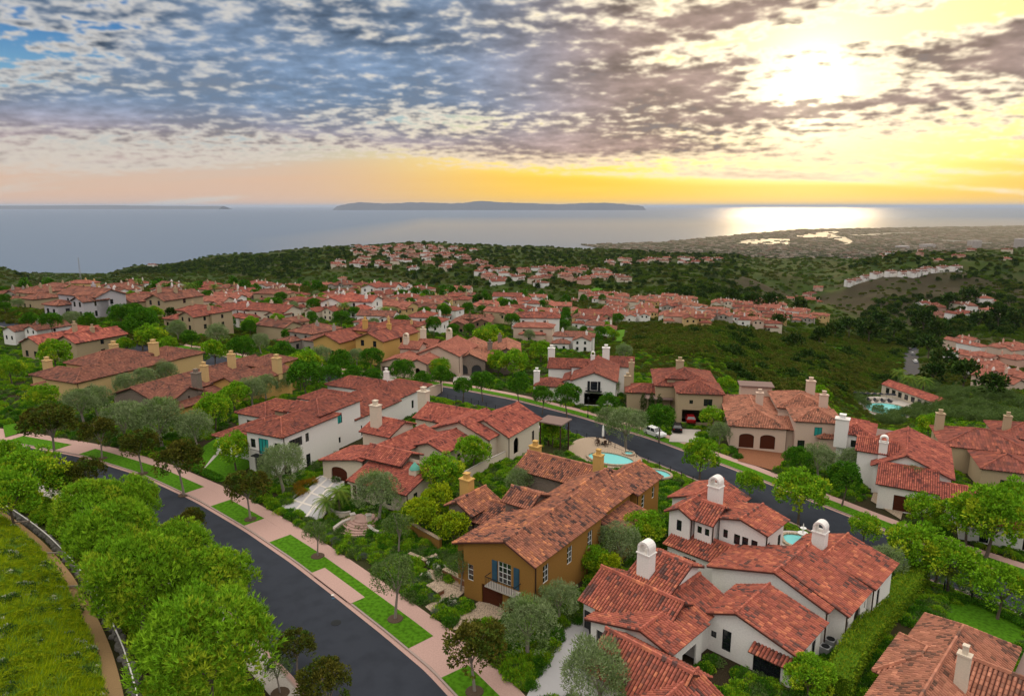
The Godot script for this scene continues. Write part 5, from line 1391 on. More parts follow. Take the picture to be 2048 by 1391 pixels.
# ------------------------------------------------------------------ the neighbourhood, copied from a few plans
const PLANS := [
	[["h", -9.0, 9.0, -12.0, -3.0, 5.6, 0.36], ["g", 0.0, 8.0, -6.0, 3.0, 5.2, 6.8, 5.2, 4.0], ["h", -9.0, -1.0, -5.0, 2.0, 3.5, 0.34]],
	[["g", -8.5, 0.5, -14.0, 2.0, 5.4, 7.2, 5.4, -4.0], ["G", -1.0, 9.0, -12.0, -3.0, 5.4, 7.0, 5.4, -7.5], ["h", 2.0, 9.0, -5.0, 2.0, 3.4, 0.34]],
	[["G", -9.0, 9.0, -9.0, 0.0, 5.8, 7.6, 5.8, -4.5], ["h", -9.0, -2.0, -2.0, 4.0, 3.4, 0.34], ["g", 3.0, 9.0, -4.0, 3.5, 5.0, 6.3, 5.0, 6.0]],
	[["h", -8.5, 2.0, -14.0, -1.0, 5.6, 0.36], ["h", 0.0, 9.0, -9.0, 1.5, 4.2, 0.34], ["h", -9.0, -3.0, -3.0, 3.0, 3.4, 0.34]],
	[["g", -9.0, -1.0, -16.0, 2.0, 4.2, 5.8, 4.2, -5.0], ["g", 1.0, 9.0, -14.0, 0.0, 5.0, 6.6, 5.0, 5.0], ["G", -4.0, 4.0, -12.0, -6.0, 5.6, 7.0, 5.6, -9.0]],
	[["h", -9.0, 9.0, -9.0, 0.0, 5.9, 0.34], ["h", -6.0, 6.0, -2.0, 2.5, 3.3, 0.3]],
]
var plans := {}
func plan_wings(i: int, level: int) -> Array:
	var out := []
	for w in PLANS[i]:
		var wins := []
		var top: float = w[5]
		if level == 1:
			for side in ["f", "r", "l"]:
				for q in ([0.25, 0.7] if side == "f" else [0.5]):
					if top > 4.6: wins += win(side, [q], 3.6, 0.9, 1.3)
					wins += win(side, [q], 0.9, 1.1, 1.5)
		elif top > 4.6:
			wins += win("f", [0.28, 0.72], 3.4, 1.2, 1.4, "plain") + win("r", [0.5], 3.4, 1.2, 1.4, "plain")
		else:
			wins += win("f", [0.4], 0.9, 1.4, 1.6, "plain")
		out.append(w + [wins])
	return out

func plan_house(called: String, i: int, tone: String, wall: String, at: Vector3, turn: float, size: float, level: int, label: String, group: String) -> void:
	var key := "%s%d%s%d" % [called, i, tone, level]
	var h: Node3D
	if not plans.has(key):
		var chims := [[-5.0 + i, 4.5, -7.0, 7.9, 1.0], [5.5, 4.0, -5.0 - i * 0.5, 7.5, 0.9]]
		h = make_house(called, label, group, at, turn, wall, tone, plan_wings(i, level), chims, level, -5.0)
		plans[key] = h
	else:
		h = copy(plans[key], at, deg_to_rad(turn), label, group)
		if level == 1:
			for w in PLANS[i]: footprints.append([Vector2(at.x, at.z), deg_to_rad(turn), w[1] * size, w[2] * size, w[3] * size, w[4] * size])
	h.scale = Vector3.ONE * size
	for ch in h.get_children():
		if ch.name.begins_with("wall") or ch.name.begins_with("chimney"):
			ch.material_override = M[wall]
			for sub in ch.get_children(): sub.material_override = M[wall]

func lit_name(w: String) -> String:
	return {"white": "white", "cream": "cream", "tan": "tan", "lilac": "pale lilac", "grey": "grey", "gold": "gold", "yellow": "yellow", "brown": "brown", "pink": "pink", "peach": "peach"}.get(w, w)

func spots(region: String, gap: float, most: int, seed_: int) -> Array:
	var poly := flat_points(REGION[region])
	var lo := poly[0]
	var hi := poly[0]
	for p in poly:
		lo = lo.min(p)
		hi = hi.max(p)
	var r := RandomNumberGenerator.new()
	r.seed = seed_
	var out := []
	var tries := 0
	while out.size() < most and tries < most * 14:
		tries += 1
		var p := Vector2(r.randf_range(lo.x, hi.x), r.randf_range(lo.y, hi.y))
		if not Geometry2D.is_point_in_polygon(p, poly): continue
		var ok := true
		if gap > 0.0:
			for q in out:
				if Vector2(q.x, q.z).distance_squared_to(p) < gap * gap:
					ok = false
					break
		if ok: out.append(Vector3(p.x, land(p.x, p.y), p.y))
	return out

func neighbourhood() -> void:
	for m in MID:
		plan_house("house", m[6], m[5], m[4], Vector3(m[0], m[1], m[2]), m[7] - 90.0, clampf(m[3] / 18.0, 0.75, 1.25), 1, "%s house with %s tile roof, %s" % [lit_name(m[4]), m[5], ["hipped with a front gable wing", "long side gable and low hip", "broad front ridge and one gable", "three stepped hips", "twin parallel gables", "one wide hip over a porch"][m[6]]], "houses of the plateau streets")
	var walls := ["white", "tan", "cream", "white", "yellow", "peach", "grey"]
	var n := 0
	var taken_spots := []
	for m in MID: taken_spots.append(Vector2(m[0], m[2]))
	for reg in [["N0", 20.0, 80, "rust", "tiled house filling the rows of the plateau streets"], ["N1", 21.0, 110, "rust", "small tiled house of the packed hilltop streets"], ["N2", 17.0, 80, "coral", "coral roofed house in the dense terrace quarter"], ["N3", 15.0, 60, "coral", "pale condominium block with coral roof among the canyon trees"], ["H9", 19.0, 40, "coral", "terracotta villa at the wooded canyon head"]]:
		for p in spots(reg[0], reg[1], reg[2], 50 + n):
			var bad := false
			for q in taken_spots:
				if q.distance_to(Vector2(p.x, p.z)) < 17.0: bad = true
			if reg[0] == "N0":
				for f in footprints:
					if f[0].distance_to(Vector2(p.x, p.z)) < 19.0: bad = true
				if on_road(ROAD2, p.x, p.z).x < 16.0: bad = true
			if bad: continue
			if reg[0] == "N0": footprints.append([Vector2(p.x, p.z), deg_to_rad([60, 80, 75, 150][(n + 1) % 4] - 90.0), -8.5, 8.5, -12.0, 3.0])
			n += 1
			var tone: String = reg[3]
			tone = ["rust", "brown", "coral"][n % 3] if reg[0] <= "N1" else ["coral", "rust", "coral", "buff"][n % 4]
			plan_house("hilltop_house" if reg[0] <= "N1" else "terrace_house", n % 6, tone, walls[n % 7], p, [60, 80, 75, 150][n % 4] - 90.0, 0.85, 2, "%s walled %s" % [walls[n % 7], reg[4]], reg[4].split(" of ")[0].split(" in ")[0] + "s")
	for reg in [["H1", 30.0, 40], ["H2", 32.0, 45], ["H3", 30.0, 40], ["H4", 30.0, 26], ["H5", 30.0, 12], ["H6", 30.0, 40], ["H8", 26.0, 14]]:
		for p in spots(reg[0], reg[1], reg[2], 90 + n):
			n += 1
			plan_house("hillside_house", n % 6, ["coral", "rust", "brown"][n % 3], ["white", "white", "peach", "cream", "pink"][n % 5], p, n * 47 % 180, 1.15, 2, "%s villa with %s roof %s" % [["white", "white", "peach", "cream", "pink"][n % 5], ["coral", "rust", "brown"][n % 3], "scattered on the wooded ridge before the sea" if reg[0] < "H5" else "on the far bluff slopes"], "villas on the far ridges")
	for p in spots("H7", 19.0, 34, 300):
		n += 1
		plan_house("apartment_house", n % 6, "coral", ["pink", "peach", "white"][n % 3], p, [20, 110][n % 2], 1.0, 2, "pink apartment house with coral roof beside the canyon road", "pink apartment houses")
	# white condominiums along the bluff
	for i in 15:
		var u := i / 14.0
		var x := lerpf(532.0, 702.0, u)
		var z := -1080.0 - 26.0 * sin(u * 9.0)
		plan_house("condominium", [2, 0, 5][i % 3], "brown", "white", Vector3(x, land(x, z) + 3.0, z), 10.0 + i * 3 % 14, 0.95, 2, "white condominium in the row along the bluff edge", "white condominiums on the bluff")

var rough := FastNoiseLite.new()
func land(x: float, z: float) -> float:
	var y := ground(x, z)
	var d := -z
	if d > 330.0: y += rough.get_noise_2d(x, d) * minf(6.0 + 12.0 * smoothstep(0.15, 0.4, x / d) * smoothstep(600.0, 1000.0, d), (d - 330.0) * 0.02) * smoothstep(S_SEA + 4.0, S_SEA + 40.0, y)
	return y

# ------------------------------------------------------------------ gardens, walls, pools and street things
func v2(key: String) -> PackedVector2Array:
	var out := PackedVector2Array()
	for p in SPOT[key]: out.append(Vector2(p[0], p[2]))
	return out

func v3(key: String, lift := 0.0) -> Array:
	var out := []
	for p in SPOT[key]: out.append(Vector3(p[0], p[1] + lift, p[2]))
	return out

func rounded(pts: PackedVector2Array, times := 2) -> PackedVector2Array:
	for t in times:
		var out := PackedVector2Array()
		for i in pts.size():
			var a := pts[i]
			var b := pts[(i + 1) % pts.size()]
			out.append(a.lerp(b, 0.25))
			out.append(a.lerp(b, 0.75))
		pts = out
	return pts

func paved(called: String, key: String, m: Material, lift := 0.12, round_ := false) -> MeshInstance3D:
	var pts := v2(key)
	if round_: pts = rounded(pts)
	var idx := Geometry2D.triangulate_polygon(pts)
	var s := Shape.new()
	for i in range(0, idx.size(), 3):
		var q := []
		for k in 3: q.append(Vector3(pts[idx[i + k]].x, land(pts[idx[i + k]].x, pts[idx[i + k]].y) + lift, pts[idx[i + k]].y))
		fine_tri(s, q[0], q[1], q[2], lift, 3)
	clear_areas.append(pts)
	return setting(called, s, m)

func fine_tri(s: Shape, a: Vector3, b: Vector3, c: Vector3, lift: float, deep: int) -> void:
	if deep == 0 or maxf(a.distance_to(b), maxf(b.distance_to(c), c.distance_to(a))) < 2.5:
		s.tri(a, b, c)
		return
	var ab := (a + b) * 0.5
	var bc := (b + c) * 0.5
	var ca := (c + a) * 0.5
	ab.y = land(ab.x, ab.z) + lift
	bc.y = land(bc.x, bc.z) + lift
	ca.y = land(ca.x, ca.z) + lift
	fine_tri(s, a, ab, ca, lift, deep - 1); fine_tri(s, ab, b, bc, lift, deep - 1)
	fine_tri(s, ca, bc, c, lift, deep - 1); fine_tri(s, ab, bc, ca, lift, deep - 1)

func wall_line(called: String, label: String, pts: Array, wide: float, tall: float, m: Material, cap: Material, group := "") -> void:
	var o := thing(called, label, "wall", pts[0], 0.0, group)
	var s := Shape.new()
	var c := Shape.new()
	for i in pts.size() - 1:
		var a: Vector3 = pts[i] - pts[0]
		var b: Vector3 = pts[i + 1] - pts[0]
		var ext := (b - a).normalized() * wide * 0.3
		s.beam(a - ext + Vector3.UP * (tall * 0.5 - 0.5), b + ext + Vector3.UP * (tall * 0.5 - 0.5), wide, tall + 1.0)
		c.beam(a - ext + Vector3.UP * (tall + 0.045), b + ext + Vector3.UP * (tall + 0.045), wide * 1.35, 0.09)
	part("wall_face", s, m, o)
	part("coping", c, cap, o)

func smooth_line(pts: Array, n: int) -> Array:
	var cv := Curve3D.new()
	for i in pts.size():
		var t: Vector3 = (pts[mini(i + 1, pts.size() - 1)] - pts[maxi(i - 1, 0)]) * 0.2
		cv.add_point(pts[i], -t, t)
	var out := []
	for i in n + 1: out.append(cv.sample_baked(cv.get_baked_length() * i / n))
	return out

func pool(called: String, key: String, label: String, deck: String, deck_label: String, deck_mat: Material) -> void:
	var y: float = SPOT[key][0][1]
	if deck:
		var ds := Shape.new()
		ds.slab(rounded(v2(deck)), y - 5.0, y)
		clear_areas.append(rounded(v2(deck)))
		single(called.replace("pool", "terrace") if called.contains("pool") else "terrace", ds, deck_mat, deck_label, "terrace")
	var pts := rounded(v2(key))
	var o := thing(called, label, "pool", Vector3(pts[0].x, y, pts[0].y))
	var rim := Shape.new()
	var off := Vector3(pts[0].x, y, pts[0].y)
	var outer := Geometry2D.offset_polygon(pts, 0.35)[0]
	for i in pts.size():
		var a := Vector3(pts[i].x, y + 0.14, pts[i].y) - off
		var b := Vector3(pts[(i + 1) % pts.size()].x, y + 0.14, pts[(i + 1) % pts.size()].y) - off
		rim.beam(a, b, 0.35, 0.26)
	part("coping", rim, M.flag, o)
	var w := Shape.new()
	var shifted := PackedVector2Array()
	for p in pts: shifted.append(p - Vector2(off.x, off.z))
	w.sheet(shifted, 0.07)
	part("water", w, M.pool_water, o)

func car(label: String, paint: Material, at: Vector3, turn: float, tall := 1.65) -> void:
	var o := thing("parked_car", label, "car", at, turn, "parked cars")
	var len := 4.7
	var st := Shape.new()
	# stations along the length: z, half width, sill, belt
	var z := [-2.35, -2.2, -1.3, -0.6, 0.9, 1.9, 2.25, 2.35]
	var hw := [0.75, 0.88, 0.93, 0.95, 0.95, 0.93, 0.86, 0.78]
	var lo := [0.45, 0.32, 0.28, 0.28, 0.28, 0.30, 0.36, 0.45]
	var hi := [0.72, 0.88, 0.98, 1.02, 1.05, 1.05, 1.0, 0.8]
	for i in z.size() - 1:
		for sg in [-1.0, 1.0]:
			st.quad(Vector3(sg * hw[i], lo[i], z[i]), Vector3(sg * hw[i + 1], lo[i + 1], z[i + 1]), Vector3(sg * hw[i + 1], hi[i + 1], z[i + 1]), Vector3(sg * hw[i], hi[i], z[i]))
			st.quad(Vector3(sg * hw[i], hi[i], z[i]), Vector3(sg * hw[i + 1], hi[i + 1], z[i + 1]), Vector3(0, hi[i + 1] + 0.06, z[i + 1]), Vector3(0, hi[i] + 0.05, z[i]))
		st.quad(Vector3(-hw[i], lo[i], z[i]), Vector3(hw[i], lo[i], z[i]), Vector3(hw[i + 1], lo[i + 1], z[i + 1]), Vector3(-hw[i + 1], lo[i + 1], z[i + 1]))
	for e in [0, 7]: st.quad(Vector3(-hw[e], lo[e], z[e]), Vector3(hw[e], lo[e], z[e]), Vector3(hw[e], hi[e], z[e]), Vector3(-hw[e], hi[e], z[e]))
	st.box(Vector3(0, tall - 0.02, 0.55), Vector3(1.32, 0.05, 1.9))
	for sg in [-1.0, 1.0]:
		for q in [[-0.95, 1.02, -0.38, 0.05], [0.45, 1.04, 0.5, 0.0], [1.98, 1.05, 1.5, 0.0]]:
			st.beam(Vector3(sg * 0.88, q[1], q[0]), Vector3(sg * 0.66, tall - 0.03, q[2]), 0.09, 0.09)
	part("body", st, paint, o)
	var gl := Shape.new()
	var b0 := [Vector3(-0.86, 1.02, -1.0), Vector3(0.86, 1.02, -1.0), Vector3(0.88, 1.05, 2.05), Vector3(-0.88, 1.05, 2.05)]
	var t0 := [Vector3(-0.64, tall - 0.04, -0.4), Vector3(0.64, tall - 0.04, -0.4), Vector3(0.64, tall - 0.04, 1.5), Vector3(-0.64, tall - 0.04, 1.5)]
	for i in 4: gl.quad(b0[i], b0[(i + 1) % 4], t0[(i + 1) % 4], t0[i])
	part("cabin_glass", gl, M.glass, o)
	for q in [Vector2(-0.86, -1.45), Vector2(0.86, -1.45), Vector2(-0.86, 1.45), Vector2(0.86, 1.45)]:
		var w := Shape.new()
		w.tube([Vector3(q.x - 0.11, 0.34, q.y), Vector3(q.x + 0.11, 0.34, q.y)], [0.34, 0.34], 14)
		var wh := part("wheel", w, M.rubber, o)
		w = Shape.new()
		w.tube([Vector3(q.x - 0.12, 0.34, q.y), Vector3(q.x + 0.12, 0.34, q.y)], [0.2, 0.2], 10)
		part("rim", w, M.metal, wh)
	for sg in [-1.0, 1.0]:
		var l := Shape.new()
		l.box(Vector3(sg * 0.62, 0.72, -2.3), Vector3(0.34, 0.12, 0.12))
		part("headlight", l, M.white_frame, o)
		l = Shape.new()
		l.box(Vector3(sg * 0.68, 0.88, 2.3), Vector3(0.26, 0.16, 0.1))
		part("tail_light", l, M.red_paint, o)

func details() -> void:
	var s: Shape
	# drives, paths, lawns
	paved("driveway", "cdrive", M.grey_paver, 0.13)
	var cd := v3("cdrive")
	for k in 4:       # pale bands across and along the cream house's drive
		s = Shape.new()
		var f := k / 3.0
		var a: Vector3 = cd[0].lerp(cd[1], f)
		var b: Vector3 = cd[4].lerp(cd[3], f)
		band(s, a, b, 0.32)
		setting("paving_band", s, M.white_band)
		s = Shape.new()
		f = 0.12 + k * 0.22
		band(s, cd[0].lerp(cd[4], f), cd[1].lerp(cd[3], f), 0.32)
		setting("paving_band", s, M.white_band)
	paved("driveway", "adrive", M.grey_paver)
	paved("driveway", "bdrive", M.flag)
	paved("driveway", "mdrive", M.brick)
	for k in ["ldrive", "idrive", "jdrive"]: paved("driveway", k, M.pale_concrete)
	paved("driveway", "ndrive", M.flag)
	for k in ["dlawn", "flawn", "alawn"]: paved("lawn", k, M.lawn, 0.12)
	paved("lawn", "oval_lawn", M.lawn, 0.12, true)
	for k in ["parklawn", "roadlawn", "lawnstrip", "lawnstrip2", "lawnstrip3"]: paved("lawn", k, M.lawn, 0.5)
	paved("road", "bigroad", M.asphalt, 0.6)
	paved("path", "bpath", M.flag, 0.14)
	paved("path", "dpath", M.pale_concrete, 0.14)
	# bare soil rings round the street trees
	for l in [T_BRONZE_FAR, T_SAGE]:
		for t in l:
			s = Shape.new()
			s.lathe(Vector3(t[0], t[1] + 0.05, t[2]), [Vector2(0.75, 0), Vector2(0.7, 0.06), Vector2(0, 0.1)], 14)
			setting("soil_ring_ground", s, M.soil)
	# pools
	pool("swimming_pool", "pool1", "curved turquoise swimming pool behind the ochre house", "terrace", "flagstone terrace with stone edge round the curved pool", M.flag)
	pool("swimming_pool", "pool1b", "narrow turquoise end of the pool below the terrace", "", "", M.flag)
	pool("spa_pool", "spa", "small round spa beside the curved pool", "", "", M.flag)
	pool("swimming_pool", "pool2", "turquoise pool with fountain behind the white gabled house", "terrace2", "pale terrace round the pool with the fountain", M.pale_concrete)
	pool("swimming_pool", "clubpool", "large pale blue club pool lined with loungers", "clubdeck", "pale club deck round the large pool", M.pale_concrete)
	s = Shape.new()
	s.slab(rounded(v2("terracec")), -6.0, -1.6)
	single("terrace", s, M.pale_concrete, "pale rounded terrace behind the cream house", "terrace")
	# fountain
	var f0: Vector3 = v3("pool2")[1] + Vector3(-1.2, 0.05, 1.2)
	var fo := thing("fountain", "tiered white stone fountain standing in the pool", "fountain", f0)
	s = Shape.new(); s.lathe(Vector3.ZERO, [Vector2(0.35, 0), Vector2(0.16, 0.3), Vector2(0.1, 0.9), Vector2(0.1, 1.6), Vector2(0.04, 2.2), Vector2(0, 2.3)])
	part("column", s, M.canvas, fo)
	s = Shape.new(); s.lathe(Vector3(0, 0.8, 0), [Vector2(0.1, 0), Vector2(0.6, 0.16), Vector2(0.62, 0.22), Vector2(0.1, 0.12)])
	part("bowl", s, M.canvas, fo)
	s = Shape.new(); s.lathe(Vector3(0, 1.5, 0), [Vector2(0.06, 0), Vector2(0.36, 0.12), Vector2(0.38, 0.17), Vector2(0.06, 0.09)])
	part("bowl", s, M.canvas, fo)
	# terrace furniture: closed parasol, table, chairs
	var tb: Vector3 = v3("terrace")[2] + Vector3(0.4, 0.0, 4.2)
	var o := thing("patio_table", "round table under the closed white parasol on the terrace", "table", tb)
	s = Shape.new(); s.lathe(Vector3(0, 0.7, 0), [Vector2(0, 0), Vector2(0.75, 0), Vector2(0.75, 0.05), Vector2(0, 0.05)])
	part("table_top", s, M.flag, o)
	s = Shape.new(); s.lathe(Vector3.ZERO, [Vector2(0.35, 0), Vector2(0.08, 0.08), Vector2(0.07, 0.7)])
	part("pedestal", s, M.iron, o)
	o = thing("parasol", "closed white parasol standing through the terrace table", "parasol", tb)
	s = Shape.new(); s.tube([Vector3(0, 0.75, 0), Vector3(0, 1.5, 0)], [0.03, 0.03])
	part("pole", s, M.metal, o)
	s = Shape.new(); s.lathe(Vector3(0, 1.4, 0), [Vector2(0.04, 0), Vector2(0.2, 0.1), Vector2(0.18, 1.2), Vector2(0.1, 1.9), Vector2(0.0, 2.1)], 9)
	part("folded_canopy", s, M.canvas, o)
	for i in 5:
		var a := TAU * i / 5.0
		var ch := thing("patio_chair", "brown chair drawn up to the round terrace table", "chair", tb + Vector3(cos(a) * 1.2, 0, sin(a) * 1.2), -a - PI * 0.5, "terrace chairs")
		s = Shape.new(); s.box(Vector3(0, 0.45, 0), Vector3(0.5, 0.06, 0.5)); part("seat", s, M.brown_shutter, ch)
		s = Shape.new(); s.box(Vector3(0, 0.75, 0.24), Vector3(0.5, 0.55, 0.05)); part("backrest", s, M.brown_shutter, ch)
		for q in [Vector2(-0.22, -0.22), Vector2(0.22, -0.22), Vector2(-0.22, 0.22), Vector2(0.22, 0.22)]:
			s = Shape.new(); s.box(Vector3(q.x, 0.22, q.y), Vector3(0.05, 0.42, 0.05)); part("leg", s, M.iron, ch)
	# garden walls
	wall_line("boundary_wall", "tall pale stucco wall between the white hipped house and the cream house", v3("boundary"), 0.25, 1.9, M.peach, M.peach)
	wall_line("boundary_wall", "narrow cream wall between the cream and ochre gardens", v3("boundary2"), 0.2, 1.6, M.cream, M.pale_concrete)
	wall_line("garden_wall", "curved low cream wall round the palm bed", smooth_line(v3("curve1"), 10), 0.3, 0.7, M.cream, M.pale_concrete)
	wall_line("garden_wall", "cream wall climbing beside the fan of steps", smooth_line(v3("curve2"), 8), 0.3, 0.8, M.cream, M.pale_concrete)
	wall_line("garden_wall", "short curved cream wall beyond the steps", smooth_line(v3("curve3"), 8), 0.3, 0.6, M.cream, M.pale_concrete)
	wall_line("garden_wall", "ochre wall with arched niche before the citrus trees", v3("bwall1"), 0.35, 1.2, M.ochre, M.flag)
	wall_line("garden_wall", "low stone-capped wall of the upper terrace bed", v3("bwall2"), 0.35, 0.5, M.brick, M.flag)
	wall_line("garden_wall", "long brick planter wall beside the ochre garage", v3("bwall3"), 0.4, 0.8, M.brick, M.flag)
	wall_line("garden_wall", "short brick seat wall at the terrace steps", v3("bwall4"), 0.7, 0.5, M.brick, M.flag)
	# fan of steps before the cream house
	var sp := v3("stairs")
	var stair := thing("garden_steps", "fan of pale curved steps rising to the cream house", "steps", sp[0])
	for i in 6:
		s = Shape.new()
		s.lathe(Vector3.ZERO, [Vector2(0, -0.6), Vector2(3.3 - i * 0.4, -0.6), Vector2(3.3 - i * 0.4, 0.02 + i * 0.14), Vector2(0, 0.02 + i * 0.14)], 26)
		part("step", s, M.pink_concrete, stair)
	for q in v3("pillars"):
		var pl := thing("gate_pillar", "square cream pillar at the head of the curved steps", "pillar", q, 0.5, "gate pillars")
		s = Shape.new(); s.box(Vector3(0, 0.6, 0), Vector3(0.5, 1.6, 0.5)); part("shaft", s, M.cream, pl)
		s = Shape.new(); s.box(Vector3(0, 1.45, 0), Vector3(0.66, 0.12, 0.66)); part("cap", s, M.pale_concrete, pl)
	for i in 3:
		var p0: Vector3 = v3("bpath")[1].lerp(v3("bpath")[3], 0.25 + i * 0.3)
		var st2 := thing("terrace_steps", "short flight of stone steps on the path to the ochre house", "steps", p0, -0.62, "terrace step flights")
		for k in 3:
			s = Shape.new()
			s.box(Vector3(0, 0.08 + k * 0.13, -k * 0.34), Vector3(1.8, 0.15 + k * 0.02, 0.5))
			part("step", s, M.flag, st2)
	# clipped hedges and planting
	hedge("clipped_hedge", "long tall clipped hedge beside the white gabled house", v3("hedge_long"), 1.9, 2.4, GREEN.box, "", 330.0)
	hedge("clipped_hedge", "low box hedge curving round the oval lawn", smooth_line(v3("hedge_oval"), 8), 0.7, 0.6, GREEN.deep)
	hedge("clipped_hedge", "low clipped hedge before the lawn of the white hipped house", v3("hedge_d"), 0.9, 0.7, GREEN.deep)
	hedge("leafy_hedge", "leafy hedge between the ochre and white gabled houses", v3("hedge_ab"), 1.8, 2.2, GREEN.bright)
	var n := 0
	for p in v3("roses"):
		n += 1
		tree("rose", p.x, land(p.x, p.z), p.z, 0.7, "rose bush flecked with white blooms", "white rose bushes", n)
	for p in v3("lavender"):
		n += 1
		tree("lavender", p.x, land(p.x, p.z), p.z, 0.65, "low grey lavender bush in the front beds", "lavender bushes", n)
	for p in v3("amber"):
		n += 1
		tree("amber", p.x, land(p.x, p.z), p.z, 0.8, "spiky amber ornamental grass in the front bed", "amber grasses", n)
	for i in 3:
		var q := Vector3(27.5 + i * 1.6, 0, -139.5 + i * 0.4)
		tree("cypress", q.x, land(q.x, q.z), q.z, 0.75, "slim dark cypress beside the carport house", "slim cypresses", i)
	tree("ball", 17.6, -0.4, -70.8, 1.9, "dark clipped ball tree in the white house courtyard", "", 1)
	for i in 9:
		var q: Vector3 = v3("hedge_long")[1].lerp(v3("hedge_long")[3], i / 8.0) + Vector3(2.2, 0, 1.6)
		tree("shrub", q.x, land(q.x, q.z), q.z, 0.62, "round clipped shrub along the foot of the long hedge", "clipped shrubs by the hedge", i)
	# fence at the top of the street bank
	fence()
	# street furniture
	o = thing("manhole_cover", "grey round manhole cover in the asphalt", "manhole cover", Vector3(-16.4, 0.004, -58.0))
	s = Shape.new(); s.lathe(Vector3.ZERO, [Vector2(0.48, 0), Vector2(0.48, 0.012), Vector2(0.40, 0.014), Vector2(0, 0.014)], 20)
	part("lid", s, M.iron, o)
	for q in [[-17.9, -62.7, "pale yellow round marker on the asphalt", "white_band"], [-17.7, -62.1, "blue round reflector on the asphalt", "blue_shutter"]]:
		s = Shape.new(); s.lathe(Vector3.ZERO, [Vector2(0.16, 0), Vector2(0.16, 0.02), Vector2(0, 0.024)], 12)
		single("road_marker", s, M[q[3]], q[2], "road marker", Vector3(q[0], 0.004, q[1]))
	var i0 := place_on(ROAD1, -20.0, -67.7)
	var i1 := place_on(ROAD1, -14.5, -62.0)
	s = Shape.new(); strip(s, ROAD1, i0, i1, W1 - 0.12, W1 + 1.5, 0.205, 0.1)
	o = single("storm_drain", s, M.pink_concrete, "pink concrete storm drain slab set in the verge kerb", "drain")
	s = Shape.new(); strip(s, ROAD1, i0 + 0.08, i1 - 0.08, W1 - 0.14, W1 - 0.11, 0.13, 0.1)
	part("drain_mouth", s, M.black_paint, o)
	lamp_post(Vector3(15.9, -5.3, -139.2), "dark street lamp post on the second street pavement")
	for i in 4:
		o = thing("wheeled_bin", "dark wheeled bin in the row against the white wall", "bin", Vector3(-30.6 + i * 0.75, 0.7, -107.9 + -i * 0.95), 0.45, "wheeled bins")
		s = Shape.new(); s.box(Vector3(0, 0.5, 0), Vector3(0.6, 0.95, 0.65)); part("body", s, M.bin, o)
		s = Shape.new(); s.box(Vector3(0, 1.0, 0), Vector3(0.64, 0.07, 0.72)); part("lid", s, M.bin, o)
	for q in [[27.6, -53.6], [26.7, -52.6]]:
		o = thing("air_conditioner", "grey air conditioning unit beside the long hedge", "air conditioner", Vector3(q[0], 0.5, q[1]), 0.78, "air conditioners")
		s = Shape.new(); s.box(Vector3(0, 0.42, 0), Vector3(0.8, 0.84, 0.8)); part("casing", s, M.metal, o)
		s = Shape.new(); s.lathe(Vector3(0, 0.86, 0), [Vector2(0.34, 0), Vector2(0.3, 0.05), Vector2(0, 0.05)]); part("fan_grille", s, M.dark_frame, o)
	car("white sport utility car parked at the second street kerb", M.white_paint, Vector3(27.6, -5.42, -127.6), -2.55)
	car("black car parked on the drive of the tan house", M.black_paint, Vector3(32.6, -5.3, -130.6), -0.2, 1.5)
	car("red car parked under the tan house", M.red_paint, Vector3(36.6, -5.3, -136.2), -0.15, 1.5)
	car("white car parked in the drive of the cream house", M.white_paint, Vector3(-30.6, -3.75, -173.6), -0.7)
	for i in 3:
		var q: Vector3 = v3("bigroad")[7].lerp(v3("bigroad")[4], [0.35, 0.62, 0.8][i]) + Vector3(-3.0 - i * 2.0, 0.7, 0)
		car(["white van-like car on the canyon road", "silver car on the canyon road bend", "dark car far along the canyon road"][i], [M.white_paint, M.metal, M.black_paint][i], Vector3(q.x, land(q.x, q.z) + 0.65, q.z), -0.3)
	club()
	near_slope()
	far_things()
	yards()

func band(s: Shape, a: Vector3, b: Vector3, w: float) -> void:
	var side := Vector3(b.z - a.z, 0, a.x - b.x).normalized() * w * 0.5
	var n := 6
	for i in n:
		var q := []
		for e in [[i, -1.0], [i + 1, -1.0], [i + 1, 1.0], [i, 1.0]]:
			var p: Vector3 = a.lerp(b, float(e[0]) / n) + side * e[1]
			q.append(Vector3(p.x, land(p.x, p.z) + 0.15, p.z))
		s.quad(q[0], q[1], q[2], q[3])

func fence() -> void:
	var o := thing("metal_fence", "green metal fence with thin posts along the top of the street bank", "fence", Vector3.ZERO)
	var rail := Shape.new()
	var last := []
	var i := 7.6
	while i < ROAD2.size() - 1.2:
		var c := along(ROAD2, i) - side_of(ROAD2, i) * 11.6
		c.y = land(c.x, c.z)
		var st := Shape.new()
		st.box(c + Vector3.UP * 0.75, Vector3(0.09, 1.5, 0.09))
		part("post", st, M.iron, o)
		if last:
			for h in [0.25, 0.6, 0.95, 1.35]: rail.beam(last[0] + Vector3.UP * h, c + Vector3.UP * h, 0.022, 0.03)
		last = [c]
		var seg := (along(ROAD2, i + 0.1) - along(ROAD2, i)).length() * 10.0
		i += 2.6 / maxf(seg, 1.0)
	part("rails", rail, M.iron, o)

func lamp_post(at: Vector3, label: String) -> void:
	var o := thing("street_lamp", label, "street lamp", at)
	var s := Shape.new()
	s.lathe(Vector3.ZERO, [Vector2(0.18, 0), Vector2(0.16, 0.3), Vector2(0.07, 0.5), Vector2(0.05, 3.6)])
	part("post", s, M.iron, o)
	s = Shape.new()
	s.lathe(Vector3(0, 3.6, 0), [Vector2(0.06, 0), Vector2(0.2, 0.12), Vector2(0.24, 0.5), Vector2(0.26, 0.55), Vector2(0.05, 0.75), Vector2(0, 0.85)])
	part("lantern", s, M.dark_frame, o)

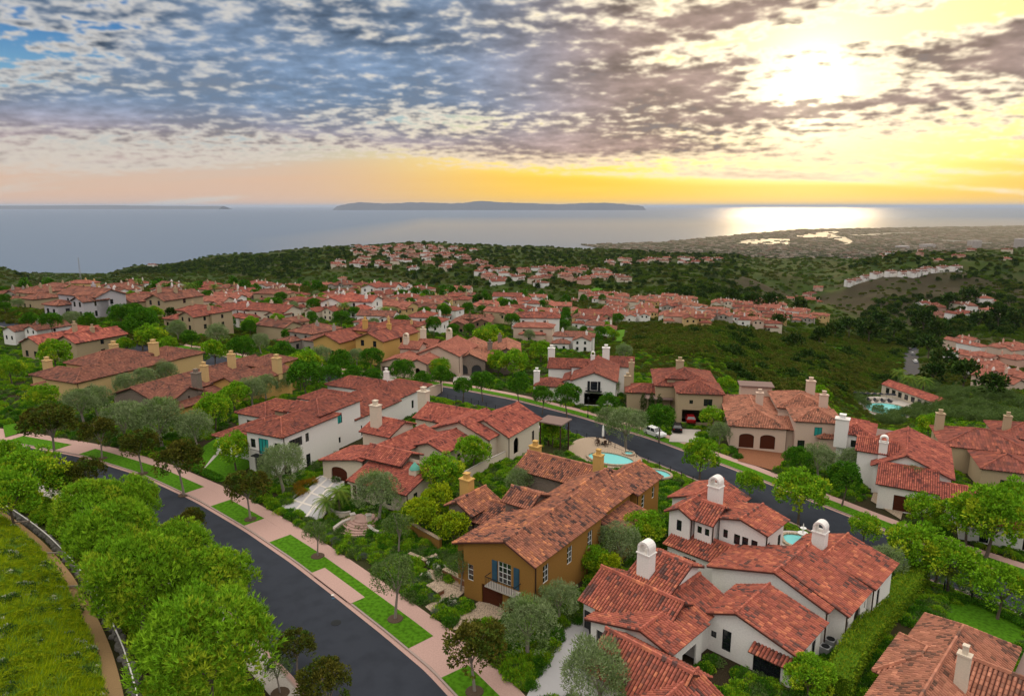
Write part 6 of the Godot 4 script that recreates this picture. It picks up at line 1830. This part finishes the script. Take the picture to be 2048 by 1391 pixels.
func club() -> void:
	var a := v3("clubhouse")
	var d: Vector3 = a[1] - a[0]
	var turn := atan2(-d.z, d.x)
	var len := d.length()
	var h := make_house("clubhouse", "long low red tiled clubhouse beside the club pool", "", a[0], rad_to_deg(turn), "cream", "red", [["G", 0.0, len, -7.0, 0.0, 3.2, 4.8, 3.2, -3.5, win("f", [0.1, 0.2, 0.3, 0.4, 0.5, 0.6, 0.7, 0.8, 0.9], 0.2, 2.0, 2.2, "plain")]], [], 1, -8.0)
	h.set_meta("category", "clubhouse")
	var pl := v2("clubpool")
	for i in 12:
		var f := i / 11.0
		var p := pl[0].lerp(pl[2], f) + Vector2(-1.0, -5.0 - 2.0 * (i % 2))
		var o := thing("sun_lounger", "dark sun lounger in the row beside the club pool", "lounger", Vector3(p.x, -38.0, p.y), 0.4, "club loungers")
		var s := Shape.new(); s.box(Vector3(0, 0.35, 0.4), Vector3(0.8, 0.14, 1.3)); part("seat", s, M.bin, o)
		s = Shape.new(); s.solid(Vector3(0, 0.6, -0.5), Vector3(0.4, 0, 0), Vector3(0, 0.05, 0.03), Vector3(0, 0.3, -0.4)); part("backrest", s, M.bin, o)
		for q in [Vector2(-0.35, 0.95), Vector2(0.35, 0.95), Vector2(-0.35, -0.1), Vector2(0.35, -0.1)]:
			s = Shape.new(); s.box(Vector3(q.x, 0.14, q.y), Vector3(0.06, 0.28, 0.06)); part("leg", s, M.iron, o)
	for i in 7:
		var p := pl[0].lerp(pl[2], i / 6.0) + Vector2(1.0, -9.0)
		var o := thing("parasol", "dark square parasol over the club loungers", "parasol", Vector3(p.x, -38.0, p.y), 0.4, "club parasols")
		var s := Shape.new(); s.tube([Vector3.ZERO, Vector3(0, 2.5, 0)], [0.04, 0.04]); part("pole", s, M.metal, o)
		s = Shape.new(); s.lathe(Vector3(0, 2.2, 0), [Vector2(1.7, 0), Vector2(0, 0.55)], 4); part("canopy", s, M.bin, o)
	for i in 6:
		var p: Vector3 = a[0] + d * (0.45 + i * 0.085) + Vector3(10, 0, -11)
		car("car in the club car park", [M.white_paint, M.metal, M.black_paint][i % 3], Vector3(p.x, land(p.x, p.z) + 0.1, p.z), turn + 0.2)

func near_slope() -> void:
	var line := smooth_line(v3("path"), 30)
	var s := Shape.new()
	var pipe_pts := []
	for i in line.size() - 1:
		var a: Vector3 = line[i]
		var b: Vector3 = line[i + 1]
		var side := Vector3(b.z - a.z, 0, a.x - b.x).normalized()
		var q := []
		for e in [[a, -1.1], [b, -1.1], [b, 0.7], [a, 0.7]]:
			var p: Vector3 = e[0] + side * e[1]
			q.append(Vector3(p.x, land(p.x, p.z) + 0.3, p.z))
		s.quad(q[0], q[1], q[2], q[3])
		var w: Vector3 = a + side * 1.5
		pipe_pts.append(Vector3(w.x, land(w.x, w.z) + 0.72, w.z))
	setting("dirt_path", s, M.dirt_path)
	s = Shape.new()
	var rad := []
	for p in pipe_pts: rad.append(0.06)
	s.tube(pipe_pts, rad, 6)
	single("water_pipe", s, M.pipe, "white pipe running along the rocks beside the dirt path", "pipe")
	var r := RandomNumberGenerator.new()
	r.seed = 5
	for i in pipe_pts.size() * 5:
		var f := i / 5.0
		var p: Vector3 = pipe_pts[int(f)].lerp(pipe_pts[mini(int(f) + 1, pipe_pts.size() - 1)], f - int(f))
		s = Shape.new()
		var k := r.randf_range(0.26, 0.42)
		s.lathe(Vector3.ZERO, [Vector2(k, -0.4), Vector2(k * 1.15, 0.1), Vector2(k * 0.8, 0.32), Vector2(0, 0.4)], 6)
		if i == 0: KIND["kerb_rock"] = s.mesh()
		var o := single("edging_stone", KIND["kerb_rock"], M.rock, "rough grey stone edging the dirt path under the pipe", "stone", p + Vector3(r.randf_range(-0.25, 0.25), -0.55, r.randf_range(-0.25, 0.25)), "path edging stones")
		o.rotation.y = r.randf() * TAU
		o.scale = Vector3(r.randf_range(0.7, 1.2), r.randf_range(0.7, 1.1), r.randf_range(0.7, 1.2))
	for i in [7, 13, 18]:
		var o := thing("pipe_bracket", "grey timber bracket crossing the dirt path", "bracket", pipe_pts[i], 0.0, "pipe brackets")
		s = Shape.new()
		s.beam(Vector3.ZERO, line[i] - pipe_pts[i] + Vector3(-1.2, 0.75, 0.5), 0.14, 0.14)
		part("crossbar", s, M.pale_bark, o)
		s = Shape.new(); s.box(Vector3(-0.1, -0.3, 0), Vector3(0.12, 1.0, 0.12)); part("post", s, M.pale_bark, o)
	# meadow on the near side of the path: blades nobody could count
	var st := Shape.new()
	for i in 26:
		var p := ball_point(r) * 0.5
		st.tint = Color(0.22, 0.36, 0.012).lerp(Color(0.42, 0.48, 0.012), r.randf()) * r.randf_range(0.8, 1.2)
		leaf(st, Vector3(p.x, 0, p.z), (Vector3.UP + p * 1.1).normalized(), r.randf_range(0.35, 0.75), 0.035, r)
	KIND["meadow0"] = st.mesh()
	st = Shape.new()
	for i in 26:
		var p := ball_point(r) * 0.5
		st.tint = Color(0.11, 0.25, 0.03).lerp(Color(0.20, 0.34, 0.06), r.randf()) * r.randf_range(0.8, 1.2)
		leaf(st, Vector3(p.x, 0, p.z), (Vector3.UP + p * 1.1).normalized(), r.randf_range(0.3, 0.6), 0.05, r)
	KIND["meadow1"] = st.mesh()
	var yellow := []
	var green := []
	for i in 26000:
		var f := r.randf() * (line.size() - 1.001)
		var a: Vector3 = line[int(f)]
		var b: Vector3 = line[int(f) + 1]
		var side := Vector3(b.z - a.z, 0, a.x - b.x).normalized()
		var p: Vector3 = a.lerp(b, f - int(f)) - side * (1.0 + 26.0 * r.randf() * r.randf())
		var q := [p.x, land(p.x, p.z) + 0.02, p.z, r.randf_range(0.6, 1.2)]
		(yellow if patch.get_noise_2d(p.x * 16.0, p.z * 16.0) + r.randf_range(-0.4, 0.4) > -0.08 else green).append(q)
	scatter("meadow_grass", "meadow0", yellow, "yellow-green meadow beside the dirt path")
	scatter("meadow_grass", "meadow1", green, "blue-green ground cover beside the dirt path")
	var bloom := []
	var tuft := []
	for i in 900:
		var q: Array = (yellow if i % 2 else green)[r.randi() % 5000]
		(bloom if i % 3 == 0 else tuft).append([q[0], q[1] + 0.1, q[2], r.randf_range(0.4, 0.9)])
	scatter("wildflower_vegetation", "rose0", bloom, "pale wildflowers dotting the meadow")
	scatter("meadow_scrub", "lemon0", tuft, "yellow-green scrub tufts in the meadow")
	# undergrowth between the path and the pines
	var low := []
	for i in 1500:
		var f := r.randf() * (line.size() - 1.001)
		var a: Vector3 = line[int(f)]
		var b: Vector3 = line[int(f) + 1]
		var side := Vector3(b.z - a.z, 0, a.x - b.x).normalized()
		var p: Vector3 = a.lerp(b, f - int(f)) + side * (2.6 + 16.0 * r.randf())
		var rd := on_road(ROAD1, p.x, p.z)
		if rd.y < 0.0 or rd.x < W1 + 2.6: continue
		low.append([p.x, land(p.x, p.z) + 0.3, p.z, r.randf_range(0.5, 1.0)])
	scatter("slope_undergrowth", "shrub0", low, "dark leafy undergrowth below the pines")

func far_things() -> void:
	var s := Shape.new()
	# radio mast
	var p := Vector3(-232, land(-232, -372), -372)
	var o := thing("radio_mast", "thin lattice mast standing above the far roofs", "mast", p)
	for q in [Vector3(0.4, 0, 0.3), Vector3(-0.4, 0, 0.3), Vector3(0, 0, -0.45)]:
		s = Shape.new(); s.beam(q, q * 0.4 + Vector3.UP * 18.0, 0.12, 0.12); part("leg", s, M.metal, o)
	s = Shape.new()
	for k in 12: s.beam(Vector3(0.4 - k * 0.02, k * 1.4 + 0.8, 0.3), Vector3(-0.4 + k * 0.02, k * 1.4 + 1.5, 0.3), 0.06, 0.06)
	part("bracing", s, M.metal, o)
	# towers and town on the coastal plain
	var tower_no := -1
	for q in [[3020.0, -4150.0, 60.0, 62.0, 34.0], [2830.0, -4250.0, 40.0, 48.0, 30.0], [2920.0, -4420.0, 70.0, 40.0, 30.0], [2560.0, -4300.0, 90.0, 22.0, 40.0], [2350.0, -4200.0, 70.0, 18.0, 40.0]]:
		tower_no += 1
		o = thing("office_tower", ["tall grey office tower on the hazy plain", "mid-height pale office tower on the hazy plain", "broad office block beside the towers", "low wide hotel block on the plain", "low pale block at the edge of the plain towers"][tower_no], "tower", Vector3(q[0], S_SEA + 2, q[1]), 0.3)
		s = Shape.new(); s.box(Vector3(0, q[3] * 0.5, 0), Vector3(q[2], q[3], q[4])); part("wall", s, M.lilac, o)
		for k in int(q[3] / 5.0):
			s = Shape.new(); s.box(Vector3(0, 3.0 + k * 5.0, 0), Vector3(q[2] + 0.6, 1.8, q[4] + 0.6)); part("window_band", s, M.glass, o)
	var r := RandomNumberGenerator.new()
	r.seed = 77
	var mm := MultiMesh.new()
	mm.transform_format = MultiMesh.TRANSFORM_3D
	mm.use_colors = true
	s = Shape.new(); s.box(Vector3(0, 0.5, 0), Vector3(1, 1, 1))
	mm.mesh = s.mesh()
	var plain := flat_points(PLAIN)
	var list := []
	var wet := []
	for hb in HARBOUR: wet.append(flat_points(hb))
	while list.size() < 5200:
		var z := -3300.0 * pow(2.9, r.randf())
		var q := Vector2(-z * r.randf_range(0.08, 0.85), z)
		if not Geometry2D.is_point_in_polygon(q, plain): continue
		var w := false
		for hb in wet: w = w or Geometry2D.is_point_in_polygon(q, hb)
		if w and r.randf() > 0.12: continue
		list.append(q)
	mm.instance_count = list.size()
	for i in list.size():
		var k: float = -list[i].y / 3600.0
		mm.set_instance_transform(i, Transform3D(Basis(Vector3.UP, r.randf() * 3.0).scaled(Vector3(r.randf_range(10, 26) * k, r.randf_range(4, 9), r.randf_range(10, 22) * k)), Vector3(list[i].x, S_SEA + 2.8, list[i].y)))
		mm.set_instance_color(i, [Color(0.24, 0.20, 0.17), Color(0.03, 0.05, 0.02), Color(0.14, 0.09, 0.07), Color(0.03, 0.045, 0.02), Color(0.04, 0.055, 0.025)][r.randi() % 5])
	var town := MultiMeshInstance3D.new()
	town.name = "coastal_town"
	town.multimesh = mm
	town.material_override = M.tiles
	town.set_meta("kind", "stuff")
	tag(town, "hazy mass of low town buildings across the coastal plain", "town")
	add_child(town)
	var mist := FogVolume.new()
	mist.name = "coastal_mist"
	mist.size = Vector3(9000, 110, 6500)
	mist.position = Vector3(3300, S_SEA + 56, -6300)
	var fm := FogMaterial.new()
	fm.density = 0.00011
	fm.albedo = Color(1.0, 0.92, 0.78)
	mist.material = fm
	mist.set_meta("kind", "stuff")
	tag(mist, "thin golden mist lying over the coastal plain", "mist")
	add_child(mist)
	# jetty
	var a := at_sea(1165, 488.0)
	var b := at_sea(1335, 487.0)
	s = Shape.new(); s.beam(Vector3(a.x, S_SEA + 1.5, a.y), Vector3(b.x, S_SEA + 1.5, b.y), 18.0, 6.0)
	single("breakwater", s, M.rock, "long dark breakwater before the harbour mouth", "breakwater")

func at_sea(u: float, v: float) -> Vector2:
	return Vector2((u - 1024.0) / 1384.0, -1.0) * (253.0 / tan(deg_to_rad((v - 412.0) / 24.3)))

# planted ground round the houses: low leafy cover, left out of floors, drives and lawns
var clear_areas := []
func yards() -> void:
	var r := RandomNumberGenerator.new()
	r.seed = 31
	var a := []
	var b := []
	var c := []
	var tries := 0
	while tries < 46000:
		tries += 1
		var d := 40.0 * pow(7.0, r.randf())
		var x := d * r.randf_range(-0.85, 0.85)
		var z := -d
		var r1 := on_road(ROAD1, x, z)
		if r1.y > 0.0 or r1.x < W1 + 4.7: continue
		var r2 := on_road(ROAD2, x, z)
		if r2.x < W2 + (0.6 if r2.y > 0.0 else 4.2): continue
		var q := Vector2(x, z)
		var skip := false
		for f in footprints:
			var l: Vector2 = (q - f[0]).rotated(f[1])
			if l.x > f[2] and l.x < f[3] and l.y > f[4] and l.y < f[5]:
				skip = true
				break
		if skip: continue
		for pg in clear_areas:
			if Geometry2D.is_point_in_polygon(q, pg):
				skip = true
				break
		if skip: continue
		var k := r.randf_range(0.3, 0.75) * (1.0 + d / 260.0)
		if patch.get_noise_2d(x * 3.0, z * 3.0) < -0.28 and d < 150.0: continue
		var bank := r2.y > 0.0 and r2.x < 12.5
		var e := [x, land(x, z) + 0.05, z, k * (0.6 if bank else 1.0)]
		(a if bank or tries % 3 == 0 else b if tries % 3 == 1 else c).append(e)
	scatter("garden_undergrowth", "shrub0", a, "bright low planting on the bank and in the beds")
	scatter("garden_undergrowth", "ground1", b, "dark low planting in the beds round the houses")
	scatter("garden_undergrowth", "ground2", c, "dull grey-green low planting round the houses")

const OWN := {
	"pines between path and street": ["largest brightest pine, beside the bronze trees at the street bend", "wide pine standing over the white pipe, next behind the largest", "pine leaning towards the street above the manhole cover", "pine on the path side in the middle of the row", "pine on the street side in the middle of the row", "smaller pine near the path at the thin end of the row", "smaller pine near the street at the thin end of the row"],
	"trees at the head of the slope": ["big loose yellow-green tree at the end of the pine row", "loose tree where the dirt path leaves the pines", "small yellow-green tree beside the bronze tree on the slope", "broad tree above the undergrowth by the dirt path"],
	"bronze street trees": ["broad bronze-green street tree before the pale yellow house", "small bronze street tree next to the broad one", "bronze street tree in the middle of the long verge", "largest bronze street tree at the lawn end of the long verge", "bronze street tree on the short verge by the banded drive", "bronze street tree beside the grey paved drive and big olive"],
	"bronze trees on the pine side": ["bronze tree between the largest pine and the asphalt", "bronze tree at the pavement end below the largest pine", "bronze tree among the loose trees at the slope head", "small bronze tree behind the row of pines"],
	"thin street trees": ["slender grey street tree at the start of the long verge", "bare-limbed grey street tree beside the storm drain verge", "thin young tree beside the largest pine"],
	"olive trees in the near yards": ["olive tree before the stone gable end", "broad olive tree beside the one before the stone gable", "lighter olive tree by the lawn of the hipped house", "airy olive tree at the corner of the white hipped house", "big dense olive tree beside the grey paved drive", "olive tree against the ochre house wall", "large olive tree at the foot of the white house roofs", "airy olive tree before the shuttered cream front", "small olive tree in the ochre house courtyard", "olive tree in the hedge between ochre and white houses", "small olive tree by the black front doors", "olive tree on the small lawn at the hedge end"],
	"pale garden trees": ["pale multi-stemmed tree above the curved cream wall", "pale multi-stemmed tree in the planter by the ochre wall"],
	"citrus trees": ["citrus tree behind the ochre garden wall", "citrus tree next to the leafy weeping tree", "citrus tree by the stone pavilion", "yellow-green tree in the hedge by the ochre wall"],
	"leafy yard trees": ["weeping leafy tree beside the cream house turret", "second weeping tree behind the narrow cream wall", "round leafy tree before the white hipped house", "leafy tree at the edge of the pool terrace", "bright tree behind the white house courtyard wall", "leafy tree by the black front doors", "bright bush-like tree at the corner of the ochre house"],
	"trees on the street bank": ["flat-topped tree on the bank behind the white two-storey wing", "low bushy tree on the bank before the arched garages", "slim young tree at the bank kerb", "small pine-like tree by the white parked car", "full tree where the bank meets the long hedge", "full tree above the oval lawn fence", "tallest dense tree beyond the oval lawn", "tree between the tallest one and the white gables", "dense tree at the far end of the bank", "bright tree beside the white roses", "leafy tree at the paved drive of the white gables"],
	"grey bank trees": ["broad grey-leaved tree behind the parked white car", "small grey tree beside the street lamp"],
}

func trees_all() -> void:
	var lists := [
		["pine", T_PINE, "big bushy bright green pine on the slope below the dirt path", "pines between path and street"],
		["bright", T_SLOPE, "loose yellow-green tree at the top of the planted slope", "trees at the head of the slope"],
		["bronze", T_BRONZE_FAR, "street tree with dense bronze-green crown on the grass verge", "bronze street trees"],
		["bronze", T_BRONZE_NEAR, "bronze-green street tree among the pines below the street", "bronze trees on the pine side"],
		["sage", T_SAGE, "thin grey-green street tree with bare lower branches", "thin street trees"],
		["olive", T_OLIVE_YARD, "silvery olive tree in a front or side yard of the near houses", "olive trees in the near yards"],
		["sage", T_GARDEN, "multi-stemmed pale garden tree in a walled front bed", "pale garden trees"],
		["lemon", T_LEMON, "yellow-green citrus tree beside the ochre house", "citrus trees"],
		["bright", T_BRIGHT_YARD, "fresh green leafy tree growing close beside the near houses", "leafy yard trees"],
		["bright", T_BANK, "full green tree on the bank along the second street", "trees on the street bank"],
		["olive", T_BANK_GREY, "grey-leaved tree on the bank by the parked white car", "grey bank trees"],
		["deep", T_ROAD2, "round dark green street tree along the second street", "round street trees"],
		["olive", T_ROW_OLIVE, "olive tree in the yards beyond the second street", "olives beyond the second street"],
		["bright", T_ROW_BRIGHT, "bushy green tree between the houses beyond the second street", "bushy trees beyond the second street"],
		["deep", T_LEFT_DEEP, "dense dark green tree among the plateau houses", "dense plateau trees"],
		["bright", T_LEFT_BRIGHT, "light green tree among the plateau houses", "light plateau trees"],
		["olive", T_LEFT_OLIVE, "olive tree in the rows between the plateau houses", "olives among the plateau houses"],
		["far_dark", T_RIGHT_DARK, "dark tree of the canyon park", "canyon trees"],
		["far_dark", T_FAR_LEFT, "dark tree standing above the far plateau roofs", "trees above the roofs"],
	]
	for l in lists:
		for i in l[1].size():
			var p: Array = l[1][i]
			var own: String = l[2]
			if OWN.has(l[3]) and i < OWN[l[3]].size(): own = OWN[l[3]][i]
			tree(l[0], p[0], p[1], p[2], p[3], own, l[3], i)
	for i in PALMS.size():
		var p: Array = PALMS[i]
		palm(p[0], p[1], p[2], p[3], "low feathery palm in a garden bed" if p[3] < 4.0 else "tall palm rising among the roofs and pools", "low palms" if p[3] < 4.0 else "tall palms", p[4])
	var n := 0
	for p in spots("N0", 6.5, 330, 8):
		var skip := false
		for f in footprints:
			var l: Vector2 = (Vector2(p.x, p.z) - f[0]).rotated(f[1])
			if l.x > f[2] - 1.0 and l.x < f[3] + 1.0 and l.y > f[4] - 1.0 and l.y < f[5] + 1.5: skip = true
		if skip or on_road(ROAD2, p.x, p.z).x < W2 + 2.5: continue
		n += 1
		tree(["deep", "bright", "deep", "olive"][n % 4], p.x, p.y, p.z, 1.5 + fmod(n * 0.37, 1.5), "%s tree filling the gardens between the plateau houses" % ["dark green", "light green", "dark green", "grey-green"][n % 4], "garden trees of the plateau", n)
	for p in spots("N1", 13.0, 230, 7):
		n += 1
		tree("far_green", p.x, p.y, p.z, 2.6 + fmod(n * 0.37, 1.6), "garden tree between the packed hilltop houses", "garden trees of the hilltop", n)

func masses() -> void:
	var out := []
	var out2 := []
	var out3 := []
	var n := 0
	for p in spots("BRUSH", 0.0, 2300, 21) + spots("BRUSH2", 0.0, 800, 22):
		n += 1
		var which := patch.get_noise_2d(p.x * 2.0, p.z * 2.0) + 0.25 * fmod(n * 0.377, 1.0)
		var e := [p.x, p.y + 0.3, p.z, 1.0 + 2.8 * pow(fmod(n * 0.618, 1.0), 2.0)]
		if which > 0.02: out.append(e)
		elif which > -0.14: out2.append(e)
		elif n % 3 == 0: out3.append(e)
		if n % 9 == 0: out3.append([p.x + 2.0, p.y + 0.3, p.z, 1.0])
	scatter("hillside_brush", "brush0", out, "dry olive brush covering the canyon slope")
	scatter("hillside_brush", "brush1", out2, "greener brush in drifts over the canyon slope")
	scatter("hillside_brush", "far_dark1", out3, "dark round scrub flecking the canyon slope")
	out = []
	for p in spots("GROVE", 0.0, 300, 25):
		out.append([p.x, p.y + 1.6, p.z, 1.6 + 1.4 * fmod(absf(p.x), 1.0)])
	scatter("grove_foliage", "sage0", out, "grey-green grove below the club pool")
	out = []
	out2 = []
	for reg in [["WOOD1", 3000], ["WOOD2", 1500], ["WOOD3", 420], ["WOOD4", 420], ["WOOD5", 500]]:
		for p in spots(reg[0], 0.0, reg[1], 31 + reg[1]):
			n += 1
			var r := 1.8 + 3.0 * fmod(n * 0.618, 1.0)
			(out if n % 3 else out2).append([p.x, p.y + r * 0.6, p.z, r])
	# scrub and trees over all the open land beyond
	var rr := RandomNumberGenerator.new()
	rr.seed = 404
	out3 = []
	for i in 34000:
		var d := 190.0 * pow(17.0, rr.randf())
		var x := d * rr.randf_range(-0.85, 0.88)
		var y := land(x, -d)
		if y < S_SEA + 6.0: continue
		if d > 650.0 and d < 1120.0 and x / d > 0.33 and x / d < 0.68 and i % 5: continue
		if on_road(ROAD2, x, -d).y > 0.0: continue
		var q := Vector2(x, -d)
		var skip := false
		for pg in clear_areas:
			if Geometry2D.is_point_in_polygon(q, pg): skip = true
		for f in footprints:
			if q.distance_squared_to(f[0]) < 130.0: skip = true
		if skip: continue
		var k := rr.randf_range(0.7, 1.6) * pow(d / 200.0, 0.62)
		(out3 if patch.get_noise_2d(x, d) > -0.05 else out2).append([x, y + k * 0.2, -d, k])
	scatter("ridge_forest", "far_dark0", out, "dark woods over the far ridges")
	scatter("ridge_forest", "brush1", out2, "greener trees and scrub through the far slopes")
	scatter("ridge_scrub_vegetation", "brush0", out3, "olive scrub covering the open slopes")

func _ready() -> void:
	rng.seed = 1
	set_noise(tone_noise, 12, 0.35, 3)
	set_up()
	make_materials()
	make_land()
	make_roads()
	near_houses()
	neighbourhood()
	make_kinds()
	trees_all()
	details()
	masses()
